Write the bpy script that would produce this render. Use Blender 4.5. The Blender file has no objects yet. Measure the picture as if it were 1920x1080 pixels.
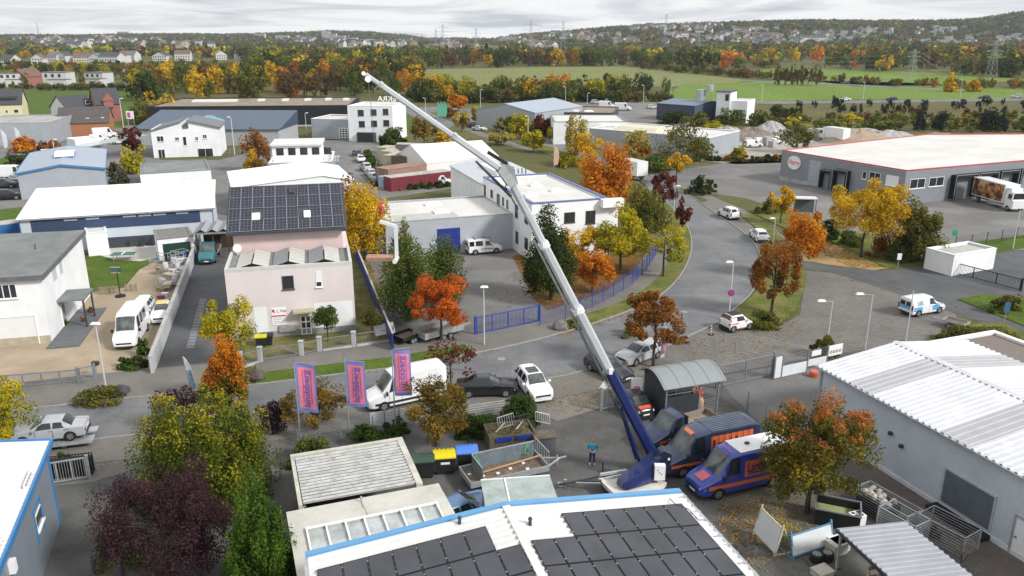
import bpy, bmesh, math, random
import numpy as np
from mathutils import Vector, Matrix
random.seed(7); rng = np.random.default_rng(7)
R = math.radians
SC = bpy.context.scene
COL = SC.collection
# ------------------------------------------------------------------ camera
FPX, CH, PITCH = 1500.0, 26.0, R(17.55)
cam = bpy.data.objects.new('drone_camera', bpy.data.cameras.new('drone_camera')); COL.objects.link(cam)
cam.location = (0, 0, CH); cam.rotation_euler = (R(90) - PITCH, 0, 0)
cam.data.sensor_width = 36; cam.data.lens = 36 * FPX / 1920; cam.data.clip_end = 20000; cam.data.clip_start = .5
SC.camera = cam
# ------------------------------------------------------------------ world: overcast sky
SUN_EL, SUN_AZ = R(36), R(118)     # azimuth clockwise from +Y
w = bpy.data.worlds.new('World'); SC.world = w; w.use_nodes = True
nt = w.node_tree; nt.nodes.clear()
def N(nt, t, **k):
 n = nt.nodes.new(t)
 for a, v in k.items():
  if a.startswith('i_'):
   key = a[2:]; key = int(key) if key.isdigit() else key.replace('_', ' ')
   n.inputs[key].default_value = v
  else: setattr(n, a, v)
 return n
def ramp(nt, stops, interp='LINEAR'):
 r = nt.nodes.new('ShaderNodeValToRGB'); r.color_ramp.interpolation = interp
 e = r.color_ramp.elements
 while len(e) < len(stops): e.new(.5)
 for i, (p, c) in enumerate(stops):
  e[i].position = p; e[i].color = (*c, 1) if len(c) == 3 else c
 return r
L = nt.links.new
out = N(nt, 'ShaderNodeOutputWorld')
sky = N(nt, 'ShaderNodeTexSky'); sky.sky_type = 'NISHITA'; sky.sun_disc = False
sky.sun_elevation = SUN_EL; sky.sun_rotation = SUN_AZ
bg1 = N(nt, 'ShaderNodeBackground', i_Strength=.1); L(sky.outputs[0], bg1.inputs[0])
tc = N(nt, 'ShaderNodeTexCoord'); sep = N(nt, 'ShaderNodeSeparateXYZ'); L(tc.outputs['Generated'], sep.inputs[0])
# project the view direction onto a flat cloud deck: x/(z+.12), y/(z+.12)
zc = N(nt, 'ShaderNodeMath', operation='MAXIMUM', i_1=0.0); L(sep.outputs[2], zc.inputs[0])
za = N(nt, 'ShaderNodeMath', operation='ADD', i_1=.06); L(zc.outputs[0], za.inputs[0])
dx = N(nt, 'ShaderNodeMath', operation='DIVIDE'); L(sep.outputs[0], dx.inputs[0]); L(za.outputs[0], dx.inputs[1])
dy = N(nt, 'ShaderNodeMath', operation='DIVIDE'); L(sep.outputs[1], dy.inputs[0]); L(za.outputs[0], dy.inputs[1])
cmb = N(nt, 'ShaderNodeCombineXYZ'); L(dx.outputs[0], cmb.inputs[0]); L(dy.outputs[0], cmb.inputs[1])
n1 = N(nt, 'ShaderNodeTexNoise', i_Scale=.42, i_Detail=9.0, i_Roughness=.58, i_Distortion=.8); L(cmb.outputs[0], n1.inputs['Vector'])
cr = ramp(nt, [(.36, (.52, .57, .63)), (.45, (.74, .765, .79)), (.53, (.93, .935, .94)), (.62, (1.0, 1.0, .99))])
L(n1.outputs[0], cr.inputs[0])
# overcast luminance: the deck is brighter overhead than at the horizon
mr = N(nt, 'ShaderNodeMapRange', i_1=0.0, i_2=.9, i_3=.80, i_4=.92); L(zc.outputs[0], mr.inputs[0])
bg2 = N(nt, 'ShaderNodeBackground'); L(cr.outputs[0], bg2.inputs[0]); L(mr.outputs[0], bg2.inputs[1])
cov = ramp(nt, [(.28, (.75, .75, .75)), (.42, (1, 1, 1))]); L(n1.outputs[0], cov.inputs[0])
mx = N(nt, 'ShaderNodeMixShader'); L(cov.outputs[0], mx.inputs[0]); L(bg1.outputs[0], mx.inputs[1]); L(bg2.outputs[0], mx.inputs[2])
L(mx.outputs[0], out.inputs[0])
# ------------------------------------------------------------------ sun behind cloud
sd = bpy.data.lights.new('sun', 'SUN'); sd.energy = 3.0; sd.angle = R(10); sd.color = (1, .975, .94)
so = bpy.data.objects.new('sun', sd); COL.objects.link(so)
so.rotation_euler = (R(90) - SUN_EL, 0, math.pi - SUN_AZ)
sdir = Vector((math.sin(SUN_AZ) * math.cos(SUN_EL), math.cos(SUN_AZ) * math.cos(SUN_EL), math.sin(SUN_EL)))
so.rotation_euler = sdir.to_track_quat('Z', 'Y').to_euler()
vs = SC.view_settings; vs.view_transform = 'Standard'; vs.look = 'None'; vs.exposure = .42; vs.gamma = 1
SC.cycles.max_bounces = 5; SC.cycles.diffuse_bounces = 3; SC.cycles.glossy_bounces = 2; SC.cycles.transmission_bounces = 3
SC.cycles.transparent_max_bounces = 6; SC.cycles.volume_bounces = 0
SC.cycles.caustics_reflective = False; SC.cycles.caustics_refractive = False
# ------------------------------------------------------------------ photograph pixel (1920x1080) -> point of the place
CP, SP = math.cos(PITCH), math.sin(PITCH)
def ray(px, py):
 x = (px - 960) / FPX; y = -(py - 540) / FPX
 return np.array((x, CP + y * SP, -SP + y * CP))
def G(px, py, z=0.):
 d = ray(px, py); t = (z - CH) / d[2]; return (d[0] * t, d[1] * t)
def GV(px, py, z=0.): return Vector((*G(px, py, z), z))
def AT(px, py, Y):
 d = ray(px, py); t = Y / d[1]; return Vector((d[0] * t, Y, CH + d[2] * t))
def hgt(px, yt, yb):
 X, Y = G(px, yb); d = ray(px, yt); return CH + d[2] * Y / d[1]
def depth(Y, Z=0.): return Y * CP - (Z - CH) * SP
def wid(pxw, Y, Z=0.): return pxw / FPX * depth(Y, Z)
# ------------------------------------------------------------------ mesh builder
class MB:
 def __init__(s): s.v = []; s.f = []; s.m = []; s.M = None
 def add(s, pts, faces, m=0):
  o = len(s.v)
  if s.M is not None: pts = [s.M @ Vector(p) for p in pts]
  s.v.extend([tuple(p) for p in pts])
  for f in faces: s.f.append([i + o for i in f]); s.m.append(m)
  return s
 def quad(s, a, b, c, d, m=0): return s.add([a, b, c, d], [(0, 1, 2, 3)], m)
 def box(s, x0, x1, y0, y1, z0, z1, m=0):
  return s.add([(x0,y0,z0),(x1,y0,z0),(x1,y1,z0),(x0,y1,z0),(x0,y0,z1),(x1,y0,z1),(x1,y1,z1),(x0,y1,z1)],
     [(0,3,2,1),(4,5,6,7),(0,1,5,4),(1,2,6,5),(2,3,7,6),(3,0,4,7)], m)
 def cbox(s, c, sx, sy, sz, m=0): return s.box(c[0]-sx/2,c[0]+sx/2,c[1]-sy/2,c[1]+sy/2,c[2]-sz/2,c[2]+sz/2,m)
 def prism(s, poly, z0, z1, m=0):
  n = len(poly)
  a = sum(poly[i][0]*poly[(i+1)%n][1]-poly[(i+1)%n][0]*poly[i][1] for i in range(n))
  if a < 0: poly = poly[::-1]
  pts = [(x,y,z0) for x,y in poly] + [(x,y,z1) for x,y in poly]
  fs = [tuple(range(n-1,-1,-1)), tuple(range(n,2*n))] + [(i,(i+1)%n,n+(i+1)%n,n+i) for i in range(n)]
  return s.add(pts, fs, m)
 def extr(s, prof, x0, x1, m=0):
  """profile in (y,z) extruded along x"""
  n = len(prof)
  pts = [(x0,y,z) for y,z in prof] + [(x1,y,z) for y,z in prof]
  a = sum(prof[i][0]*prof[(i+1)%n][1]-prof[(i+1)%n][0]*prof[i][1] for i in range(n))
  fs = [tuple(range(n-1,-1,-1)), tuple(range(n,2*n))] + [(i,(i+1)%n,n+(i+1)%n,n+i) for i in range(n)]
  if a < 0: fs = [tuple(reversed(f)) for f in fs]
  return s.add(pts, fs, m)
 def tube(s, pts, rs, n=6, m=0, cap=True):
  pts = [Vector(p) for p in pts]
  if not hasattr(rs, '__len__'): rs = [rs]*len(pts)
  V = []; k = len(pts)
  for i, p in enumerate(pts):
   d = (pts[min(i+1,k-1)] - pts[max(i-1,0)])
   d = d.normalized() if d.length > 1e-9 else Vector((0,0,1))
   a = d.cross(Vector((0,0,1)) if abs(d.z) < .9 else Vector((1,0,0))).normalized(); b = d.cross(a)
   for j in range(n):
    t = 2*math.pi*(j+.5)/n
    V.append(p + (a*math.cos(t) + b*math.sin(t))*rs[i])
  F = []
  for i in range(k-1):
   for j in range(n):
    F.append((i*n+j, (i+1)*n+j, (i+1)*n+(j+1)%n, i*n+(j+1)%n))
  if cap: F.append(tuple(range(n))); F.append(tuple(range((k-1)*n+n-1, (k-1)*n-1, -1)))
  return s.add(V, F, m)
 def bar(s, a, b, w, h=None, m=0):
  """square bar from a to b, w wide (horizontal), h high"""
  h = h or w; a = Vector(a); b = Vector(b); d = (b-a).normalized()
  up = Vector((0,0,1)) if abs(d.z) < .95 else Vector((0,1,0))
  x = d.cross(up).normalized()*w/2; y = x.normalized().cross(d).normalized()*h/2
  P = [a-x-y,a+x-y,a+x+y,a-x+y,b-x-y,b+x-y,b+x+y,b-x+y]
  return s.add(P, [(3,2,1,0),(4,5,6,7),(0,1,5,4),(1,2,6,5),(2,3,7,6),(3,0,4,7)], m)
 def build(s, name, mats, parent=None, smooth=False, loc=None):
  me = bpy.data.meshes.new(name); me.from_pydata(s.v, [], s.f)
  if not isinstance(mats, (list, tuple)): mats = [mats]
  for a in mats: me.materials.append(a)
  if len(mats) > 1: me.polygons.foreach_set('material_index', s.m)
  if smooth is True: me.polygons.foreach_set('use_smooth', [True]*len(s.f))
  me.update()
  if smooth == 'auto': me.shade_smooth() if hasattr(me,'shade_smooth') else None; 
  if smooth == 'auto': me.set_sharp_from_angle(angle=R(38))
  o = bpy.data.objects.new(name, me); COL.objects.link(o)
  if parent: o.parent = parent
  if loc is not None: o.location = loc
  return o
def npmesh(name, V, F4, mats, parent=None, midx=None):
 """fast mesh from numpy: V (n,3), F (m,k) all faces with k corners"""
 me = bpy.data.meshes.new(name); n = len(V); m, k = F4.shape
 me.vertices.add(n); me.vertices.foreach_set('co', np.ascontiguousarray(V, dtype=np.float32).ravel())
 me.loops.add(m*k); me.loops.foreach_set('vertex_index', np.ascontiguousarray(F4, dtype=np.int32).ravel())
 me.polygons.add(m); me.polygons.foreach_set('loop_start', np.arange(0, m*k, k, dtype=np.int32))
 for a in (mats if isinstance(mats,(list,tuple)) else [mats]): me.materials.append(a)
 if midx is not None: me.polygons.foreach_set('material_index', np.asarray(midx, dtype=np.int32))
 me.update(calc_edges=True)
 o = bpy.data.objects.new(name, me); COL.objects.link(o)
 if parent: o.parent = parent
 return o
def tag(o, label=None, cat=None, group=None, kind=None):
 if label: o['label'] = label
 if cat: o['category'] = cat
 if group: o['group'] = group
 if kind: o['kind'] = kind
 return o
def thing(name, label, cat, loc=(0,0,0), rz=0., group=None):
 o = bpy.data.objects.new(name, None); COL.objects.link(o); o.empty_display_size = .3
 o.location = loc; o.rotation_euler = (0,0,rz)
 return tag(o, label, cat, group)
def dup(root, loc, rz=0., label=None, group=None, scale=None):
 r = root.copy(); COL.objects.link(r); r.location = loc; r.rotation_euler = (0,0,rz)
 if scale: r.scale = scale
 if label: r['label'] = label
 if group: r['group'] = group
 for ch in root.children:
  c = ch.copy(); COL.objects.link(c); c.parent = r
  for g in ch.children:
   d = g.copy(); COL.objects.link(d); d.parent = c
 return r
# ------------------------------------------------------------------ materials
_MC = {}
def mat(name, col, rough=.7, metal=0., var=.12, scale=1.5, bump=0., bscale=20., spec=.4, dirt=None, dscale=.3, coat=0., crack=0.):
 """plain procedural surface: base colour with two octaves of tone variation, optional dirt colour patches and bump"""
 if name in _MC: return _MC[name]
 m = bpy.data.materials.new(name); m.use_nodes = True; nt = m.node_tree; b = nt.nodes['Principled BSDF']
 b.inputs['Roughness'].default_value = rough; b.inputs['Metallic'].default_value = metal; b.inputs['Specular IOR Level'].default_value = spec
 b.inputs['Coat Weight'].default_value = coat
 L = nt.links.new
 tc = N(nt, 'ShaderNodeTexCoord')
 if var > 0:
  n = N(nt, 'ShaderNodeTexNoise', i_Scale=scale, i_Detail=6.0, i_Roughness=.65); L(tc.outputs['Object'], n.inputs['Vector'])
  lo = tuple(max(0, c*(1-var*1.6)) for c in col); hi = tuple(min(1, c*(1+var)) for c in col)
  r = ramp(nt, [(.3, lo), (.7, hi)]); L(n.outputs[0], r.inputs[0]); src = r.outputs[0]
  if dirt:
   n2 = N(nt, 'ShaderNodeTexNoise', i_Scale=dscale, i_Detail=9.0, i_Roughness=.7); L(tc.outputs['Object'], n2.inputs['Vector'])
   f = ramp(nt, [(.48, (0,0,0)), (.68, (1,1,1))]); L(n2.outputs[0], f.inputs[0])
   mm = N(nt, 'ShaderNodeMix', data_type='RGBA'); L(f.outputs[0], mm.inputs[0]); L(src, mm.inputs[6]); mm.inputs[7].default_value = (*dirt, 1)
   src = mm.outputs[2]
  if crack:
   nz = N(nt, 'ShaderNodeTexNoise', i_Scale=.8, i_Detail=4.0); L(tc.outputs['Object'], nz.inputs['Vector'])
   ad = N(nt, 'ShaderNodeMix', data_type='RGBA', blend_type='LINEAR_LIGHT'); ad.inputs[0].default_value = .35; L(tc.outputs['Object'], ad.inputs[6]); L(nz.outputs['Color'], ad.inputs[7])
   vo = N(nt, 'ShaderNodeTexVoronoi', feature='DISTANCE_TO_EDGE', i_Scale=crack); L(ad.outputs[2], vo.inputs['Vector'])
   cr = ramp(nt, [(.002, (.72,.72,.72)), (.007, (1,1,1))]); L(vo.outputs['Distance'], cr.inputs[0])
   br = N(nt, 'ShaderNodeTexBrick', i_Scale=.09, i_Mortar_Size=.0, i_Brick_Width=.9, i_Row_Height=.4); br.inputs['Color1'].default_value = (.86,.86,.86,1); br.inputs['Color2'].default_value = (1.08,1.08,1.07,1); L(ad.outputs[2], br.inputs['Vector'])
   sp = N(nt, 'ShaderNodeTexNoise', i_Scale=9., i_Detail=5.0, i_Roughness=.8); L(tc.outputs['Object'], sp.inputs['Vector']); sr = ramp(nt, [(.35,(.78,.78,.78)),(.65,(1.2,1.2,1.19))]); L(sp.outputs[0], sr.inputs[0])
   for q in (cr.outputs[0], br.outputs[0], sr.outputs[0]):
    m2 = N(nt, 'ShaderNodeMix', data_type='RGBA', blend_type='MULTIPLY'); m2.inputs[0].default_value = 1; L(src, m2.inputs[6]); L(q, m2.inputs[7]); src = m2.outputs[2]
  L(src, b.inputs['Base Color'])
 else: b.inputs['Base Color'].default_value = (*col, 1)
 if bump > 0:
  n3 = N(nt, 'ShaderNodeTexNoise', i_Scale=bscale, i_Detail=4.0); L(tc.outputs['Object'], n3.inputs['Vector'])
  bp = N(nt, 'ShaderNodeBump', i_Strength=bump, i_Distance=.02); L(n3.outputs[0], bp.inputs['Height']); L(bp.outputs[0], b.inputs['Normal'])
 _MC[name] = m; return m
def paint(name, col, rough=.28): return mat(name, col, rough, var=.04, scale=.8, coat=.35, spec=.5)
def pavemat(name, c1, c2, mortar, sx, bw=.5, bh=.25, rot=0.):
 if name in _MC: return _MC[name]
 m = bpy.data.materials.new(name); m.use_nodes = True; nt = m.node_tree; b = nt.nodes['Principled BSDF']; L = nt.links.new
 b.inputs['Roughness'].default_value = .85
 tc = N(nt, 'ShaderNodeTexCoord'); mp = N(nt, 'ShaderNodeMapping'); mp.inputs['Rotation'].default_value = (0,0,rot); L(tc.outputs['Object'], mp.inputs[0])
 br = N(nt, 'ShaderNodeTexBrick', i_Scale=sx, i_Mortar_Size=.035, i_Brick_Width=bw, i_Row_Height=bh, i_Bias=-.1)
 br.inputs['Color1'].default_value = (*c1,1); br.inputs['Color2'].default_value = (*c2,1); br.inputs['Mortar'].default_value = (*mortar,1)
 L(mp.outputs[0], br.inputs['Vector'])
 n = N(nt, 'ShaderNodeTexNoise', i_Scale=.22, i_Detail=8.0, i_Roughness=.7); L(tc.outputs['Object'], n.inputs['Vector'])
 r = ramp(nt, [(.3,(.72,.72,.70)),(.7,(1.15,1.13,1.08))]); L(n.outputs[0], r.inputs[0])
 mm = N(nt, 'ShaderNodeMix', data_type='RGBA', blend_type='MULTIPLY'); mm.inputs[0].default_value = 1
 L(br.outputs[0], mm.inputs[6]); L(r.outputs[0], mm.inputs[7]); L(mm.outputs[2], b.inputs['Base Color'])
 _MC[name] = m; return m
def grassmat(name, stops, scale=.15, fine=6., streak=None):
 if name in _MC: return _MC[name]
 m = bpy.data.materials.new(name); m.use_nodes = True; nt = m.node_tree; b = nt.nodes['Principled BSDF']; L = nt.links.new
 b.inputs['Roughness'].default_value = .95; b.inputs['Specular IOR Level'].default_value = .1
 tc = N(nt, 'ShaderNodeTexCoord'); mp = N(nt, 'ShaderNodeMapping'); L(tc.outputs['Object'], mp.inputs[0])
 if streak: mp.inputs['Scale'].default_value = streak
 n = N(nt, 'ShaderNodeTexNoise', i_Scale=scale, i_Detail=10.0, i_Roughness=.68); L(mp.outputs[0], n.inputs['Vector'])
 r = ramp(nt, stops); L(n.outputs[0], r.inputs[0])
 n2 = N(nt, 'ShaderNodeTexNoise', i_Scale=fine, i_Detail=3.0); L(tc.outputs['Object'], n2.inputs['Vector'])
 r2 = ramp(nt, [(.3,(.7,.7,.7)),(.7,(1.25,1.25,1.2))]); L(n2.outputs[0], r2.inputs[0])
 mm = N(nt, 'ShaderNodeMix', data_type='RGBA', blend_type='MULTIPLY'); mm.inputs[0].default_value = 1
 L(r.outputs[0], mm.inputs[6]); L(r2.outputs[0], mm.inputs[7]); L(mm.outputs[2], b.inputs['Base Color'])
 _MC[name] = m; return m
def leafmat(name, cols, weights=None, patch=.5, objcol=False, transl=.36):
 """leaf colours: picked per leaf (random per island) around a patchy noise, so whole boughs differ"""
 if name in _MC: return _MC[name]
 m = bpy.data.materials.new(name); m.use_nodes = True; nt = m.node_tree; L = nt.links.new
 b = nt.nodes['Principled BSDF']; b.inputs['Roughness'].default_value = .75; b.inputs['Specular IOR Level'].default_value = .15
 geo = N(nt, 'ShaderNodeNewGeometry'); tc = N(nt, 'ShaderNodeTexCoord')
 n = N(nt, 'ShaderNodeTexNoise', i_Scale=patch, i_Detail=3.0); 
 L(tc.outputs['Object'], n.inputs['Vector'])
 oi = N(nt, 'ShaderNodeObjectInfo')
 a = N(nt, 'ShaderNodeMath', operation='MULTIPLY', i_1=.42); L(geo.outputs['Random Per Island'], a.inputs[0])
 c = N(nt, 'ShaderNodeMapRange', i_1=.33, i_2=.67, i_3=0., i_4=.58); L(n.outputs[0], c.inputs[0])
 d = N(nt, 'ShaderNodeMath', operation='ADD'); L(a.outputs[0], d.inputs[0]); L(c.outputs[0], d.inputs[1])
 k = len(cols); r = ramp(nt, [(i/max(1,k-1)*.86+.07, cc) for i, cc in enumerate(cols)]); L(d.outputs[0], r.inputs[0])
 src = r.outputs[0]
 if objcol:
  mm = N(nt, 'ShaderNodeMix', data_type='RGBA', blend_type='MULTIPLY'); mm.inputs[0].default_value = 1
  L(src, mm.inputs[6]); L(oi.outputs['Color'], mm.inputs[7]); src = mm.outputs[2]
 L(src, b.inputs['Base Color'])
 tr = N(nt, 'ShaderNodeBsdfTranslucent'); L(src, tr.inputs[0])
 ms = N(nt, 'ShaderNodeMixShader', i_0=transl); L(b.outputs[0], ms.inputs[1]); L(tr.outputs[0], ms.inputs[2])
 L(ms.outputs[0], nt.nodes['Material Output'].inputs[0])
 _MC[name] = m; return m
def glassmat(name='window_glass', col=(.03,.035,.04), rough=.06):
 return mat(name, col, rough, var=.3, scale=.7, spec=.6)
def pvmat():
 if 'solar_cells' in _MC: return _MC['solar_cells']
 return mat('solar_cells', (.016,.018,.032), .22, var=.35, scale=.35, spec=.6)
M_WHITE = mat('white_render', (.77,.785,.80), .8, var=.05, scale=.6, dirt=(.68,.69,.70), dscale=.25)
M_TRIMW = mat('white_frame', (.8,.8,.8), .45, var=0)
M_GLASS = glassmat()
M_ALU = mat('galvanised_steel', (.48,.50,.52), .42, .55, var=.15, scale=3)
M_DARK = mat('dark_grey_metal', (.045,.05,.055), .5, var=.15)
M_BLACK = mat('black_rubber', (.012,.012,.013), .8, var=.2)
M_BARK = mat('bark', (.075,.06,.048), .95, var=.35, scale=6, bump=.5)
M_CONC = mat('concrete', (.42,.41,.39), .9, var=.12, scale=2, dirt=(.26,.25,.22), dscale=.6)
M_GREYR = mat('roofing_felt', (.19,.20,.20), .95, var=.14, scale=.5, dirt=(.25,.26,.25), dscale=.2)
M_PVF = mat('panel_frame', (.55,.57,.6), .4, .6, var=0)
def text_mesh(name, s, size, m, parent=None, loc=(0,0,0), rot=(0,0,0), depth_=.01, align='CENTER', sx=1., bold=0.):
 cu = bpy.data.curves.new(name, 'FONT'); cu.body = s; cu.size = size; cu.align_x = align; cu.align_y = 'CENTER'; cu.extrude = depth_; cu.resolution_u = 2
 cu.offset = bold
 t = bpy.data.objects.new(name, cu); COL.objects.link(t)
 bpy.context.view_layer.update()
 me = bpy.data.meshes.new_from_object(t.evaluated_get(bpy.context.evaluated_depsgraph_get()))
 bpy.data.objects.remove(t); bpy.data.curves.remove(cu)
 me.materials.clear(); me.materials.append(m); me.name = name
 o = bpy.data.objects.new(name, me); COL.objects.link(o); o.location = loc; o.rotation_euler = rot; o.scale = (sx,1,1)
 if parent: o.parent = parent
 return o
# ================================================================== SETTING
M_ASPH = mat('road_asphalt', (.150,.153,.160), .9, var=.10, scale=.5, dirt=(.20,.20,.203), dscale=.16, bump=.1, bscale=30, crack=.3)
M_YARD = mat('yard_asphalt', (.095,.093,.090), .92, var=.2, scale=.45, dirt=(.14,.134,.126), dscale=.14, bump=.15, bscale=24, crack=.45)
M_DRIVE = mat('drive_asphalt', (.085,.088,.095), .92, var=.14, scale=.4, dirt=(.11,.11,.115), dscale=.12, crack=.35)
M_LOT = mat('lot_asphalt', (.165,.160,.155), .92, var=.15, scale=.12, dirt=(.21,.20,.19), dscale=.05, crack=.25)
M_PAVE = pavemat('pavement_slabs', (.21,.20,.185), (.17,.16,.15), (.10,.095,.085), 2.5)
M_BAY = pavemat('parking_pavers', (.205,.195,.185), (.15,.142,.135), (.085,.08,.072), 1.1, .5, .25, .5)
M_REDP = pavemat('red_brown_pavers', (.16,.125,.11), (.12,.095,.085), (.06,.055,.05), 2.2, .5, .25, .3)
M_GRID = pavemat('grid_pavers', (.15,.14,.125), (.12,.115,.10), (.045,.05,.025), 2.6, .5, .5, .3)
M_SAND = mat('sandy_gravel', (.36,.285,.20), .95, var=.12, scale=.5, dirt=(.27,.215,.155), dscale=.16, bump=.2, bscale=14)
M_LAWN = grassmat('lawn_grass', [(.3,(.045,.075,.012)),(.5,(.075,.115,.02)),(.7,(.11,.15,.03))], .4)
M_VERGE = grassmat('verge_grass', [(.28,(.06,.085,.018)),(.45,(.10,.125,.03)),(.6,(.17,.15,.055)),(.75,(.22,.17,.075))], .45)
M_ROUGH = grassmat('rough_ground', [(.28,(.07,.065,.03)),(.48,(.12,.10,.05)),(.62,(.11,.125,.04)),(.75,(.19,.155,.08))], .05, 1.5)
M_FIELD = grassmat('bright_field_grass', [(.3,(.11,.17,.032)),(.55,(.14,.205,.042)),(.75,(.185,.24,.06))], .02, .6, (1,.25,1))
M_FALLOW = grassmat('pale_field_grass', [(.3,(.135,.165,.055)),(.5,(.175,.19,.075)),(.72,(.215,.20,.10))], .012, .4, (.3,1.6,1))
M_KERB = mat('kerb_stone', (.27,.265,.255), .9, var=.15, scale=3)
M_BASE = grassmat('base_ground', [(.3,(.075,.08,.03)),(.5,(.10,.10,.04)),(.72,(.15,.13,.06))], .03, 1.2)
def sheet(name, px, z, m, world=False, kind='structure'):
 pts = px if world else [G(*p) for p in px]
 n = len(pts); a = sum(pts[i][0]*pts[(i+1)%n][1]-pts[(i+1)%n][0]*pts[i][1] for i in range(n))
 if a < 0: pts = pts[::-1]
 b = MB(); b.add([(x,y,z) for x,y in pts], [tuple(range(n))])
 o = b.build(name, m); o['kind'] = kind; return o
def slab(name, px, m, z0=-.2, z1=.10, world=False):
 pts = px if world else [G(*p) for p in px]
 b = MB(); b.prism(pts, z0, z1); o = b.build(name, m); o['kind'] = 'structure'; return o
def smooth_px(pts, k=4):
 """Catmull-Rom through pixel points (after projection)"""
 P = [np.array(G(*p)) for p in pts]; out = []
 for i in range(len(P)-1):
  p0 = P[max(i-1,0)]; p1 = P[i]; p2 = P[i+1]; p3 = P[min(i+2,len(P)-1)]
  for j in range(k):
   t = j/k
   out.append(tuple(.5*((2*p1)+(-p0+p2)*t+(2*p0-5*p1+4*p2-p3)*t*t+(-p0+3*p1-3*p2+p3)*t**3)))
 out.append(tuple(P[-1])); return out
# --- one ground sheet to the hills
def ground():
 xs = np.concatenate([np.linspace(-3350,-400,12), np.linspace(-300,300,13), np.linspace(400,3350,12)])
 ys = np.concatenate([np.linspace(-120,400,14), np.linspace(500,4650,20)])
 V = [(x,y,0) for y in ys for x in xs]; W = len(xs)
 F_ = [(j*W+i, j*W+i+1, (j+1)*W+i+1, (j+1)*W+i) for j in range(len(ys)-1) for i in range(W-1)]
 b = MB(); b.add(V, F_); o = b.build('ground', M_BASE); o['kind'] = 'structure'
ground()
# --- road: far (inner) and near (outer) edges, in order from the left
far_edge = smooth_px([(-420,822),(-150,795),(0,775),(130,759),(315,740),(480,722),(640,702),(760,687),(930,655),(1050,626),(1168,588),(1235,556),(1272,522),(1292,486),(1297,455),(1290,428),(1268,398),(1225,360),(1160,325),(1080,292),(990,262),(900,234),(845,214),(815,203)])
near_edge = smooth_px([(-420,925),(-150,885),(0,852),(160,828),(250,817),(400,800),(560,778),(700,758),(830,738),(1020,712),(1092,697),(1180,670),(1247,650),(1300,627),(1350,602),(1385,573),(1412,545),(1424,510),(1422,470),(1395,438),(1345,403),(1290,366),(1200,322),(1100,286),(1005,256),(930,232),(885,214),(862,203)])
sheet('road', far_edge + near_edge[::-1], .012, M_ASPH, world=True)
def kerbline(name, pts, m=M_KERB, w_=.14, h=.11, gap=None):
 b = MB()
 for p, q in zip(pts[:-1], pts[1:]):
  b.bar((*p, h/2-.05), (*q, h/2-.05), w_, h+.1)
 o = b.build(name, m); o['kind'] = 'structure'
kerbline('kerb', far_edge[8:92]); kerbline('kerb', near_edge[8:110])
# manhole covers on the road
M_IRON = mat('worn_iron', (.30,.30,.30), .6, .3)
for p in ((940,673),(1283,585)):
 b = MB(); c = GV(*p); b.tube([(c.x,c.y,.004),(c.x,c.y,.022)], .36, 14); tag(b.build('manhole_cover', M_IRON), 'pale round manhole cover in the grey road ' + ('before the orange tree' if p[0]>1000 else 'above the black saloon'), 'manhole cover')
sheet('road_patch', [(1380,448),(1412,456),(1404,466),(1372,456)], .017, M_YARD) if 0 else None
def band(edge, i0, i1, off, name, m, z1):
 """strip along an edge, off metres to its left (positive) or right"""
 a = edge[i0:i1]; o = []
 for i, p in enumerate(a):
  q0 = np.array(a[max(i-1,0)]); q1 = np.array(a[min(i+1,len(a)-1)]); d = (q1-q0)/max(1e-6,np.linalg.norm(q1-q0))
  o.append((p[0]-d[1]*off, p[1]+d[0]*off))
 return o
def strip(name, A, B, m, z0=-.2, z1=.1):
 b = MB(); n = len(A)
 b.add([(x,y,z1) for x,y in A]+[(x,y,z1) for x,y in B]+[(x,y,z0) for x,y in A]+[(x,y,z0) for x,y in B],
  [(i,i+1,n+i+1,n+i) for i in range(n-1)] + [(2*n+i,2*n+i+1,i+1,i) for i in range(n-1)] + [(n+i,n+i+1,3*n+i+1,3*n+i) for i in range(n-1)] + [(0,n,3*n,2*n),(n-1,2*n+n-1,3*n+n-1,2*n-1)])
 bm = bmesh.new(); o = b.build(name, m); bm.from_mesh(o.data); bmesh.ops.recalc_face_normals(bm, faces=bm.faces); bm.to_mesh(o.data); bm.free()
 o['kind'] = 'structure'; return o
# --- far side of the road: pavements and verges
fe = far_edge
o1 = band(fe,0,len(fe),.08,'','',0); o2 = band(fe,0,len(fe),2.2,'','',0); o3 = band(fe,0,len(fe),4.0,'','',0); o3b = band(fe,0,len(fe),5.4,'','',0)
strip('pavement', o1[0:20], o3b[0:20], M_PAVE)                # by the white house
strip('grass_verge', o1[20:32], o2[20:32], M_LAWN, z1=.12); strip('pavement', o2[20:32], o3b[20:32], M_PAVE)
strip('pavement', o1[31:38], o3b[31:38], M_PAVE)              # drive in front of the blue gate
strip('grass_verge', o1[37:60], o2[37:60], M_VERGE, z1=.12); strip('pavement', o2[37:60], o3b[37:60], M_PAVE)
strip('grass_verge', o1[59:90], o3b[59:90], M_VERGE, z1=.12)
# --- near side: paved strip where the cars stand
ne = near_edge
p0 = band(ne,0,len(ne),-.08,'','',0); p1 = band(ne,0,len(ne),-3.4,'','',0); p2_ = band(ne,0,len(ne),-4.6,'','',0)
strip('pavement', p0[4:44], p1[4:44], M_PAVE, z1=.06)
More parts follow.
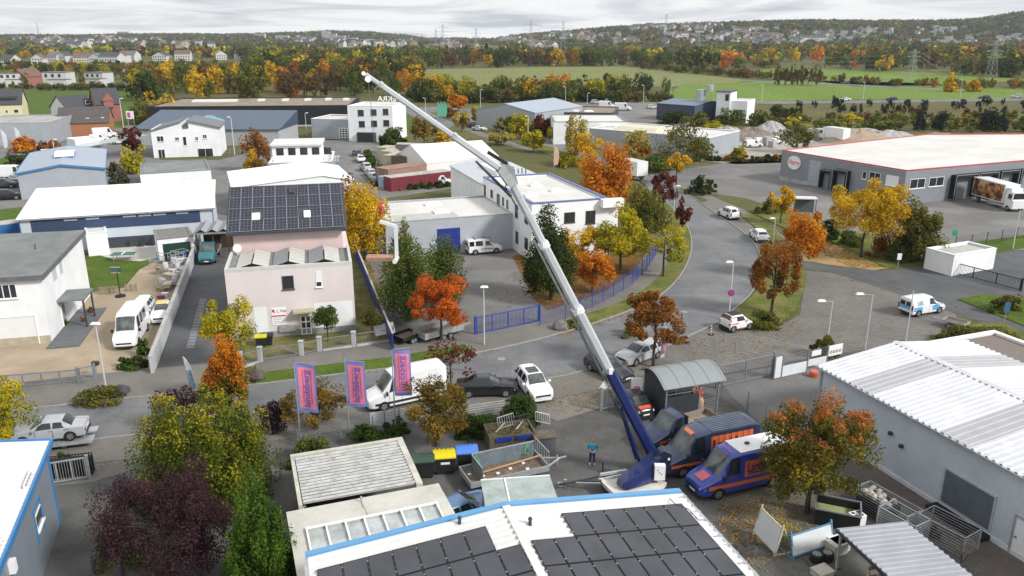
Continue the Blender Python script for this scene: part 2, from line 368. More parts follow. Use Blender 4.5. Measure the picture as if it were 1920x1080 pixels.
# --- plots
sheet('yard', [(-500,1400),(-500,1000),(-100,900),(120,870),(250,840),(480,808),(640,795),(840,775),(1020,742),(1140,700),(1235,672),(1345,705),(1535,668),(1700,640),(2300,560),(2600,1400)], .004, M_YARD)
sheet('forecourt', [(1345,706),(1540,672),(1530,800),(1500,860),(1420,790),(1370,740)], .012, M_LOT)
sheet('paved_forecourt', [(1330,745),(1420,800),(1500,860),(1540,735),(1430,722)], .018, M_REDP) if 0 else None
sheet('grid_paving', [(1440,905),(1500,880),(1600,905),(1530,985),(1400,985),(1350,945)], .010, M_GRID)
sheet('red_paving', [(1540,830),(1620,858),(1960,1090),(1960,1200),(1830,1060),(1600,890)], .012, M_REDP)
sheet('pavement_apron', [(1020,722),(1140,690),(1235,664),(1240,676),(1130,720),(1125,765),(1045,790),(1000,770)], .014, M_PAVE)
sheet('drive_apron', [(165,832),(255,820),(262,850),(250,880),(170,905),(90,912)], .016, M_PAVE)
sheet('sandy_yard', [(-300,720),(-100,640),(80,600),(168,545),(262,478),(372,452),(358,495),(282,700),(180,700),(60,722),(-300,760)], .006, M_SAND)
sheet('lawn', [(160,478),(200,470),(292,490),(262,505),(232,540),(168,548)], .012, M_LAWN)
sheet('terrace_paving', [(185,478),(210,462),(305,450),(308,482),(262,490),(215,487)], .018, mat('pale_paving', (.50,.47,.43), .9, var=.08))
sheet('driveway', [(360,492),(372,452),(432,452),(426,655),(452,690),(380,708),(292,706)], .010, M_DRIVE)
b = MB()
for i in range(34):
 t = i/33; q = G(381+(357-381)*t, 561+(652-561)*t); b.box(q[0]-.34,q[0]+.30,q[1]-.06,q[1]+.06,.012,.016)
tag(b.build('drain_marking', mat('pale_drain', (.36,.36,.36), .8)), None, None, None, 'structure')
sheet('front_garden', [(452,640),(665,605),(730,640),(735,650),(470,690)], .010, grassmat('patchy_lawn', [(.3,(.075,.085,.025)),(.5,(.14,.13,.05)),(.7,(.30,.23,.13))], .35))
sheet('side_garden', [(660,600),(660,440),(700,470),(742,640),(735,652)], .008, grassmat('patchy_lawn', []))
sheet('office_yard', [(742,640),(690,480),(720,470),(955,460),(980,470),(1050,560),(1010,612),(890,630)], .010, M_LOT)
sheet('leafy_ground', [(960,480),(1010,470),(1150,470),(1235,470),(1225,500),(1140,560),(1035,590),(1000,560)], .014, grassmat('leafy_earth', [(.3,(.10,.055,.02)),(.5,(.16,.085,.03)),(.72,(.13,.11,.045))], .35, 5))
sheet('parking_bay', [(1238,652),(1300,629),(1352,604),(1380,612),(1450,618),(1500,590),(1512,508),(1560,512),(1650,540),(1790,588),(1800,606),(1730,640),(1540,668),(1345,704),(1240,676)], .016, M_BAY)
slab('grass_island', [(1366,590),(1392,572),(1420,545),(1432,515),(1450,505),(1490,500),(1513,510),(1508,545),(1490,582),(1462,607),(1415,622),(1385,612)], M_VERGE, z1=.12)
sheet('side_road', [(1492,487),(1550,497),(1650,508),(1760,494),(1900,470),(2100,450),(2300,620),(1935,640),(1800,590),(1645,541),(1560,511),(1512,505)], .014, M_DRIVE)
slab('grass_bank', [(1795,562),(1850,552),(1935,565),(2200,600),(2200,680),(1935,618)], M_LAWN, z1=.10)
slab('planting_bank', [(1735,640),(1800,612),(1880,606),(1960,650),(2100,720),(1950,700),(1880,645)], M_VERGE, z1=.12)
sheet('parking_lane', [(1296,388),(1345,402),(1397,437),(1424,468),(1444,462),(1430,440),(1390,405),(1330,375)], .015, M_PAVE)
slab('grass_strip', [(1385,402),(1415,404),(1450,432),(1470,450),(1452,462),(1432,440)], M_VERGE, z1=.12)
sheet('footpath', [(1290,360),(1330,366),(1400,395),(1480,450),(1540,490),(1490,488),(1450,460),(1415,420),(1340,380)], .013, M_PAVE)
sheet('leaf_covered_path', [(1500,455),(1545,452),(1620,480),(1680,500),(1640,507),(1550,496),(1490,486)], .019, grassmat('leafy_pale', [(.3,(.22,.15,.07)),(.5,(.36,.25,.11)),(.7,(.30,.22,.13))], .6, 5))
sheet('loading_yard', [(1180,335),(1275,318),(1465,290),(2300,290),(2500,440),(1915,470),(1800,460),(1700,440),(1560,440),(1480,400),(1400,372),(1330,362),(1260,350)], .010, M_LOT)
slab('planting_strip', [(1410,400),(1480,392),(1560,430),(1690,450),(1760,470),(1740,498),(1660,502),(1560,455),(1470,428)], M_VERGE, z1=.12)
sheet('verge_strip', [(1750,462),(1870,448),(2000,430),(2000,455),(1870,472)], .018, M_LAWN)
sheet('junction', [(735,203),(815,200),(885,214),(842,240),(800,232),(765,214)], .009, M_ASPH)
sheet('car_park', [(840,205),(1015,198),(1200,186),(1330,180),(1420,196),(1330,225),(1240,255),(1130,250),(1010,285),(930,268),(860,238)], .008, M_LOT)
sheet('storage_yard', [(640,270),(690,262),(860,300),(905,345),(720,372),(660,350)], .008, M_LOT)
sheet('side_street', [(555,265),(660,262),(690,300),(720,375),(640,350),(420,345),(410,300),(470,285)], .007, M_ASPH)
sheet('left_yards', [(-200,250),(120,235),(280,235),(300,300),(430,300),(430,470),(-300,480)], .005, M_LOT)
sheet('lawn', [(-200,420),(40,388),(48,408),(38,440),(-200,470)], .012, M_LAWN)
sheet('lawn', [(-100,315),(40,290),(75,300),(60,316),(-100,345)], .012, M_LAWN)
sheet('lawn', [(730,215),(760,208),(780,228),(760,255),(735,258)], .012, M_LAWN)
sheet('stone_yard', [(1300,300),(1335,250),(1440,235),(1600,240),(1750,262),(1480,282),(1470,305),(1380,308)], .010, mat('stone_dust', (.33,.30,.27), .95, var=.2, scale=.15, dirt=(.42,.38,.33), dscale=.08))
# --- the open fields
sheet('pale_field', [(760,131),(1010,126),(1170,124),(1290,137),(1400,150),(1350,163),(1190,161),(1070,172),(850,170)], .02, M_FALLOW)
sheet('bright_field', [(1180,192),(1260,173),(1275,160),(1480,150),(1700,155),(2100,176),(2100,190),(1640,186),(1430,190)], .025, M_FIELD)
sheet('bright_field', [(1390,136),(1490,124),(1560,130),(1760,137),(1930,150),(1760,160),(1600,162),(1530,152)], .025, M_FIELD)
sheet('bright_field', [(1055,90),(1240,84),(1350,84),(1330,94),(1130,99)], .03, M_FIELD)
sheet('left_field', [(40,172),(130,170),(275,168),(272,215),(230,240),(40,230)], .02, M_LAWN)
sheet('country_road', [(1330,187),(1440,190),(1640,188),(2100,181),(2100,186),(1640,193),(1440,195),(1330,192)], .04, M_ASPH)
sheet('country_road', [(1395,150),(1520,155),(1640,160),(1800,168),(1800,170),(1640,162.5),(1520,157.5),(1395,152)], .045, M_ASPH)
sheet('scrub_land', [(1400,200),(1560,197),(2100,190),(2100,262),(1760,262),(1600,238),(1430,232)], .015, M_ROUGH)
# ------------------------------------------------------------------ hills
def interp(x, t): return float(np.interp(x, [a for a,_ in t], [b for _,b in t]))
RIDGE = [(-900,64),(-300,66),(0,65),(250,65),(400,63),(500,61),(620,59),(700,61),(760,66),(800,71),(870,74),(930,71),(980,64),(1040,60),(1100,54),(1180,47),(1250,44),(1330,42),(1500,38),(1700,38),(1800,37),(1850,31),(1900,23),(2000,14),(2200,12),(2700,25)]
def base_d(u): return interp(u, [(-900,1700),(0,1750),(600,2000),(850,2600),(980,1900),(1200,1500),(1500,1450),(1920,1400),(2700,1400)])
def top_d(u): return interp(u, [(-900,3000),(0,3000),(700,3300),(860,4500),(980,3000),(1200,2500),(1920,2300),(2700,2300)])
def hill_z(X, Y):
 u = 960 + FPX*X/(Y*CP + 8); 
 d0, d1 = base_d(u), top_d(u)
 yt = interp(u, RIDGE); zt = max(3., AT(960, yt, d1).z - 9)
 t = min(1., max(0., (Y-d0)/(d1-d0))); t = t*t*(3-2*t)
 return zt*t + 3.5*t*math.sin(X*.008+Y*.004)*math.cos(Y*.006)
def hills():
 us = np.linspace(-700,2620,140); ys = np.linspace(1250,4600,54); V = []
 for Y in ys:
  for u in us:
   X = (u-960)/FPX*Y*CP; V.append((X,Y,hill_z(X,Y)-.3))
 W = len(us); F_ = [(j*W+i, j*W+i+1, (j+1)*W+i+1, (j+1)*W+i) for j in range(len(ys)-1) for i in range(W-1)]
 b = MB(); b.add(V,F_)
 m = grassmat('hill_ground', [(.30,(.04,.05,.022)),(.48,(.06,.07,.03)),(.6,(.08,.11,.03)),(.74,(.12,.16,.045))], .004, .05)
 o = b.build('hills', m, smooth=True); o['kind'] = 'structure'
hills()
# ================================================================== BUILDINGS
class Bld:
 """rectangular building; A front-left corner, x along the front, y towards the back"""
 def __init__(s, name, label, cat, A, B, D, h, group=None):
  A = Vector((A[0],A[1])); B = Vector((B[0],B[1])); d = B-A
  s.W = d.length; s.D = D; s.h = h; s.rz = math.atan2(d.y, d.x)
  s.o = thing(name, label, cat, (A.x,A.y,0), s.rz, group)
  s.M = Matrix.Translation((A.x,A.y,0)) @ Matrix.Rotation(s.rz,4,'Z'); s.I = s.M.inverted()
 @classmethod
 def roofpx(c, name, label, cat, l, r, h, D, group=None):
  return c(name, label, cat, G(*l,h), G(*r,h), D, h, group)
 def on(s, face, px, py):
  o = s.I @ Vector((0,0,CH)); d = s.I.to_3x3() @ Vector(ray(px,py))
  if face in ('front','back'):
   t = ((0 if face=='front' else s.D)-o.y)/d.y; p = o+d*t; return p.x, p.z
  t = ((s.W if face=='right' else 0)-o.x)/d.x; p = o+d*t; return p.y, p.z
 def fb(s, mb, face, u0,u1,z0,z1,o0,o1,m=0):
  if face=='front': mb.box(u0,u1,-o1,-o0,z0,z1,m)
  elif face=='back': mb.box(u0,u1,s.D+o0,s.D+o1,z0,z1,m)
  elif face=='right': mb.box(s.W+o0,s.W+o1,u0,u1,z0,z1,m)
  else: mb.box(-o1,-o0,u0,u1,z0,z1,m)
 def walls(s, m, top=None, z0=-.3, name='wall'):
  b = MB(); b.box(0,s.W,0,s.D,z0,(top or s.h)); return b.build(name, m, s.o)
 def flat(s, wall, roof=None, trim=None, par=.3, trimh=.12, tw=.35):
  """flat roof behind a low parapet"""
  s.walls(wall, s.h-par)
  b = MB(); W,D,h = s.W,s.D,s.h
  for q in ((0,W,0,tw),(0,W,D-tw,D),(0,tw,tw,D-tw),(W-tw,W,tw,D-tw)): b.box(*q[:2],*q[2:],h-par,h-trimh)
  b.build('parapet', wall, s.o)
  b = MB(); e=.04
  for q in ((-e,W+e,-e,tw+e),(-e,W+e,D-tw-e,D+e),(-e,tw+e,tw+e,D-tw-e),(W-tw-e,W+e,tw+e,D-tw-e)): b.box(*q[:2],*q[2:],h-trimh,h)
  b.build('roof_trim', trim or wall, s.o)
  b = MB(); b.box(tw,W-tw,tw,D-tw,h-par-.05,h-par+.02); return b.build('roof', roof or M_GREYR, s.o)
 def gable(s, wall, roof, rh, axis='x', over=.25, th=.16, trim=None, ridge=.5):
  """pitched roof; ridge along x (front and back eaves) or y"""
  W,D,h = s.W,s.D,s.h; b = MB()
  if axis=='x':
   r = D*ridge
   b.box(0,W,0,D,-.3,h); b.add([(0,0,h),(0,D,h),(0,r,h+rh-.02),(W,0,h),(W,D,h),(W,r,h+rh-.02)],[(0,2,1),(3,4,5),(0,3,5,2),(1,2,5,4)])
   p = [(-over,h-over*rh/r),(r,h+rh),(D+over,h-over*rh/(D-r)),(D+over,h-over*rh/(D-r)+th),(r,h+rh+th),(-over,h-over*rh/r+th)]
   b.build('wall', wall, s.o); b = MB(); b.extr(p,-over,W+over)
  else:
   r = W*ridge
   b.box(0,W,0,D,-.3,h); b.add([(0,0,h),(W,0,h),(r,0,h+rh-.02),(0,D,h),(W,D,h),(r,D,h+rh-.02)],[(0,1,2),(3,5,4),(0,2,5,3),(1,4,5,2)])
   b.build('wall', wall, s.o); b = MB()
   p = [(-over,h-over*rh/r),(r,h+rh),(W+over,h-over*rh/(W-r)),(W+over,h-over*rh/(W-r)+th),(r,h+rh+th),(-over,h-over*rh/r+th)]
   b.M = Matrix(((0,1,0,0),(1,0,0,0),(0,0,1,0),(0,0,0,1))); b.extr(p,-over,D+over)
   b.f = [f[::-1] for f in b.f]
  ro = b.build('roof', roof, s.o)
  if trim:
   b = MB(); e = over+.03
   if axis=='y':
    r=W*ridge
    for y0,y1 in ((-e-.05,-e),(D+e,D+e+.05)):
     for (a,za),(c,zc) in (((-e,h-e*rh/r),(r,h+rh)),((r,h+rh),(W+e,h-e*rh/(W-r)))):
      b.add([(a,y0,za-.12),(c,y0,zc-.12),(c,y0,zc+th+.05),(a,y0,za+th+.05),(a,y1,za-.12),(c,y1,zc-.12),(c,y1,zc+th+.05),(a,y1,za+th+.05)],[(0,1,2,3),(7,6,5,4),(0,4,5,1),(2,6,7,3),(0,3,7,4),(1,5,6,2)])
    for x0 in (-e-.06, W+e): b.box(x0,x0+.06,-e,D+e,h-e*rh/r-.1,h-e*rh/r+th+.05)
   else:
    r=D*ridge
    for x0,x1 in ((-e-.05,-e),(W+e,W+e+.05)):
     for (a,za),(c,zc) in (((-e,h-e*rh/r),(r,h+rh)),((r,h+rh),(D+e,h-e*rh/(D-r)))):
      b.add([(x0,a,za-.12),(x0,c,zc-.12),(x0,c,zc+th+.05),(x0,a,za+th+.05),(x1,a,za-.12),(x1,c,zc-.12),(x1,c,zc+th+.05),(x1,a,za+th+.05)],[(3,2,1,0),(4,5,6,7),(1,5,4,0),(3,7,6,2),(4,7,3,0),(2,6,5,1)])
    for y0 in (-e-.06, D+e): b.box(-e,W+e,y0,y0+.06,h-e*rh/r-.1,h-e*rh/r+th+.05)
   b.build('roof_trim', trim, s.o)
  return ro
 def win(s, face, u0,u1,z0,z1, n=2, fm=None, pane=None, name='window', fw=.07, sill=True, rows=1):
  if u0>u1: u0,u1=u1,u0
  if z0>z1: z0,z1=z1,z0
  fm = fm or M_TRIMW; b = MB()
  s.fb(b,face,u0,u0+fw,z0,z1,-.02,.05); s.fb(b,face,u1-fw,u1,z0,z1,-.02,.05)
  s.fb(b,face,u0+fw,u1-fw,z1-fw,z1,-.02,.05); s.fb(b,face,u0+fw,u1-fw,z0,z0+fw,-.02,.05)
  for i in range(1,n):
   c = u0+(u1-u0)*i/n; s.fb(b,face,c-fw/2,c+fw/2,z0+fw,z1-fw,-.02,.047)
  for i in range(1,rows):
   c = z0+(z1-z0)*i/rows; s.fb(b,face,u0+fw,u1-fw,c-fw/2,c+fw/2,-.02,.043)
  if sill: s.fb(b,face,u0-.06,u1+.06,z0-.07,z0-.003,-.02,.13)
  o = b.build(name, fm, s.o); b = MB(); s.fb(b,face,u0+fw,u1-fw,z0+fw,z1-fw,-.03,.02)
  b.build('pane', pane or M_GLASS, o); return o
 def winpx(s, face, x0,y0,x1,y1, **k):
  u0,z1 = s.on(face,x0,y0); u1,z0 = s.on(face,x1,y1); 
  um,_ = s.on(face,x0,(y0+y1)/2); un,_ = s.on(face,x1,(y0+y1)/2)
  _,za = s.on(face,(x0+x1)/2,y0); _,zb = s.on(face,(x0+x1)/2,y1)
  return s.win(face,um,un,zb,za,**k)
 def panel(s, face, u0,u1,z0,z1,m,name='door',off=.03,frame=None,slats=0,slatm=None):
  if u0>u1: u0,u1=u1,u0
  b = MB(); s.fb(b,face,u0,u1,z0,z1,-.05,off)
  for i in range(slats):
   z = z0+(z1-z0)*(i+.5)/slats; s.fb(b,face,u0+.03,u1-.03,z-(z1-z0)/slats*.3,z+(z1-z0)/slats*.3,off-.01,off+.03)
  o = b.build(name,m,s.o)
  if frame:
   b = MB(); f=.1
   s.fb(b,face,u0-f,u0-.002,z0,z1+f,-.05,off+.05); s.fb(b,face,u1+.002,u1+f,z0,z1+f,-.05,off+.05); s.fb(b,face,u0,u1,z1+.002,z1+f,-.05,off+.05)
   b.build('frame',frame,o)
  return o
 def panelpx(s, face, x0,y0,x1,y1,m,ground=False,**k):
  um,_ = s.on(face,x0,(y0+y1)/2); un,_ = s.on(face,x1,(y0+y1)/2)
  _,za = s.on(face,(x0+x1)/2,y0); _,zb = s.on(face,(x0+x1)/2,y1)
  return s.panel(face,um,un,0.02 if ground else zb,za,m,**k)
 def box(s, name, x0,x1,y0,y1,z0,z1,m,par=None):
  b = MB(); b.box(x0,x1,y0,y1,z0,z1); return b.build(name,m,par or s.o)
 def skylight(s, x,y,w_,d,z,m=None):
  b = MB(); b.box(x-w_/2,x+w_/2,y-d/2,y+d/2,z,z+.25); o = b.build('skylight', M_TRIMW, s.o)
  b = MB(); b.add([(x-w_*.45,y-d*.45,z+.25),(x+w_*.45,y-d*.45,z+.25),(x+w_*.45,y+d*.45,z+.25),(x-w_*.45,y+d*.45,z+.25),(x-w_*.2,y-d*.2,z+.5),(x+w_*.2,y-d*.2,z+.5),(x+w_*.2,y+d*.2,z+.5),(x-w_*.2,y+d*.2,z+.5)],[(0,1,5,4),(1,2,6,5),(2,3,7,6),(3,0,4,7),(4,5,6,7)])
  b.build('dome', m or mat('milky_dome',(.72,.73,.72),.3,var=0), o); return o
def ribsheet(b, P00, P10, P01, P11, n, h=.04, duty=.35, th=.04, m=0, mv=None):
 """trapezoid-ribbed sheet: ribs run from edge P00-P10 to edge P01-P11, n of them"""
 P00,P10,P01,P11 = map(Vector,(P00,P10,P01,P11)); nn = ((P10-P00).cross(P01-P00)).normalized(); nn = nn if nn.z > 0 else -nn
 prof = []
 for i in range(n):
  a = i/n; s_ = 1/n
  prof += [(a,0),(a+s_*(.5-duty/2-.08),0),(a+s_*(.5-duty/2),h),(a+s_*(.5+duty/2),h),(a+s_*(.5+duty/2+.08),0)]
 prof.append((1,0)); V = []; F_ = []
 for t,z in prof: V += [P00.lerp(P10,t)+nn*z, P01.lerp(P11,t)+nn*z]
 for i in range(len(prof)-1): F_.append((2*i,2*i+2,2*i+3,2*i+1))
 k = len(V); V += [P00-nn*th,P10-nn*th,P11-nn*th,P01-nn*th]; 
 F_ += [(k+3,k+2,k+1,k),(k,k+1,k-2,0),(k+1,k+2,k-1,k-2),(k+2,k+3,1,k-1),(k+3,k,0,1)]
 b.add(V,F_,m)
 if mv is not None:
  for i in range(0,5*n,5): b.m[-len(F_)+i] = mv; b.m[-len(F_)+i+4] = mv
def corrmat(name, col, freq=1., axis=0, rough=.5, metal=.2, amt=.35, dirt=None):
 """ribbed wall cladding: bump from a wave along one local axis"""
 if name in _MC: return _MC[name]
 m = mat(name, col, rough, metal, var=.06, scale=.5, dirt=dirt, dscale=.3); nt = m.node_tree; L = nt.links.new
 tc = N(nt,'ShaderNodeTexCoord'); wv = N(nt,'ShaderNodeTexWave', i_Scale=freq); wv.bands_direction = 'XYZ'[axis]; L(tc.outputs['Object'],wv.inputs[0])
 bp = N(nt,'ShaderNodeBump', i_Strength=amt, i_Distance=.03); L(wv.outputs['Fac'],bp.inputs['Height']); L(bp.outputs[0],nt.nodes['Principled BSDF'].inputs['Normal'])
 return m
M_BLUE = mat('blue_trim',(.05,.19,.42),.45,var=.06)
M_SKYBL = mat('light_blue_trim',(.12,.30,.52),.45,var=.05)
M_CLADG = corrmat('grey_blue_cladding',(.33,.36,.40),1.6,1,amt=.3)
M_ROOFW = mat('white_sheet_roof',(.60,.60,.585),.55,.0,var=.05,scale=.4,dirt=(.66,.66,.64),dscale=.5)
M_ROOFL = mat('white_membrane_roof',(.60,.585,.555),.8,var=.06,scale=.15,dirt=(.50,.49,.45),dscale=.12)
M_TILE = mat('dark_roof_tiles',(.055,.057,.065),.7,var=.2,scale=2)
M_TILEB = mat('brown_roof_tiles',(.085,.075,.072),.8,var=.2,scale=2)
M_SLATBLUE = mat('deep_blue_paint',(.02,.035,.22),.4,var=.08)
# ---- the builder's company hall, nearest, with solar panels
def company_hall():
 A = G(577,1045,5.0); B = G(1275,925,5.0)
 s = Bld('company_hall','white ribbed hall roof with black solar panels and light blue eave, nearest of all','building',A,B,16,5.0)
 W,h,rh = s.W,5.0,.85; D=16
 b = MB(); b.add([(0.3,-.3,-.3),(W-.3,-.3,-.3),(W-.3,-.3,h-.1),(W/2,-.3,h+rh-.1),(.3,-.3,h-.1),(0.3,-D,-.3),(W-.3,-D,-.3),(W-.3,-D,h-.1),(W/2,-D,h+rh-.1),(.3,-D,h-.1)],
  [(4,3,2,1,0),(5,6,7,8,9),(1,2,7,6),(0,5,9,4)])
 b.build('wall', M_CLADG, s.o)
 b = MB()
 ribsheet(b,(0,-D,h),(0,0,h),(W/2-.02,-D,h+rh),(W/2-.02,0,h+rh),40,.07) ; b.f=[f[::-1] for f in b.f]
 k=len(b.f); ribsheet(b,(W,0,h),(W,-D,h),(W/2+.02,0,h+rh),(W/2+.02,-D,h+rh),40,.07); b.f[k:]=[f[::-1] for f in b.f[k:]]
 b.build('roof', M_ROOFW, s.o)
 b = MB(); b.extr([(-D,h+rh+.03),(0,h+rh+.03),(0,h+rh+.08),(-D,h+rh+.08)],W/2-.18,W/2+.18); b.build('ridge_cap', M_ROOFW, s.o)
 b = MB()
 for (x0,z0),(x1,z1) in (((-.1,h),(W/2,h+rh)),((W/2,h+rh),(W+.1,h))):
  b.add([(x0,.0,z0-.35),(x1,.0,z1-.35),(x1,.0,z1+.10),(x0,.0,z0+.10),(x0,.3,z0-.35),(x1,.3,z1-.35),(x1,.3,z1+.10),(x0,.3,z0+.10)],[(3,2,1,0),(4,5,6,7),(0,1,5,4),(2,3,7,6),(0,4,7,3),(1,2,6,5)])
 b.build('eave_trim', M_SKYBL, s.o)
 b = MB(); b.box(W+.003,W+.16,-D,-.003,h-.16,h+.02); b.box(-.16,-.003,-D,-.003,h-.16,h+.02)
 for i in range(24): b.box(W-.25,W+.16,-.4-i*.65,-.36-i*.65,h+.055,h+.075)
 b.build('gutter', M_ALU, s.o)
 pm = mat('black_solar_glass',(.045,.046,.058),.28,var=.3,scale=.5,spec=.7)  # base tone raised to stand in for reflected sky
 sl = -rh/(W/2); ang = math.atan(rh/(W/2))
 def pan(side,u0,y0,wu,wy):
  b=MB(); f=.035
  def P(u,y,z):
   x=u*math.cos(ang); zz=h+u*math.sin(ang)
   nx=-math.sin(ang); nz=math.cos(ang)
   x+=nx*z; zz+=nz*z
   return (W-x if side=='r' else x, y, zz)
  def bx(u0,u1,y0,y1,z0,z1,m=0):
   p=[P(u,y,z) for z in (z0,z1) for (u,y) in ((u0,y0),(u1,y0),(u1,y1),(u0,y1))]
   F_=[(0,3,2,1),(4,5,6,7),(0,1,5,4),(1,2,6,5),(2,3,7,6),(3,0,4,7)]
   if side=='r': F_=[f[::-1] for f in F_]
   b.add(p,F_,m)
  bx(u0+f,u0+wu-f,y0+f,y0+wy-f,.07,.115,0)
  for q in ((u0,u0+wu,y0,y0+f),(u0,u0+wu,y0+wy-f,y0+wy),(u0,u0+f,y0+f,y0+wy-f),(u0+wu-f,u0+wu,y0+f,y0+wy-f)): bx(*q,.07,.12,1)
  for yy in (y0+.3,y0+wy-.3):
   bx(u0+wu-.02,u0+wu+.035,yy-.03,yy+.03,.121,.13,2)
  o=b.build('solar_panel',[pm,mat('black_panel_frame',(.02,.02,.022),.4,.5,var=0),M_ALU],s.o)
 pu,py=1.06,1.75
 def loc(px,py_,z): 
  p=s.I@GV(px,py_,z); return p.x,p.y
 xr,yr=loc(1280,948,5.15); xl,yl=loc(1048,967,5.55)
 n0=6; stepu=(xr-xl)/n0
 for r in range(5):
  n = n0 if r==0 else n0+2
  for i in range(n):
   if r>0 or i<n0: pan('r', W-xr+i*stepu, yl-.1-(r+1)*(py+.03), stepu-.025, py)
 xr2,yr2=loc(912,988,5.7); xl2,yl2=loc(595,1070,5.15)
 n=7; stepu2=(xr2-xl2)/n
 for r in range(3):
  for i in range(n+ (0 if r==0 else 1)):
   pan('l', xl2+i*stepu2, yr2-.1-(r+1)*(py+.03), stepu2-.025, py)
 for (px,py_) in ((994,992),(862,984)):
  x,y=loc(px,py_,5.6); b=MB(); z=h+rh*(1-abs(x-W/2)/(W/2)); b.tube([(x,y,z),(x,y,z+.3)],.07,8); b.tube([(x,y,z+.3),(x,y,z+.38)],[.10,.08],8)
  b.build('roof_vent', M_DARK, s.o)
 b=MB(); x,y=loc(1255,940,5.1); b.tube([(x,y,5.25),(x+.1,y-.5,5.2),(x+.5,y-.9,5.15),(x+.55,y-1.8,5.12)],.02,5); b.build('cable',M_DARK,s.o)
 return s
company_hall()
# ---- flat carport and lean-to left of it
def carport():
 h=2.6
 A=G(560,950,h); B=G(793,908,h); C=G(765,820,h); Dd=(Vector(C)-Vector(B)).length
 s=Bld('carport','low carport with weathered grey corrugated roof behind the light blue eave','carport',A,B,Dd,h)
 W=s.W; b=MB(); ribsheet(b,(0.25,.2,h),(.25,Dd-.35,h),(W-.35,.2,h),(W-.35,Dd-.35,h),15,.07,.34,mv=1); b.f=[f[::-1] for f in b.f]
 m=mat('lichen_sheet_roof',(.50,.50,.485),.9,var=.12,scale=1.2,dirt=(.27,.27,.26),dscale=2.2)
 b.build('roof',[m,mat('grey_valley_sheet',(.13,.13,.125),.95,var=.3,scale=2,dirt=(.26,.255,.24),dscale=1.1)],s.o)  # rib valleys get a darker grey than the ribs
 b=MB(); b.box(0,W,Dd-.28,Dd,h-.3,h+.10); b.box(W-.35,W,.0,Dd-.282,h-.3,h+.09); b.box(0,.2,.0,Dd-.352,h-.35,h+.06); b.build('fascia',mat('weathered_cream',(.52,.50,.44),.85,var=.12,scale=1,dirt=(.36,.34,.29),dscale=.9),s.o)
 b=MB(); b.box(.2,W-.4,Dd-.6,Dd-.42,-.1,h-.36); b.box(.2,.4,.2,Dd-.7,-.1,h-.36); b.build('wall',M_CONC,s.o)
 for x in (.3,W/2,W-.4):
  b=MB(); b.box(x,x+.12,.3,.42,-.1,h-.36); b.build('post',M_ALU,s.o)
 h=2.9; A=Vector(G(536,956,h)); C=Vector(G(822,902,h)); d=(C-A).normalized(); n=Vector((-d.y,d.x)); D2=6.2
 t=Bld('lean_to','cream lean-to with a glazed roof bay beside the company hall','annexe',A-n*D2,C-n*D2,D2,h)
 W=t.W; cm=mat('cream_sheet',(.52,.505,.455),.8,var=.07,scale=.7,dirt=(.40,.38,.33),dscale=.5); gy=4.15
 b=MB(); b.box(.25,W-.1,.1,D2-.15,-.1,2.7); b.build('wall',cm,t.o)
 b=MB()
 for i in range(2):
  y0=gy+i*(D2-gy)/2; y1=y0+(D2-gy)/2-.03; z=2.84-.05*i; b.box(0,W,y0,y1,z-.09,z)
 b.box(0,.75,0,gy-.002,2.72,2.82); b.box(W-.62,W+.02,0,gy-.002,2.72,2.82); b.build('roof',cm,t.o)
 gm=mat('roof_glass',(.40,.43,.42),.12,var=.25,scale=.9,spec=.6,dirt=(.50,.52,.50),dscale=.5)
 b=MB(); b.box(.78,W-.64,0,gy-.002,2.72,2.80); b.build('glass_roof',gm,t.o)
 for i in range(8):
  b=MB(); x=.80+(W-1.46)*i/7; b.bar((x,0,2.85),(x,gy,2.92),.09,.09); b.build('glazing_bar',M_TRIMW,t.o)
 b=MB(); b.bar((.75,gy,2.93),(W-.6,gy,2.93),.09,.09); b.build('glazing_bar',M_TRIMW,t.o)
 b=MB(); b.tube([(W*.47,D2-.4,2.8),(W*.47,D2-.4,3.1)],.05,6); b.bar((W*.47,D2-.4,2.83),(W*.48,gy+.2,2.86),.03); b.build('roof_pipe',M_ALU,t.o)
carport()
def glass_canopy():
 h=2.5; A=G(910,950,h); B=G(1047,940,h)
 s=Bld('glass_canopy','small glazed canopy roof under the light blue eave before the cage trailer','canopy',A,B,2.6,h)
 W=s.W; gm=mat('greenish_roof_glass',(.33,.38,.36),.14,var=.2,scale=1.1,spec=.6)
 b=MB()
 for i in range(2):
  for x0,x1 in ((0,W*.33),(W*.35,W)): b.box(x0,x1,i*1.31,i*1.31+1.27,h+.0-i*.03,h+.03-i*.03)
 b.build('glass_roof',gm,s.o)
 b=MB(); b.box(W*.33,W*.35,0,2.6,h-.03,h+.06); b.box(0,W,-.06,-.002,h-.06,h+.05); b.box(0,W,2.585,2.64,h-.06,h+.05); b.box(0,W,1.272,1.307,h-.05,h+.01); b.build('frame',M_TRIMW,s.o)
 for x in (.06,W-.14):
  for y in (.05,2.45): b=MB(); b.box(x,x+.08,y,y+.08,-.1,h-.07); b.build('post',M_ALU,s.o)
glass_canopy()
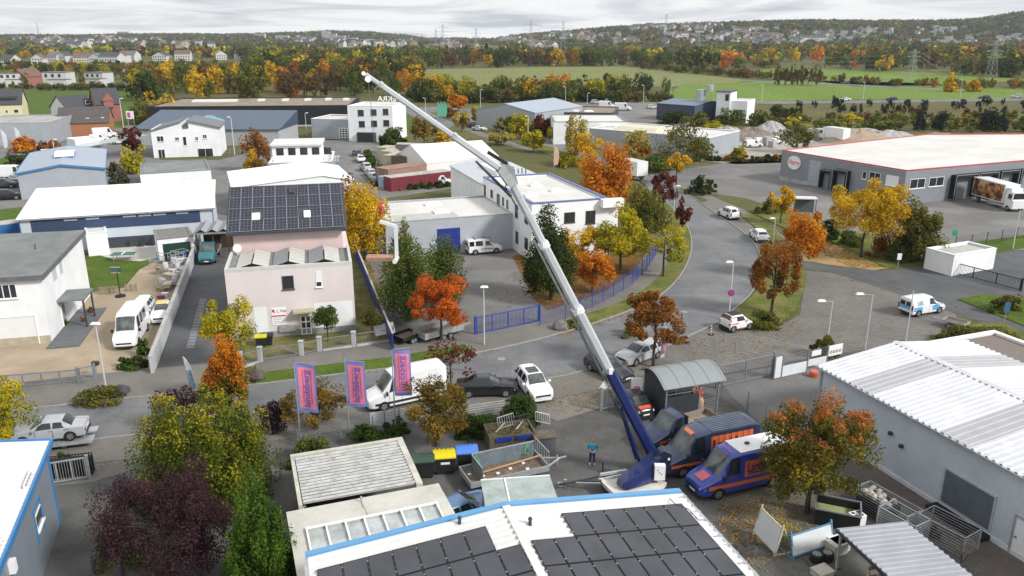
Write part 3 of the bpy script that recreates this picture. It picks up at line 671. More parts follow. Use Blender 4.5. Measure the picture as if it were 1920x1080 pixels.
# ---- white hall on the right with lap roof bands
def right_hall():
 h=4.6; A=(21.0,50.2); ux=Vector((.938,.345)).normalized(); B=(A[0]+ux.x*13.1,A[1]+ux.y*13.1)
 L_=34; back=Vector((ux.y,-ux.x))
 A2=(A[0]+back.x*L_,A[1]+back.y*L_); B2=(B[0]+back.x*L_,B[1]+back.y*L_)
 s=Bld('white_hall','white ribbed hall with grey roof bands and roller door at the right edge','building',A2,B2,L_,h)
 W=s.W; rh=.75; wm=corrmat('pale_wall_cladding',(.52,.585,.65),2.2,1,.5,.1,.35,dirt=(.46,.51,.56))
 b=MB(); b.box(0,W,0,L_,-.3,h); b.add([(0,L_,h),(W,L_,h),(W/2,L_,h+rh),(0,0,h),(W,0,h),(W/2,0,h+rh)],[(1,0,2),(3,4,5)]); b.build('wall',wm,s.o)
 rm=mat('white_ribbed_roof',(.55,.56,.58),.5,var=.05,scale=.5,dirt=(.66,.66,.66),dscale=.6); gm=mat('grey_roof_band',(.38,.38,.395),.5,var=.06,scale=1)
 e=.25
 bands=[(L_+e,'w',3.0),(0,'g',2.0),(0,'w',5.2),(0,'g',2.0),(0,'w',5.2),(0,'g',2.0),(0,'w',5.2),(0,'g',2.0),(0,'w',8)]
 bw=MB(); bg_=MB(); y=L_+e
 for _,c,d in bands:
  y0=max(-e,y-d)
  if y0>=y: break
  for side in (0,1):
   t=bw if c=='w' else bg_; k=len(t.f); n=max(2,int((y-y0)/.42))
   if side==0:
    ribsheet(t,(-e,y0,h-.04),(-e,y,h-.04),(W/2-.1,y0,h+rh),(W/2-.1,y,h+rh),n,.07,.3); t.f[k:]=[f[::-1] for f in t.f[k:]]
   else:
    ribsheet(t,(W/2+.1,y0,h+rh),(W/2+.1,y,h+rh),(W+e,y0,h-.04),(W+e,y,h-.04),n,.07,.3); t.f[k:]=[f[::-1] for f in t.f[k:]]
  y=y0
 bw.build('roof',rm,s.o); bg_.build('roof_band',gm,s.o)
 b=MB(); b.add([(W/2-.3,-e,h+rh+.03),(W/2,-e,h+rh+.1),(W/2+.3,-e,h+rh+.03),(W/2-.3,L_+e,h+rh+.03),(W/2,L_+e,h+rh+.1),(W/2+.3,L_+e,h+rh+.03)],[(0,1,4,3),(1,2,5,4)]); b.build('ridge_cap',rm,s.o)
 b=MB(); b.box(-e-.12,-e-.002,-e,L_+e,h-.16,h-.03); b.build('gutter',M_ALU,s.o)
 b=MB(); b.box(-.09,-.004,L_-.25,L_-.13,.0,h-.17); b.build('downpipe',M_ALU,s.o)
 b=MB(); b.box(-.06,-.003,0,L_,0,.28); b.build('plinth',mat('white_plinth',(.6,.62,.64),.8,var=.1),s.o)
 u0,_=s.on('left',1768,920); u1,_=s.on('left',1858,975)
 _,zt=s.on('left',1768,875); _,zb=s.on('left',1768,950)
 s.panel('left',u0,u1,.5,zt,mat('roller_shutter',(.17,.20,.23),.5,.3),name='roller_door',slats=26,frame=mat('door_frame_grey',(.42,.44,.47),.5))
 b=MB(); b.box(-.9,-.065,min(u0,u1)-.2,max(u0,u1)+.2,.0,.30); b.build('loading_ledge',M_BLACK,s.o)
 u0,_=s.on('left',1897,1020); u1,_=s.on('left',1935,1050); d=s.panel('left',u0,u1,.05,2.2,mat('white_door',(.72,.73,.74),.5,var=.03),frame=M_ALU)
 b=MB(); s.fb(b,'left',max(u0,u1)-.2,max(u0,u1)-.08,1.05,1.1,.03,.1); b.build('handle',M_DARK,d)
 for px,py in ((1672,812),(1692,836)):
  u,z=s.on('left',px,py); b=MB(); s.fb(b,'left',u-.1,u+.1,z-.1,z+.1,0,.22); b.build('wall_lamp',M_DARK,s.o)
 t=Bld('gravel_roof_annexe','low annexe with brown gravel roof behind the white hall','annexe',(B[0]+.6,B[1]-7),(B[0]+9,B[1]-3.8),10,3.4)
 t.flat(M_WHITE,mat('roof_gravel',(.20,.165,.145),.95,var=.35,scale=12),par=.25)
right_hall()
# ---- blue-grey hall, bottom left
def blue_hall():
 h=5.0; c=G(83,832,h); d=Vector((.33,-.944)).normalized(); n=Vector((-d.y*-1,d.x*-1)) 
 L_=22; A=(c[0]+d.x*L_,c[1]+d.y*L_)           # right wall runs from A (near) to c (far)
 left=Vector((-.944,-.33))
 W=12; B0=(A[0]+left.x*W,A[1]+left.y*W)
 s=Bld('blue_grey_hall','blue-grey clad hall with white ribbed roof and blue trim in the lower left corner','building',B0,A,L_,h)
 wm=corrmat('blue_grey_cladding',(.24,.275,.315),.9,1,amt=.2,dirt=(.21,.25,.30)); s.walls(wm)
 b=MB(); e=.25; ribsheet(b,(-e,-e,h+1.7),(-e,L_+e,h+1.7),(s.W+e,-e,h+.02),(s.W+e,L_+e,h+.02),66,.05,.35); b.f=[f[::-1] for f in b.f]; b.build('roof',M_ROOFW,s.o)
 b=MB(); W=s.W
 b.box(W+e+.002,W+e+.12,-e,L_+e+.1,h-.22,h+.1)
 b.add([(-e,L_+e+.002,h+1.5),(W+e,L_+e+.002,h-.2),(W+e,L_+e+.002,h+.12),(-e,L_+e+.002,h+1.82),(-e,L_+e+.1,h+1.5),(W+e,L_+e+.1,h-.2),(W+e,L_+e+.1,h+.12),(-e,L_+e+.1,h+1.82)],[(3,2,1,0),(4,5,6,7),(0,1,5,4),(2,3,7,6),(1,2,6,5),(0,4,7,3)])
 b.build('roof_trim',M_BLUE,s.o)
 b=MB(); b.box(W+.002,W+.08,L_-.08,L_+.08,0,h-.24); b.build('corner_trim',M_BLUE,s.o)
 for (x0,y0,x1,y1) in ((64,950,80,992),(42,890,62,918),(-6,1010,10,1050)):
  s.winpx('right',x0,y0,x1,y1,n=1,fm=M_TRIMW)
 u,z=s.on('right',72,975); 
 b=MB(); s.fb(b,'right',u-.75,u-.68,z-.9,z+.95,0,.07); s.fb(b,'right',u+.68,u+.75,z-.9,z+.95,0,.07); s.fb(b,'right',u-.68,u+.68,z+.88,z+.95,0,.07); b.build('window_surround',M_BLUE,s.o)
 u,z=s.on('right',18,1062); b=MB(); s.fb(b,'right',u-.2,u+.2,z-.3,z+.3,0,.25); b.build('meter_box',M_TRIMW,s.o)
blue_hall()
# ---- white house left, mono-pitch felt roof
def white_house():
 h=6.3; c=Vector(G(73,515,h)); dd=Vector((-.241,.97)); ux=Vector((.97,.241)); W=13; D=14.2
 A=(c.x-ux.x*W,c.y-ux.y*W)
 s=Bld('white_house','white rendered house with grey flat felt roof left of the sandy yard','house',A,c,D,h)
 s.walls(M_WHITE,h-.1)
 b=MB(); e=.35; r=.55
 b.add([(-e,-e,h+.12),(W+e,-e,h+.02),(W+e,D+e,h+r),(-e,D+e,h+r+.1)]+[(-e,-e,h-.2),(W+e,-e,h-.28),(W+e,D+e,h+r-.28),(-e,D+e,h+r-.2)],[(0,1,2,3),(7,6,5,4),(0,4,5,1),(1,5,6,2),(2,6,7,3),(3,7,4,0)])
 b.build('roof',mat('grey_green_felt',(.165,.178,.172),.95,var=.12,scale=.8,dirt=(.21,.22,.21),dscale=.25),s.o)
 b=MB(); b.add([(W+e+.002,-e,h-.38),(W+e+.06,-e,h-.38),(W+e+.06,D+e,h+r-.38),(W+e+.002,D+e,h+r-.38),(W+e+.002,-e,h+.08),(W+e+.06,-e,h+.08),(W+e+.06,D+e,h+r+.06),(W+e+.002,D+e,h+r+.06)],[(3,2,1,0),(4,5,6,7),(0,1,5,4),(1,2,6,5),(2,3,7,6),(3,0,4,7)]); b.box(-e,W+e,-e-.06,-e-.002,h-.36,h+.05); b.build('fascia',mat('slate_fascia',(.12,.125,.135),.7,var=.1),s.o)
 b=MB(); b.box(W,W+.001,0,D,h-.2,h-.15)
 x,y=3.9,4.0
 p=s.I@GV(67,470,h+.2); b=MB(); b.tube([(p.x,p.y,h),(p.x,p.y,h+.85)],.05,8); b.build('roof_pipe',M_DARK,s.o)
 s.winpx('front',-8,533,32,560,n=3)
 s.panelpx('front',-30,595,70,648,mat('garage_white',(.70,.71,.72),.6,var=.03),name='garage_door',frame=M_TRIMW,slats=0)
 s.panelpx('right',98,502,106,527,mat('blind_grey',(.48,.49,.5),.6,var=0),name='window_blind'); s.panelpx('right',111,490,117,515,mat('blind_grey',(0,0,0)),name='window_blind')
 b=MB(); s.fb(b,'front',-4,W+.0,-.3,.75,.001,.06); 
 b.build('plinth',mat('unrendered_plinth',(.42,.37,.28),.95,var=.15),s.o)
 p=s.I@GV(118,552,2.9); q=s.I@GV(165,548,2.9); y0,_=s.on('right',118,552); 
 ys=p.y; b=MB(); b.box(W+.003,W+2.3,3.2,6.6,2.72,2.9); b.build('porch_roof',mat('grey_green_felt',(0,0,0)),s.o)
 for y in (3.35,6.3): b=MB(); b.box(W+2.05,W+2.19,y,y+.14,.12,2.72); b.build('porch_post',M_DARK,s.o)
 b=MB(); b.box(W+.003,W+2.6,-1.6,9,-.1,.12); b.build('terrace',mat('dark_paving',(.12,.125,.135),.9,var=.1),s.o)
 s.panel('right',4.0,5.0,.14,2.2,mat('grey_door',(.3,.3,.31),.5),name='door',frame=M_TRIMW)
 return s
WH=white_house()
# ---- pink house with solar roof
def pink_house():
 h=6.6; A=G(420,505,h); B=G(660,490,h); D=13.5
 s=Bld('pink_house','pale pink house with dark solar roof beside the asphalt drive','house',A,B,D,h)
 pink=mat('pale_pink_render',(.65,.585,.58),.85,var=.04,scale=.5,dirt=(.60,.535,.53),dscale=.2); W=s.W
 s.walls(pink,h-.35)
 dk=s.D*.46
 b=MB(); 
 for q in ((0,W,0,.25),(0,.25,.25,dk),(W-.25,W,.25,dk)): b.box(*q,h-.35,h)
 b.build('parapet',mat('grey_white_coping',(.52,.52,.50),.7,var=.08),s.o)
 b=MB(); b.box(.25,W-.25,.25,dk,h-.34,h-.28); b.build('terrace_roof',mat('roof_gravel_grey',(.22,.22,.21),.95,var=.3,scale=8),s.o)
 uh=8.6; b=MB(); x0,x1=.35,W-.55; b.box(x0,x1,dk,s.D-.2,h-.34,uh); 
 yr=(dk+s.D)/2+2.2
 rise=2.9
 b.add([(x0,dk,uh),(x0,s.D-.2,uh),(x0,yr,uh+rise-.1),(x1,dk,uh),(x1,s.D-.2,uh),(x1,yr,uh+rise-.1)],[(0,2,1),(3,4,5)])
 b.build('upper_wall',mat('salmon_pink_render',(.61,.475,.46),.85,var=.04,scale=.5),s.o)
 e=.5; y0=dk-.75; z0=uh-.3
 b=MB(); b.extr([(y0,z0),(yr,uh+rise),(s.D+.4,uh-.1),(s.D+.4,uh+.05),(yr,uh+rise+.16),(y0,z0+.16)],x0-e,x1+e); b.build('roof',M_TILE,s.o)
 b=MB(); b.box(x0-e,x1+e,y0-.14,y0-.002,z0-.02,z0+.14); b.build('gutter',M_DARK,s.o)
 pm=mat('blue_solar_cells',(.013,.014,.026),.22,var=.3,scale=2,spec=.6)
 sl=Vector((0,yr-y0,uh+rise-z0)); Ls=sl.length; sl.normalize(); nn=Vector((0,-sl.z,sl.y))
 holes=[(.36,.52,.62,.85),(.15,.30,.12,.36),(.60,.77,.12,.36)]
 holes=[(.495,.60,.72,.98),(.17,.30,.17,.42),(.62,.74,.17,.42)]
 nc,nr=10,4; x_a,x_b=x0-e+.15,x1+e-.25
 for i in range(nc):
  for j in range(nr):
   a0,a1=i/nc,(i+1)/nc; c0,c1=j/nr,(j+1)/nr; am,cm=(a0+a1)/2,(c0+c1)/2
   if any(h0<am<h1 and k0<cm<k1 for h0,h1,k0,k1 in holes): continue
   b=MB(); X0=x_a+(x_b-x_a)*a0+.02; X1=x_a+(x_b-x_a)*a1-.02; base=Vector((0,y0,z0+.16))
   def P(x,t,z): v=base+sl*(t*(Ls-.35)+.1)+nn*z; return (x,v.y,v.z)
   def bx(xa,xb,t0,t1,za,zb,m):
    p=[P(x,t,z) for z in (za,zb) for x,t in ((xa,t0),(xb,t0),(xb,t1),(xa,t1))]; b.add(p,[(0,3,2,1),(4,5,6,7),(0,1,5,4),(1,2,6,5),(2,3,7,6),(3,0,4,7)],m)
   t0,t1=c0+.006,c1-.006
   bx(X0,X1,t0,t1,.06,.10,0)
   for k in range(1,3): xx=X0+(X1-X0)*k/3; bx(xx-.008,xx+.008,t0,t1,.1,.103,1)
   for k in range(1,4): tt=t0+(t1-t0)*k/4; bx(X0,X1,tt-.0015,tt+.0015,.1,.1035,1)
   for q in ((X0-.02,X0+.02,t0,t1),(X1-.02,X1+.02,t0,t1)): bx(*q,.06,.106,1)
   bx(X0,X1,t0-.005,t0+.005,.06,.107,1)
   b.build('solar_panel',[pm,mat('silver_lines',(.22,.23,.27),.4,.4,var=0)],s.o)
 for h0,h1,k0,k1 in holes:
  b=MB(); xa=x_a+(x_b-x_a)*(h0+.03); xb=x_a+(x_b-x_a)*(h1-.03); base=Vector((0,y0,z0+.16))
  c=[base+sl*(t*Ls+.1)+nn*.2 for t in (k0+.05,k1-.06)]
  b.add([(xa,c[0].y,c[0].z),(xb,c[0].y,c[0].z),(xb,c[1].y,c[1].z),(xa,c[1].y,c[1].z)]+[(x,(v-nn*.25).y,(v-nn*.25).z) for x,v in ((xa,c[0]),(xb,c[0]),(xb,c[1]),(xa,c[1]))],[(0,1,2,3),(0,4,5,1),(1,5,6,2),(2,6,7,3),(3,7,4,0)])
  b.build('roof_window',M_DARK if k0>.5 else mat('white_blind',(.75,.75,.75),.4,var=0),s.o)
 lg=mat('pale_solar_back',(.50,.49,.455),.5,var=.08,scale=3)
 dg=mat('grey_solar_back',(.25,.26,.28),.4,var=.08,scale=3)
 for k in range(3):
  xa=.9+k*(W-1.6)/3; ww=(W-1.9)/3*.92
  for sd in (0,1):
   b=MB(); xm=xa+ww/2; x_0,x_1=(xa,xm-.06) if sd==0 else (xm+.06,xa+ww); zl,zh=h-.15,h+.28
   za,zb=(zl,zh) if sd==0 else (zh,zl)
   b.add([(x_0,.5,za),(x_1,.5,zb),(x_1,dk-.7,zb),(x_0,dk-.7,za),(x_0,.5,za-.05),(x_1,.5,zb-.05),(x_1,dk-.7,zb-.05),(x_0,dk-.7,za-.05)],[(0,1,2,3),(7,6,5,4),(0,4,5,1),(1,5,6,2),(2,6,7,3),(3,7,4,0)],0)
   for i in range(1,5):
    y=.5+(dk-1.2)*i/5; b.add([(x_0,y-.02,za+.004),(x_1,y-.02,zb+.004),(x_1,y+.02,zb+.004),(x_0,y+.02,za+.004)],[(0,1,2,3)],1)
   b.add([(x_0 if sd else x_1,.45,h-.3),(xm,.45,h-.3),(xm,.45,zh)],[(0,1,2)],2)
   b.build('flat_roof_solar_array',[dg if (k==2 and sd==0) or (k==1 and sd==0) else lg,M_DARK,M_BLACK],s.o)
 s.winpx('front',529,517,551,542,n=1,fm=mat('dark_frame',(.10,.08,.06),.5,var=0),fw=.06)
 s.panelpx('front',592,508,603,527,mat('white_blind',(0,0,0)),name='roller_blind'); s.winpx('front',592,527,604,538,n=1)
 s.winpx('front',564,591,584,627,n=2,rows=3,name='door',sill=False,fw=.1)
 s.panelpx('front',590,566,662,612,M_WHITE,name='white_wall_field',off=.015)
 s.panelpx('front',478,576,502,628,M_WHITE,name='white_wall_field',off=.015)
 u0,z1=s.on('front',508,578); u1,z0=s.on('front',538,608)
 sg=s.panel('front',u0,u1,z0,z1,M_TRIMW,name='sign',off=.04)
 rd=mat('sign_red',(.62,.03,.07),.5,var=0); dkk=mat('sign_ink',(.06,.06,.07),.6,var=0)
 b=MB(); wu=u1-u0; hz=z1-z0
 s.fb(b,'front',u0+.05*wu,u0+.2*wu,z1-.24*hz,z1-.08*hz,.041,.05); s.fb(b,'front',u0,u0+.98*wu,z0+.5*hz,z0+.575*hz,.041,.05); b.build('sign_mark',rd,sg)
 text_mesh('sign_lettering','J. C. Fritz',.36,dkk,sg,(u0+.62*wu,-.05,z1-.2*hz),(R(90),0,0),.004,sx=.8)
 b=MB()
 for i,zf in enumerate((.40,.31,.20,.12)): s.fb(b,'front',u0+.1*wu,u0+(.75-.12*(i%3))*wu,z0+zf*hz,z0+(zf+.03)*hz,.041,.048)
 b.build('sign_small_print',mat('sign_grey',(.42,.42,.44),.6,var=0),sg)
 u0,z1=s.on('front',523,609); u1,z0=s.on('front',556,614); s.panel('front',u0,u1,z0-.3,z1-.05,M_ALU,name='letter_box_row',off=.18)
 b=MB(); u0,z=s.on('front',550,584); u1,_=s.on('front',590,584); s.fb(b,'front',u0,u1,z+.05,z+.22,.001,1.0); b.build('door_canopy',mat('mossy_canopy',(.40,.38,.27),.9),s.o)
 b=MB(); s.fb(b,'front',-.0,W,-.3,.55,.001,.04); b.build('plinth',mat('grey_plinth',(.27,.28,.30),.8),s.o)
 b=MB(); p=s.I@GV(445,465,h+.4); c=Vector((p.x,p.y,h+.4)); 
 for i in range(10):
  pass
 b.tube([c+Vector((0,-.12,0)),c+Vector((0,0,0)),c+Vector((0,.02,0))],[.40,.3,.05],14); b.tube([c-Vector((0,0,.7)),c],.04,6); b.build('satellite_dish',M_TRIMW,s.o)
pink_house()
# ---- white office and its grey wing
def office():
 h=7.2; A=G(997,381,h); B=G(1142,371,h); A=Vector(A); B=Vector(B)
 lb=Vector(G(905,331,h)); D=(lb-A).dot(Vector((-(B-A).y,(B-A).x)).normalized())
 s=Bld('office_building','two-storey white office with blue roof edge behind the crane boom','office',A,B,D,h)
 bt=mat('blue_coping',(.10,.14,.28),.5,var=.05)
 s.flat(M_WHITE,M_ROOFL,bt,.35,.14,.4)
 W=s.W
 for (x,y) in ((.35,.75),(.5,.62),(.62,.4),(.2,.3)): s.skylight(W*x,D*y,1.6,1.2,h-.35)
 for q in ((1058,398,1078,417),(1098,395,1116,419)): s.winpx('front',*q,n=2,fm=M_DARK)
 for q in ((908,347,911,367),(920,356,924,371),(932,364,937,386),(942,370,945,386),(950,375,953,392),(966,384,971,409),(984,400,990,420),(967,434,972,457),(984,446,990,468)): s.winpx('left',*q,n=1,fm=M_DARK,sill=False)
 b=MB(); b.box(W*.88,W+1.6,-.9,.0-.002,h-1.0,h-.02); b.build('bay_roof',M_WHITE,s.o)
 b=MB(); b.box(W+.003,W+1.4,.2,3.5,.0,h-1.02); b.build('bay',M_WHITE,s.o)
 s.win('front',W*.80,W*.86,3.2,5.0,n=1,fm=M_DARK) if 0 else None
 C=s.M@Vector((0,D+.02,0)); E=s.M@Vector((W,D+.02,0))
 t=Bld('metal_roof_hall','pale metal roofed hall joined behind the white office','building',C,E,18,6.0)
 t.gable(M_WHITE,mat('pale_metal_roof',(.50,.53,.56),.45,.2,var=.06),.7,'y',.2); 
 b=MB(); b.extr([(3,6.5),(4,7.1),(12,7.1),(13,6.5)],t.W*.32,t.W*.46); b.build('ridge_skylight',M_TRIMW,t.o)
 for i in range(4): b=MB(); x=t.W*(.6+.07*i); b.tube([(x,4+i*.3,6.1),(x,4+i*.3,7.3)],.09,6); b.build('roof_vent',M_DARK,t.o)
 h2=4.6; P=Vector(G(958,400,h2)); Q=Vector(G(722,417,h2)); bk=Vector(G(905,366,h2)); wd=(P-Q).normalized(); P=P+wd*.5; Dw=(bk-P).dot(Vector((-wd.y,wd.x)))
 g=Bld('grey_workshop_wing','low grey clad workshop with deep blue door and white flat roof','workshop',Q,P,Dw,h2)
 g.flat(corrmat('light_grey_cladding',(.42,.45,.49),1.2,0,amt=.2),M_ROOFL,M_ALU,.25,.08,.3)
 g.panelpx('front',820,428,863,478,M_SLATBLUE,ground=True,name='door',off=.05)
 p=g.I@GV(827,395,h2); g.skylight(p.x,p.y,2.0,1.6,h2-.25); p=g.I@GV(812,381,h2); g.skylight(p.x,p.y,2.2,1.2,h2-.25)
 b=MB(); b.box(1.5,9.5,.6,4.5,h2-.229,h2-.215); b.build('roof_patch',mat('grey_membrane',(.44,.43,.41),.8),g.o)
office()
# ---- white roofed hall mid left
def mid_hall():
 h=4.4; A=Vector(G(35,412,h)); B=Vector(G(398,390,h)); n=Vector((-(B-A).y,(B-A).x)).normalized(); D=(Vector(G(408,328,h+2.4))-B).dot(n)
 s=Bld('white_roof_hall','long hall with brilliant white mono-pitch roof and dark blue wall band','building',A,B,D,h)
 W=s.W; b=MB(); r=1.6; b.add([(0,0,-.3),(W,0,-.3),(W,D,-.3),(0,D,-.3),(0,0,h),(W,0,h),(W,D,h+r),(0,D,h+r)],[(3,2,1,0),(0,1,5,4),(1,2,6,5),(2,3,7,6),(3,0,4,7)]); b.build('wall',corrmat('white_grey_cladding',(.55,.60,.66),1.6,0,amt=.3),s.o)
 b=MB(); e=.3; ribsheet(b,(-e,-e,h+.05),(W+e,-e,h+.05),(-e,D+e,h+r+.1),(W+e,D+e,h+r+.1),70,.04); b.build('roof',mat('brilliant_white_roof',(.88,.88,.88),.5,var=.02),s.o)
 b=MB(); b.box(-e,W+e,-e-.08,-e-.002,h-.12,h+.09); b.build('gutter',M_ALU,s.o)
 b=MB(); s.fb(b,'front',1.2,W-1.6,h-1.75,h-.15,.0,.05); b.build('wall_band',corrmat('dark_blue_cladding',(.045,.07,.14),1.6,0,amt=.4),s.o)
 b=MB(); s.fb(b,'front',W*.42,W*.75,.0,h-3.0,.0,.05); b.build('dark_lower_wall',corrmat('slate_cladding',(.05,.06,.08),1.6,2,amt=.4),s.o)
 for i,u in enumerate((.22,.33,.52,.6,.68,.8)): b=MB(); s.fb(b,'front',W*u,W*u+1.5,h-.5,h-.3,.05,.1); b.build('high_window',mat('pale_pane',(.4,.44,.5),.2,var=0),s.o)
 b=MB(); b.box(-.05,.05,-.05,.05,0,h-.05); b.box(W-.05,W+.05,-.05,.05,0,h-.05); b.build('corner_trim',M_BLUE,s.o)
mid_hall()
def more_buildings():
 s=Bld.roofpx('white_garden_store','plain white rendered block behind the white house','store',(160,438),(200,434),2.9,7); s.flat(M_WHITE,M_ROOFW,M_WHITE,.1,.05,.2)
 s=Bld.roofpx('garage','white garage with dark green door under grey felt roof','garage',(294,448),(362,441),2.9,5.2); s.flat(M_WHITE,mat('streaked_felt',(.20,.195,.18),.95,var=.2,scale=.8,dirt=(.10,.10,.09),dscale=.8),mat('grey_trim',(.2,.2,.2),.7),.12,.14,.25)
 s.panelpx('front',306,455,358,482,mat('dark_green_door',(.012,.045,.032),.5),ground=True,name='garage_door',off=.04,slats=8)
 A=Vector(G(364,437,3.4)); B=Vector(G(428,434,3.4)); s=Bld('timber_carport','open timber carport with solar sheets on its roof at the head of the drive','carport',A,B,6,3.4)
 W=s.W; 
 for x in (.05,W/2,W-.2):
  for y in (.1,5.6): b=MB(); b.box(x,x+.16,y,y+.16,0,3.2); b.build('post',mat('dark_timber',(.06,.035,.02),.9),s.o)
 b=MB(); b.box(-.2,W+.2,-.2,6.2,3.2,3.34); b.build('roof',M_GREYR,s.o)
 b=MB(); b.box(.2,W-.2,5.76,5.9,0,3.19); b.build('back_wall',mat('dark_timber',(0,0,0)),s.o)
 for k in range(3):
  x0=.1+k*W/3; b=MB(); b.add([(x0,0,3.4),(x0+W/3*.46,0,3.75),(x0+W/3*.46,5.6,3.75),(x0,5.6,3.4)],[(0,1,2,3)]); b.add([(x0+W/3*.5,0,3.75),(x0+W/3*.96,0,3.4),(x0+W/3*.96,5.6,3.4),(x0+W/3*.5,5.6,3.75)],[(0,1,2,3)]); b.build('solar_array',mat('grey_solar_back',(0,0,0)),s.o)
 for i in range(5):
  p=s.M@Vector((.6+.75*(i%3)*1.0,2.5+(i//3)*1.3,0)); b=MB()
  for k in range(3): b.box(-.3,.3,-.4,.4,.08+k*.42,.08+k*.42+.36); b.box(-.33,.33,-.43,.43,k*.42+.0,k*.42+.07)
  o=b.build('pallet_stack',mat('red_brown_wood',(.20,.09,.06),.9,var=.3,scale=4)); o.location=p; o.rotation_euler=(0,0,s.rz); tag(o,'stack of reddish timber crates in the dark timber carport','crate stack','crate stacks in the timber carport')
 h=4.3; A=Vector(G(32,326,h)); B=Vector(G(195,316,h)); s=Bld('blue_trim_hall','grey hall with low gable roof, blue verge trim and a roof lantern','building',A,B,26,h)
 s.gable(corrmat('light_grey_cladding2',(.37,.40,.44),1.2,0,amt=.2),mat('grey_blue_sheet_roof',(.34,.38,.45),.5,.1,var=.05),1.0,'y',.25,trim=M_BLUE)
 b=MB(); b.extr([(9,5.05),(9,5.55),(13,5.9),(17,5.55),(17,5.05)],s.W*.40,s.W*.62); o=b.build('roof_lantern',M_BLUE,s.o)
 b=MB(); b.extr([(8.8,5.56),(13,5.92),(17.2,5.56),(17.2,5.66),(13,6.02),(8.8,5.66)],s.W*.39,s.W*.63); b.build('lantern_cover',M_TRIMW,o)
 h=4.4; A=Vector(G(436,352,h)); B=Vector(G(662,338,h)); s=Bld('pale_gable_hall','pale gabled hall directly behind the solar roof of the pink house','building',A,B,15,h); s.gable(M_WHITE,mat('brilliant_white_roof',(0,0,0)),1.0,'y',.2,ridge=.74)
 h=4.6; A=Vector(G(503,305,h)); B=Vector(G(622,302,h)); s=Bld('terrace_building','white building with balustraded roof terrace right of the orange tree','building',A,B,13,h); s.flat(corrmat('light_grey_cladding2',(0,0,0)),M_ROOFL,M_TRIMW,.5,.1,.25)
 u=Bld('roof_pavilion','',None,A,B,1,1); bpy.data.objects.remove(u.o)
 b=MB(); b.box(.3,s.W*.82,4.5,12.5,h-.48,h+2.3); up=b.build('upper_storey',M_WHITE,s.o)
 b=MB(); b.box(.0,s.W*.85,4.0,12.8,h+2.3,h+2.6); b.build('upper_roof',M_ROOFW,s.o)
 for i in range(5): b=MB(); b.box(1+i*2.1,2.3+i*2.1,4.45,4.6,h+.6,h+1.9); b.build('window',M_GLASS,s.o)
 b=MB()
 for i in range(30): x=.3+i*.4; b.box(x,x+.09,2.2,2.26,h-.4,h+.5)
 b.box(.2,12.3,2.18,2.28,h+.5,h+.58); b.build('balustrade',M_TRIMW,s.o)
 h=6.2; A=Vector(G(282,243,h)); B=Vector(G(409,240,h)); s=Bld('twin_roof_house','white house with two opposed grey mono-pitch roofs and a roof terrace','house',A,B,12,h); W=s.W
 s.walls(M_WHITE,h)
 for k,(x0,x1,z0,z1) in enumerate(((-.4,W*.46,h-.2,h+1.7),(W*.54,W+.5,h+1.9,h+.2))):
  b=MB(); b.add([(x0,-.4,z0),(x1,-.4,z1),(x1,12.4,z1),(x0,12.4,z0),(x0,-.4,z0-.22),(x1,-.4,z1-.22),(x1,12.4,z1-.22),(x0,12.4,z0-.22)],[(0,1,2,3),(7,6,5,4),(0,4,5,1),(1,5,6,2),(2,6,7,3),(3,7,4,0)]); b.build('roof',mat('grey_metal_roof',(.15,.155,.165),.6,var=.08),s.o)
  b=MB(); xa,xb=(0,W*.45) if k==0 else (W*.56,W); za,zb=(h-.2,h+1.5) if k==0 else (h+1.7,h+.2)
  b.add([(xa,0.0,h),(xb,0.0,h),(xb,.0,zb-.06),(xa,.0,max(h,za)-.06),(xa,12,h),(xb,12,h),(xb,12,zb-.06),(xa,12,max(h,za)-.06)],[(0,1,2,3),(7,6,5,4),(1,5,6,2),(0,3,7,4)]); b.build('gable_wall',M_WHITE,s.o)
 b=MB(); b.extr([(-.1,h),(6,h+.9),(6,h)],W*.46,W*.54); b.build('dormer',mat('grey_metal_roof',(0,0,0)),s.o)
 for q in ((294,255,307,266),(328,257,336,264),(366,256,372,264),(380,252,388,260),(297,280,310,299),(371,278,400,296)): s.winpx('front',*q,n=2)
 s.winpx('front',343,256,350,273,n=1)
 t=Bld('grey_roof_extension','low white extension with grey felt roofs before the twin-roof house','extension',G(262,326,3.2),G(395,318,3.2),14,3.2); t.flat(M_WHITE,M_GREYR,mat('grey_trim',(0,0,0)),.15,.1,.3)
 h=6.2; s=Bld('yellow_house','pale yellow gabled house with dark tiled roof and dormer at the left edge','house',G(-70,200,5.0),G(40,197,5.0),11,5.4); s.gable(mat('yellow_render',(.62,.56,.36),.85,var=.05),M_TILE,4.2,'x',.3)
 b=MB(); b.box(s.W*.62,s.W*.92,1.2,4.5,5.8,7.7); d=b.build('dormer',M_TILE,s.o); b=MB(); b.box(s.W*.65,s.W*.9,1.1,1.2,6.4,7.2); b.build('pane',M_GLASS,d)
 for q in ((26,205,35,212),(10,206,15,212)): s.winpx('front',*q,n=1)
 h=5; s=Bld('farmhouse','white and red farmhouse with steep dark roof beside the green field','house',G(124,203,4.5),G(178,199,4.5),9,4.5); s.gable(M_WHITE,M_TILE,3.4,'x',.3); s.winpx('front',160,188,168,195,n=1,fm=M_TRIMW)
 s=Bld('red_gable_house','red rendered house with dark steep roof behind the brick barn','house',G(180,196,5.5),G(226,194,5.5),11,5.5); s.gable(mat('dull_red_render',(.30,.12,.10),.85),M_TILE,4.4,'x',.3); 
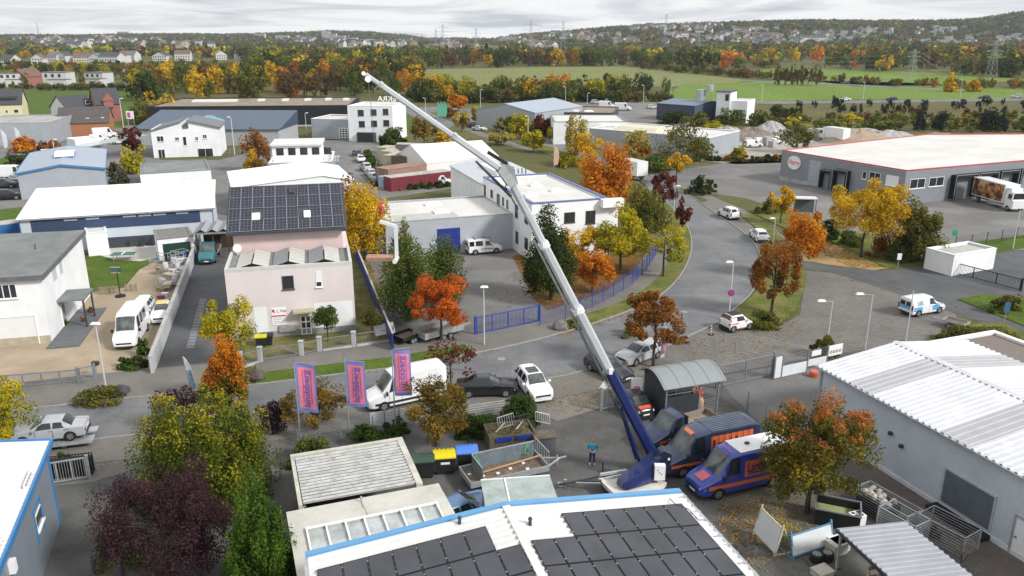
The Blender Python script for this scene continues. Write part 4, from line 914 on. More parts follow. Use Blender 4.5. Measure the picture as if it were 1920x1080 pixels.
 b=MB(); b.extr([(-.6,4.5),(-.6,6.6),(2.5,6.6),(2.5,4.5)],s.W*.3,s.W*.7); b.add([(s.W*.25,-.8,6.5),(s.W*.75,-.8,6.5),(s.W*.5,-.8,8.8),(s.W*.25,4,6.5),(s.W*.75,4,6.5),(s.W*.5,4,8.8)],[(0,1,2),(0,2,5,3),(1,4,5,2)]); b.build('cross_gable',mat('dull_red_render',(0,0,0)),s.o)
 s=Bld('brick_barn','long orange brick barn with grey tiled roof','barn',G(108,232,3.6),G(203,229,3.6),12,3.6); s.gable(mat('orange_brick',(.36,.15,.075),.9,var=.15,scale=3),M_TILEB,3.6,'x',.25)
 for u in (.55,.85): b=MB(); b.box(s.W*u,s.W*u+.8,1.4,2.2,4.4,4.75); b.build('roof_window',mat('white_blind',(0,0,0)),s.o)
 s=Bld('grey_showroom','pale grey flat-roofed hall with advertising flags at the left edge','building',G(-60,232,5.5),G(92,229,5.5),22,5.5); s.flat(corrmat('light_grey_cladding2',(0,0,0)),mat('dirty_membrane',(.36,.35,.33),.8,var=.2,scale=.2),M_ALU,.3,.1,.4)
 s=Bld('filling_station','small white kiosk with stickers under a slanting glass canopy','kiosk',G(140,262,4.2),G(186,258,4.2),5,4.2); s.flat(M_WHITE,M_ROOFW,M_TRIMW,.2,.1,.2); b=MB(); b.add([(-3,-6,2.9),(14,-4,4.3),(14,1,4.3),(-3,-1,2.9),(-3,-6,2.75),(14,-4,4.15),(14,1,4.15),(-3,-1,2.75)],[(0,1,2,3),(7,6,5,4),(0,4,5,1),(1,5,6,2),(2,6,7,3),(3,7,4,0)]); b.build('canopy',mat('greenish_roof_glass',(0,0,0)),s.o)
 for x,y,z in ((-2,-3,2.8),(4,-4,3.3),(12,-2,4.1)): b=MB(); b.tube([(x,y,0),(x,y,z)],.1,6); b.build('post',M_ALU,s.o)
 s=Bld('site_cabin','long low white cabin behind the blue trim hall','cabin',G(82,284,2.8),G(148,279,2.8),4,2.8); s.flat(M_WHITE,M_ROOFW,M_TRIMW,.1,.05,.2)
 for u in (.12,.38,.62,.85): s.win('front',s.W*u-.4,s.W*u+.4,.9,2.1,n=1)
 h=5.0; s=Bld('solar_roof_hall','low building fully covered with blue solar panels left of the white cube office','building',G(252,240,4.2),G(522,241,4.2),16,4.2); s.walls(mat('grey_render',(.36,.37,.38),.8),4.0)
 b=MB(); b.add([(-.3,-.4,4.0),(s.W+.3,-.4,4.0),(s.W+.3,16,7.2),(-.3,16,7.2),(-.3,-.4,3.85),(s.W+.3,-.4,3.85),(s.W+.3,16,3.85),(-.3,16,3.85)],[(0,1,2,3),(7,6,5,4),(0,4,5,1),(1,5,6,2),(2,6,7,3),(3,7,4,0)]); b.build('solar_roof',mat('slate_blue_panels',(.045,.075,.12),.35,var=.1,scale=.4),s.o)
 b=MB(); p=s.I@GV(396,228,5.4)
 ring=[(p.x+3.4*math.cos(a)*(1+.12*math.sin(5*a)),p.y-.9,5.4+1.5*math.sin(a)*(1+.1*math.cos(4*a))) for a in np.linspace(0,2*math.pi,26)[:-1]]
 b.add(ring+[(x,y+.15,z) for x,y,z in ring],[tuple(range(25)),tuple(range(49,24,-1))]+[(i,25+i,25+(i+1)%25,(i+1)%25) for i in range(25)]); sg=b.build('sign',mat('aqua_sign',(.35,.62,.70),.5,var=.1),s.o)
 text_mesh('sign_lettering','aqua',1.9,mat('sign_blue',(.03,.10,.35),.5,var=0),sg,(p.x,p.y-1.0,5.3),(R(90),0,0),.03)
 s=Bld('black_hall','very long black clad hall with brown gravel roof and pale skylights','building',G(275,200,6.0),G(655,197,6.0),34,6.0); s.flat(mat('black_cladding',(.012,.012,.018),.6,var=.2),mat('brown_gravel_roof',(.24,.20,.15),.95,var=.2,scale=.3),mat('black_cladding',(0,0,0)),.3,.1,.5)
 for x0,x1,y in ((.13,.36,.55),(.47,.50,.6),(.60,.63,.6),(.72,.75,.62),(.83,.86,.65),(.93,.96,.62)): b=MB(); b.extr([(34*y,5.7),(34*y,6.3),(34*y+4,6.3),(34*y+4,5.7)],s.W*x0,s.W*x1); b.build('skylight',mat('milky_dome',(.72,.73,.72),.3,var=0),s.o)
 b=MB(); b.box(s.W*.02,s.W*.98,-1.5,-.003,0,.0+.3); b.build('loading_edge',M_CONC,s.o)
 for i in range(4): b=MB(); s.fb(b,'front',s.W*(.66+.035*i),s.W*(.66+.035*i)+2.8,1,3.4,0,.06); b.build('window',M_GLASS,s.o)
 h=9.0; s=Bld('cube_office','three-storey white cube office with rooftop letters left of the boom','office',G(651,198,h),G(735,199,h),13,h); s.flat(M_WHITE,M_ROOFL,M_WHITE,.4,.1,.4)
 for q in ((671,206,682,217),(695,205,706,216),(718,204,728,215),(673,227,684,238),(696,226,707,237),(719,225,730,236)): s.winpx('front',*q,n=2,fm=M_DARK)
 s.panelpx('front',672,248,705,262,mat('dark_green_panel',(.015,.03,.025),.5),ground=True,name='entrance',off=1.2)
 text_mesh('rooftop_letters','DEKRA',1.9,M_TRIMW,s.o,(s.W*.72,9.5,h+1.0),(R(90),0,R(180)),.1,sx=1.1)
 b=MB(); b.box(s.W*.42,s.W+.5,9.6,9.75,h-.2,h+.12); b.tube([(s.W*.95,9.7,h),(s.W*.95,9.7,h+2.4)],.1,6); b.build('letter_rail',M_TRIMW,s.o)
 t=Bld('inspection_wing','pale grey workshop with glazed gate beside the white cube office','workshop',G(583,222,5.2),G(668,224,5.2),12,5.2); t.flat(corrmat('light_grey_cladding2',(0,0,0)),M_ROOFL,M_TRIMW,.4,.1,.4)
 t.winpx('front',636,240,658,266,n=4,rows=6,name='gate',sill=False,fw=.18)
 s=Bld('grey_gable_hall','grey gable hall with pale roof beyond the tree-lined road','building',G(893,205,5.4),G(1003,212,5.4),26,5.4); s.gable(corrmat('light_grey_cladding2',(0,0,0)),mat('grey_blue_sheet_roof',(0,0,0)),2.0,'y',.2)
 s=Bld('dark_shed','low dark shed with brown flat roof and two white domes','building',G(1040,210,4.5),G(1150,212,4.5),22,4.5); s.flat(mat('slate_cladding_b',(.05,.06,.075),.6),mat('brown_gravel_roof',(0,0,0)),M_DARK,.3,.1,.4)
 for x in (.3,.55): s.skylight(s.W*x,6,2.6,2.6,4.2)
 s=Bld('white_flat_workshop','white flat-roofed workshop with three black windows','workshop',G(1038,228,5.6),G(1178,228,5.6),18,5.6); s.flat(M_WHITE,M_ROOFL,mat('grey_trim',(0,0,0)),.3,.12,.4)
 for q in ((1125,224,1130,229),(1132,224,1138,229),(1139,224,1146,229)): s.win('front',s.W*(.62+.07*(q[0]-1125)/7),s.W*(.62+.07*(q[0]-1125)/7)+1.1,3.0,4.4,n=1,fm=M_DARK)
 s=Bld('long_white_workshop','long white workshop with ribbed dome skylight behind the yellow trees','workshop',G(1105,240,4.6),G(1330,258,4.6),17,4.6); s.flat(corrmat('light_grey_cladding2',(0,0,0)),M_ROOFL,M_TRIMW,.3,.1,.4)
 b=MB(); b.extr([(3,4.3),(4,5.1),(7,5.5),(10,5.1),(11,4.3)],s.W*.18,s.W*.52); b.build('barrel_skylight',mat('cream_dome',(.60,.56,.42),.4,var=.05),s.o)
 s=Bld('slate_hall','slate blue hall with grey-blue roof at the edge of the fields','building',G(1232,194,5.0),G(1303,199,5.0),18,5.0); s.gable(mat('slate_blue_cladding',(.06,.075,.11),.6),mat('blue_slate_roof',(.13,.17,.24),.5,var=.05),1.0,'x',.2)
 s=Bld('white_roof_store','low store with curved white skylights joined to the slate hall','building',G(1306,196,4.4),G(1372,200,4.4),16,4.4); s.flat(M_WHITE,M_ROOFW,M_TRIMW,.2,.1,.3)
 s=Bld('white_tower_house','white office with raised tower beside the field','office',G(1345,188,6.6),G(1402,190,6.6),12,6.6); s.flat(M_WHITE,M_ROOFL,M_WHITE,.3,.1,.4); b=MB(); b.box(0,s.W*.45,-1,8,0,9.2); b.build('tower',M_WHITE,s.o); b=MB(); b.box(-.3,s.W*.45+.3,-1.3,8.3,9.2,9.45); b.build('tower_roof',M_DARK,s.o); b=MB(); b.box(s.W*.28,s.W*.4,-1.06,-.9,6.6,8.6); b.build('window',M_GLASS,s.o)
 b=MB(); b.box(s.W*.6,s.W*.95,-.08,0,3.3,4.0); b.build('sign',mat('green_sign',(.12,.45,.30),.6,var=.1),s.o)
 b=MB(); b.tube([(-6,3,0),(-6,3,9.5)],1.5,12); b.tube([(-3.2,3,9.0),(-3.2,3,11)],1.1,10); b.build('silo',M_ALU,s.o)
more_buildings()
def bakery():
 h=5.6; A=Vector(G(1467,281,h)); C=Vector(G(1700,319,h)); B=Vector(G(1960,297,h))
 d=(C-A); n=Vector((-d.y,d.x)).normalized(); D=34
 s=Bld('bakery_depot','grey depot with white roof, red roof edge and black loading docks','depot',A,C,D,h)
 gm=corrmat('depot_cladding',(.25,.27,.30),1.0,0,amt=.15); red=mat('red_coping',(.42,.06,.07),.5,var=.05)
 W=s.W
 Bl=s.I@Vector((B.x,B.y,0)); poly=[(0,0),(W,0),(Bl.x*1.0,Bl.y),(Bl.x-20,Bl.y+60),(-2,55)]
 e=(Vector((Bl.x,Bl.y))-Vector((W,0))); L2=e.length; e.normalize()
 far=Vector((W,0))+e*60; poly=[(0,0),(W,0),(far.x,far.y),(far.x-10,far.y+40),(-4,46)]
 b=MB(); b.prism(poly,-.3,h-.3); b.build('wall',gm,s.o)
 b=MB(); b.prism([(p[0],p[1]) for p in poly],h-.299,h-.14); b.build('roof',M_ROOFL,s.o)
 b=MB()
 for p,q in zip(poly,poly[1:]+poly[:1]): b.bar((p[0],p[1],h-.07),(q[0],q[1],h-.07),.26,.17)
 b.build('roof_edge',red,s.o)
 b=MB(); b.bar((0,-.03,.35),(W*.36,-.03,.35),.06,.7); b.build('plinth',M_CONC,s.o)
 s.panelpx('front',1516,301,1538,356,mat('pale_dock_gate',(.36,.40,.44),.5),ground=True,name='gate',off=.06,slats=6)
 bk=mat('dock_black',(.008,.008,.009),.8,var=.1)
 def dock(face,u,w_,z0,z1,deep=.9,par=s):
  b=MB(); par.fb(b,face,u,u+.35,z0,z1,0,deep); par.fb(b,face,u+w_-.35,u+w_,z0,z1,0,deep); par.fb(b,face,u+.35,u+w_-.35,z1-.5,z1,0,deep); o=b.build('dock_shelter',bk,par.o)
  b=MB(); par.fb(b,face,u+.35,u+w_-.35,z0,z1-.5,-.05,.03); b.build('dock_gate',mat('grey_gate',(.22,.25,.28),.5),o)
  b=MB(); par.fb(b,face,u-.02,u+.06,z0,z1,deep,deep+.03); par.fb(b,face,u+w_-.06,u+w_+.02,z0,z1,deep,deep+.03); par.fb(b,face,u,u+w_,z1-.06,z1+.02,deep,deep+.03); b.build('dock_edge',M_ALU,o)
 for x0,x1 in ((1542,1564),(1567,1594)):
  u0,_=s.on('front',x0,330); u1,_=s.on('front',x1,336); _,zt=s.on('front',x0,316); dock('front',u0,u1-u0,.3,min(4.6,zt))
 for q in ((1617,321,1625,336),(1630,323,1651,340),(1661,329,1685,349)):
  s.winpx('front',*q,n=2 if q[0]==1630 else 1,pane=mat('white_blind',(0,0,0)) if q[0]==1661 else None)
 u,z=s.on('front',1490,305); b=MB(); k=28
 ring=[(u+1.55*math.cos(a),-.06,z+1.25*math.sin(a)) for a in np.linspace(0,2*math.pi,k+1)[:-1]]
 b.add(ring+[(x,y-.12,z_) for x,y,z_ in ring],[tuple(range(k,2*k)),]+[(i,(i+1)%k,k+(i+1)%k,k+i) for i in range(k)]); sg=b.build('oval_sign',M_TRIMW,s.o)
 text_mesh('sign_lettering','Harry',1.35,mat('sign_red',(0,0,0)),sg,(u,-.19,z+.05),(R(90),0,0),.02,sx=.85)
 f=Bld('tmp','',None,C,B,1,h); 
 bpy.data.objects.remove(f.o); f.o=thing('x','','',(0,0,0)); bpy.data.objects.remove(f.o)
 T=bpy.data.objects.new('right_front',None); COL.objects.link(T); T.parent=s.o; T.location=(W,0,0); T.rotation_euler=(0,0,f.rz-s.rz); f.o=T
 for q in ((1706,335,1734,353),(1742,332,1769,349)): f.winpx('front',*q,n=2)
 for x0,x1 in ((1779,1821),(1823,1858),(1862,1896),(1899,1936)):
  u0,_=f.on('front',x0,360); u1,_=f.on('front',x1,360); dock('front',u0,u1-u0-.1,.3,4.2,1.0,f)
 return s
bakery()
def box_garage():
 s=Bld('white_concrete_garage','white concrete box garage behind the black sliding gate','garage',G(1757,464,2.5),G(1826,483,2.5),3.6,2.5)
 A=Vector(G(1755,462,2.5)); B=Vector(G(1866,478,2.5)); bpy.data.objects.remove(s.o)
 s=Bld('white_concrete_garage','white concrete box garage behind the black sliding gate','garage',G(1790,478,2.5),G(1869,465,2.5),3.6,2.5); s.flat(M_WHITE,mat('dusty_roof',(.42,.41,.38),.9,var=.1),M_WHITE,.3,.08,.25)
 s.panel('front',.3,1.5,.05,2.0,mat('white_door',(0,0,0)),off=.03)
box_garage()
def bus_stop():
 s=Bld('bus_shelter','slim black-framed shelter with white flat roof before the depot','shelter',G(1494,372,2.7),G(1532,373,2.7),1.6,2.7); W=s.W
 b=MB(); b.box(-.1,W+.1,-.1,1.7,2.6,2.75); b.build('roof',M_ROOFW,s.o)
 for x in (0,W-.08):
  for y in (0,1.5): b=MB(); b.box(x,x+.08,y,y+.08,0,2.6); b.build('post',M_DARK,s.o)
 b=MB(); b.box(.1,W-.1,1.5,1.53,.3,2.4); b.build('rear_glass',mat('smoky_glass',(.10,.12,.13),.1,var=0),s.o)
bus_stop()
# ================================================================== VEGETATION
PAL = {
'gold': [(.20,.13,.010),(.46,.28,.010),(.64,.41,.012),(.74,.53,.03)],
'yellowgreen': [(.10,.115,.010),(.27,.255,.012),(.46,.38,.015),(.62,.49,.03)],
'orange': [(.24,.085,.010),(.48,.15,.010),(.62,.22,.012),(.60,.34,.016)],
'orangered': [(.30,.06,.010),(.52,.11,.012),(.62,.17,.018)],
'rust': [(.09,.05,.014),(.20,.08,.018),(.34,.13,.02),(.40,.20,.03)],
'darkgreen': [(.020,.034,.009),(.040,.062,.013),(.066,.092,.018)],
'green': [(.034,.056,.011),(.066,.10,.016),(.115,.15,.022),(.17,.19,.03)],
'olive': [(.05,.06,.014),(.10,.108,.019),(.16,.15,.025),(.23,.185,.032)],
'purple': [(.028,.015,.019),(.055,.025,.031),(.095,.044,.050)],
'thuja': [(.028,.06,.008),(.06,.115,.012),(.125,.20,.022)],
'service': [(.05,.05,.013),(.13,.10,.018),(.26,.16,.025),(.36,.18,.03)],
'goldtip': [(.15,.16,.012),(.32,.26,.014),(.50,.35,.02)],
'redtip': [(.22,.12,.03),(.42,.13,.035),(.50,.18,.05)],
'goldthuja': [(.035,.058,.008),(.07,.10,.011),(.125,.155,.013),(.20,.20,.014)],
'redgreen': [(.035,.05,.010),(.08,.09,.014),(.20,.16,.018),(.40,.27,.02)],
'palegold': [(.20,.17,.05),(.40,.32,.07),(.52,.41,.09)],
'brown': [(.06,.042,.02),(.12,.075,.028),(.19,.115,.035)],
'darkred': [(.05,.015,.012),(.13,.03,.018),(.21,.05,.025)],
'hedge': [(.02,.04,.008),(.045,.085,.012),(.085,.14,.02)],
'pine': [(.012,.024,.013),(.022,.038,.02),(.035,.055,.028)],
'greyolive': [(.05,.055,.03),(.09,.09,.045),(.13,.12,.06)],
'topgold': [(.05,.06,.012),(.12,.11,.016),(.30,.20,.02),(.44,.17,.02)],
}
def LM(p, patch=.5): return leafmat('leaves_%s_%d' % (p, round(patch*100)), PAL[p], patch=patch)
def leaf_quads(C, Nrm, size, g):
 """diamond leaves at points C facing roughly Nrm"""
 n = len(C); a = g.normal(size=(n,3)); nn = Nrm + .75*g.normal(size=(n,3)); nn /= np.linalg.norm(nn,axis=1)[:,None]+1e-9
 t = np.cross(nn,a); t /= np.linalg.norm(t,axis=1)[:,None]+1e-9; b = np.cross(nn,t)
 s = (size*(.6+.8*g.random(n)))[:,None]
 V = np.stack([C-t*s*.62, C-b*s*.40, C+t*s*.62, C+b*s*.40],1).reshape(-1,3)
 F_ = np.arange(4*n).reshape(n,4); return V, F_
def crown_points(shape, n, g, K=26, r0=.30, vz=.62):
 """points of a crown in a unit box: x,y in -1..1, z in 0..1; bough clumps with gaps"""
 cs = []
 while len(cs) < K:
  p = g.uniform(-1,1,3); p[2] = (p[2]+1)/2; z = p[2]; rr = math.hypot(p[0],p[1])
  if shape == 'round':   R_ = math.sqrt(max(0,1-(2*z-1)**2))
  elif shape == 'spread': R_ = min(1, 1.25*math.sqrt(max(0,1-abs(2*z-.9)**2.4)))
  elif shape == 'cone':  R_ = (1-z)**.95*min(1,z/.07+.35)
  elif shape == 'column': R_ = min(1,(1-z)/.35+.05)**.7*min(1,z/.12+.5)
  elif shape == 'egg':   R_ = (1-z)**.55*min(1,z/.22+.18)
  elif shape == 'bush':  R_ = math.sqrt(max(0,1-z**2.4))
  elif shape == 'vase':  R_ = min(1,.25+.95*z)*math.sqrt(max(0,1-max(0,(z-.55)/.45)**2))
  else: R_ = 1
  if rr > R_*.95 or rr < R_*.40*g.random(): continue
  cs.append((p, R_))
 P = []; Nn = []; TZ = []; per = n//K
 for p,R_ in cs:
  rc = r0*(.6+.7*g.random())
  d = g.normal(size=(per,3)); d /= np.linalg.norm(d,axis=1)[:,None]; rad = rc*(.35+.65*g.random(per)**.5)
  q = p + d*rad[:,None]*np.array([1,1,vz]); P.append(q); TZ.append(d[:,2]*rad/rc+.25*g.normal(size=per))
  o = np.array([p[0],p[1],(p[2]-.4)*1.2]); Nn.append(d*.7 + o*.5 + np.array([0,0,.35]))
 P = np.concatenate(P); Nn = np.concatenate(Nn); P[:,2] = np.clip(P[:,2],-.02,1.05); global LAST_TZ; LAST_TZ = np.concatenate(TZ); return P, Nn, [c[0] for c in cs]
def crown_mesh(name, shape, w, d, h, n, leaf, seed, K=26, r0=.3, z0=0., vz=.62):
 g = np.random.default_rng(seed); P,Nn,cs = crown_points(shape,n,g,K,r0,vz)
 P = P*np.array([w/2/1.12,d/2/1.12,h*.95]); Nn = Nn/np.array([w,d,h])*max(w,h); Nn /= np.linalg.norm(Nn,axis=1)[:,None]+1e-9
 P[:,2] += z0; V,F_ = leaf_quads(P,Nn,np.full(len(P),leaf),g); return V,F_,[np.array([c[0]*w/2.24,c[1]*d/2.24,c[2]*h*.95+z0]) for c in cs]
def trunk_mb(h0, h, r, cs, g, nb=9, multi=1):
 b = MB()
 for k in range(multi):
  off = np.array([0,0,0]) if multi==1 else np.array([math.cos(6.28*k/multi),math.sin(6.28*k/multi),0])*.12
  top = np.array([0,0,h0+(h-h0)*.62])+off*3*(multi>1)
  pts = [off+np.array([g.normal()*r*.3*(i>0),g.normal()*r*.3*(i>0),0])+ (top-off)*t for i,t in enumerate((0,.25,.5,.75,1))]
  pts[0][2] = -.15
  b.tube(pts,[r*1.25,r,r*.85,r*.6,r*.25],7)
  for c in [cs[i] for i in g.permutation(len(cs))[:max(2,nb//multi)]]:
   if c[2] < h0*.6: continue
   s = pts[2]+(pts[4]-pts[2])*g.random()*.7; s[2] = min(s[2], c[2]-.2) if c[2]-.2 > h0*.5 else s[2]
   m = s*.5+c*.5+np.array([0,0,.12*(h-h0)*.3]); b.tube([s,m,c],[r*.38,r*.24,r*.07],5)
 return b
_seed = [100]
def tree(px, yb, yt, wpx, pal, label, shape='round', name='deciduous_tree', cat='tree', n=2600, leaf=.28, bare=.25, K=26, r0=.3, cx=None, patch=.5, h=None, group=None, multi=1, tr=None, deep=1., nb=9, loc=None, crown='crown', tip=None, tipf=.3, tipg=0., vz=.62):
 """a tree of its own: root at the trunk's foot, trunk and crown below it"""
 _seed[0] += 1; g = np.random.default_rng(_seed[0])
 X,Y = loc or G(px,yb)
 if Y < 80: n = int(n*1.7); leaf *= .77
 elif Y < 125: n = int(n*1.4); leaf *= .86
 H = h or hgt(px,yt,yb); W_ = wid(wpx,Y,H*.5)
 o = thing(name,label,cat,(X,Y,0),0,group); z0 = H*bare; dx = 0 if cx is None else wid(cx-px,Y,H*.5)
 V,F_,cs = crown_mesh('crown',shape,W_,W_*deep,H-z0,n,leaf,_seed[0],K,r0,z0,vz); V[:,0] += dx
 for c in cs: c[0] += dx*.8
 if tip:
  zz = V.reshape(-1,4,3)[:,:,2].mean(1); f = LAST_TZ*(1-tipg)+tipg*(2*(zz-z0)/(H-z0)-1)*1.3; mi = (f > tipf).astype(int)
  c = npmesh(crown,V,F_,[LM(pal,patch),LM(tip,patch)],o,mi)
 else: c = npmesh(crown,V,F_,LM(pal,patch),o)
 r = tr or max(.06,min(.28,H*.018)); trunk_mb(z0,H,r,cs,g,nb,multi).build('trunk',M_BARK,o)
 return o
# ---------------- near and middle trees, each from its own place in the photograph
tree(392,930,734,300,'goldthuja','broad golden-green conifer tree with yellow tips beside the three flags','bush','golden_conifer',n=34000,leaf=.15,bare=.03,K=190,r0=.16,patch=.7,deep=.9,tip='goldtip',tipf=.58,tipg=.22,vz=1.25)
tree(318,1075,878,265,'purple','dark purple-leaved plum tree before the golden conifer','spread','purple_plum_tree',n=19000,leaf=.115,bare=.12,K=80,r0=.24,patch=.9,cx=330)
tree(497,1125,852,190,'thuja','bright green thuja tree between the purple plum and the cream lean-to','cone','thuja_tree',n=20000,leaf=.14,bare=.0,K=130,r0=.17,patch=.9,vz=1.2)
tree(232,1080,985,110,'green','small thin green shrub in front of the purple plum','bush','garden_shrub','shrub',n=1500,leaf=.14,bare=.1,K=16) 
tree(345,800,722,110,'purple','thin purple shrub behind the golden conifer','spread','purple_shrub','shrub',n=1800,leaf=.17,bare=.15,K=22,nb=14)
tree(512,815,752,80,'purple','small purple shrub between golden conifer and first flag','spread','purple_shrub','shrub',n=1500,leaf=.17,bare=.12,K=20,nb=14)
tree(430,760,624,106,'topgold','columnar orange tree with green base at the roadside','egg','hornbeam_tree',n=9000,leaf=.17,bare=.06,K=60,r0=.3,patch=.45,tip='orange',tipf=-.1,tipg=.55)
tree(438,690,553,114,'yellowgreen','loose yellow-green tree before the pink house','round','garden_tree',n=3335,leaf=0.19,bare=.34,K=24,cx=434)
tree(615,640,574,56,'green','clipped ball-shaped tree by the door of the pink house','round','ball_tree',n=2600,leaf=.16,bare=.45,K=36,r0=.36)
tree(698,630,577,48,'olive','clipped ball-shaped tree beside the white tilted board','round','ball_tree',n=2000,leaf=.16,bare=.42,K=30,r0=.36)
tree(828,640,519,118,'orangered','bright orange-red tree behind the aluminium trailer','spread','maple_tree',n=6090,leaf=0.19,bare=.36,K=34,r0=.3)
tree(768,600,424,152,'green','broad dark green tree behind the hanging timber load','egg','hornbeam_tree',n=7540,leaf=0.22,bare=.08,K=44,r0=.32,patch=.35)
tree(756,560,402,58,'olive','narrow pointed olive tree behind the white load fork','egg','hornbeam_tree',n=3770,leaf=0.22,bare=.1,K=28,r0=.34)
tree(834,562,444,104,'green','pointed green tree right of the hanging load','egg','hornbeam_tree',n=6090,leaf=0.22,bare=.05,K=40,r0=.34)
tree(1033,562,384,122,'darkgreen','tall dark green hornbeam tree before the white office','egg','hornbeam_tree',n=9425,leaf=0.24,bare=.10,K=56,r0=.3,cx=1027)
tree(685,486,328,92,'gold','golden yellow tree behind the pink house','column','ash_tree',n=6670,leaf=0.24,bare=.14,K=40,r0=.34,cx=688)
tree(652,455,326,48,'rust','rust-brown tree left of the golden ash','column','ash_tree',n=3480,leaf=0.26,bare=.1,K=26,r0=.36)
tree(882,372,298,62,'gold','thin gold tree at the corner of the white office','spread','ash_tree',n=3770,leaf=0.24,bare=.08,K=30)
tree(1163,506,380,134,'yellowgreen','wide yellow tree in front of the white office bay','egg','ash_tree',n=7540,leaf=0.24,bare=.26,K=44,r0=.3)
tree(1090,498,412,98,'gold','pale gold tree between dark hornbeam and wide yellow tree','spread','ash_tree',n=3190,leaf=0.24,bare=.2,K=24)
tree(1110,548,470,88,'orange','small orange tree inside the blue fence','round','maple_tree',n=4350,leaf=0.21,bare=.18,K=30)
tree(1243,520,414,94,'yellowgreen','sparse yellow tree on the verge at the road bend','spread','young_tree',n=1595,leaf=0.24,bare=.34,K=20,r0=.24)
tree(1208,450,330,104,'olive','tall olive tree behind the road bend','egg','hornbeam_tree',n=6235,leaf=0.27,bare=.1,K=40,r0=.32,patch=.35)
tree(1243,395,324,52,'darkred','dark red tree behind the olive hornbeam','spread','maple_tree',n=2755,leaf=0.27,bare=.25,K=22)
tree(1279,428,362,40,'darkred','slim dark red pointed tree at the edge of the road','egg','young_tree',n=900,leaf=.32,bare=.16,K=18,r0=.24)
tree(1128,390,258,104,'orange','large bright orange tree beyond the white office','column','maple_tree',n=5200,leaf=.42,bare=.1,K=44,r0=.34)
tree(1268,346,284,50,'gold','young gold tree by the two dark rounded hedges','round','young_tree',n=2320,leaf=0.29,bare=.38,K=20)
tree(1225,688,538,112,'rust','orange-brown street tree between road and grey shelter','spread','street_tree',n=5220,leaf=0.21,bare=.40,K=36,r0=.26)
tree(1446,592,450,92,'rust','rust and purple street tree on the grass island','spread','street_tree',n=4640,leaf=0.22,bare=.30,K=30,cx=1446)
tree(1494,522,394,88,'orange','orange street tree at the top of the grass island','spread','street_tree',n=4640,leaf=0.24,bare=.36,K=30,cx=1500)
tree(1463,420,350,54,'gold','small yellow tree before the black-framed shelter','spread','street_tree',n=1885,leaf=0.27,bare=.3,K=20)
tree(1614,482,336,146,'gold','large golden yellow tree before the depot','spread','ash_tree',n=9425,leaf=0.26,bare=.30,K=46,r0=.27,cx=1620)
tree(1722,490,362,98,'olive','bushy brown-green tree right of the golden ash','bush','field_maple',n=8120,leaf=0.26,bare=.02,K=46,r0=.3,patch=.3,cx=1716)
tree(1512,962,738,208,'redgreen','green tree with red and yellow tips beside the vans','spread','maple_tree',n=14000,leaf=.16,bare=.2,K=74,r0=.24,patch=.5,cx=1516,tip='redtip',tipf=.52,tipg=.45)
tree(-22,850,690,150,'yellowgreen','yellow-green tree cut by the left edge beside the gate','spread','street_tree',n=5220,leaf=0.19,bare=.25,K=30,cx=-8)
tree(592,806,720,134,'service','loose yellow-brown shrub behind the first flag','spread','serviceberry_shrub','shrub',n=4200,leaf=.14,bare=.32,K=44,r0=.24,multi=5,patch=.8)
tree(818,835,718,142,'service','multi-stemmed yellow-olive shrub right of the third flag','spread','serviceberry_shrub','shrub',n=6500,leaf=.15,bare=.3,K=48,r0=.26,multi=5,patch=.5)
tree(846,722,640,110,'darkred','thin sparse red street sapling in front of the trailer','spread','young_tree',n=520,leaf=.24,bare=.28,K=22,r0=.26,nb=14)
tree(1545,668,628,56,'redgreen','round reddish hydrangea bush behind the mesh fence','bush','hydrangea_bush','bush',n=1500,leaf=.2,bare=.02,K=24)
def shrub(px,yb,yt,wpx,pal,label,n=1740,leaf=0.20,name='shrub',deep=.8,patch=.5,group=None): return tree(px,yb,yt,wpx,pal,label,'bush',name,'shrub',n=n,leaf=leaf,bare=0.,K=max(14,n//60),r0=.3,patch=patch,deep=deep,tr=.04,nb=4,group=group)
shrub(975,800,742,84,'hedge','glossy dark green laurel hedge beside the skip',3600,.18,'laurel_hedge'); shrub(893,815,772,92,'hedge','clipped green laurel hedge behind the blue bin',3000,.18,'laurel_hedge')
shrub(1308,364,330,52,'darkgreen','rounded dark hedge in two humps by the depot yard',1500,.3,'box_hedge'); shrub(1330,360,334,34,'darkgreen','smaller rounded dark hedge with flat end by the depot yard',900,.3,'box_hedge')
shrub(1436,400,370,50,'olive','rounded olive bush at the shelter',1200,.3); shrub(1552,452,412,50,'darkgreen','dark green bush left of the golden ash',1300,.28); shrub(1590,462,428,60,'green','green bush under the golden ash',1300,.28)
shrub(1655,482,436,70,'rust','red-brown bush under the golden ash',1500,.28); shrub(1690,490,440,60,'green','dark green bush before the black fence',1500,.28)
shrub(250,690,660,60,'hedge','low green conifer bush behind the mesh fence by the white van',1300,.2); shrub(272,668,634,26,'thuja','bright green upright shrub beside the white van',800,.2)
shrub(190,752,722,104,'olive','low planted bed around the leaning lamp post',1500,.2); 
shrub(1825,640,612,180,'olive','long dark shrub bed beside the side road',2600,.22,deep=.4); shrub(1880,585,548,70,'olive','wild shrub at the right edge by the side road',1200,.24); 
shrub(1180,628,606,60,'olive','rough shrub on the verge behind the street tree',800,.22); shrub(1068,615,598,60,'olive','low shrub around the boulder at the gate',700,.2); shrub(1430,612,580,80,'olive','wild brown-green shrub behind the small two-seater car',1500,.22)
shrub(690,830,790,90,'hedge','low green bush behind the white panel',1200,.18); shrub(745,812,782,60,'hedge','round green bush between second and third flag',900,.18); shrub(590,870,822,110,'green','dark green bush behind the carport',1500,.18)
shrub(1270,642,625,50,'rust','brown clump of low plants beside the silver estate car',500,.2); shrub(125,868,842,36,'green','small green bush behind the grey gate',500,.18)
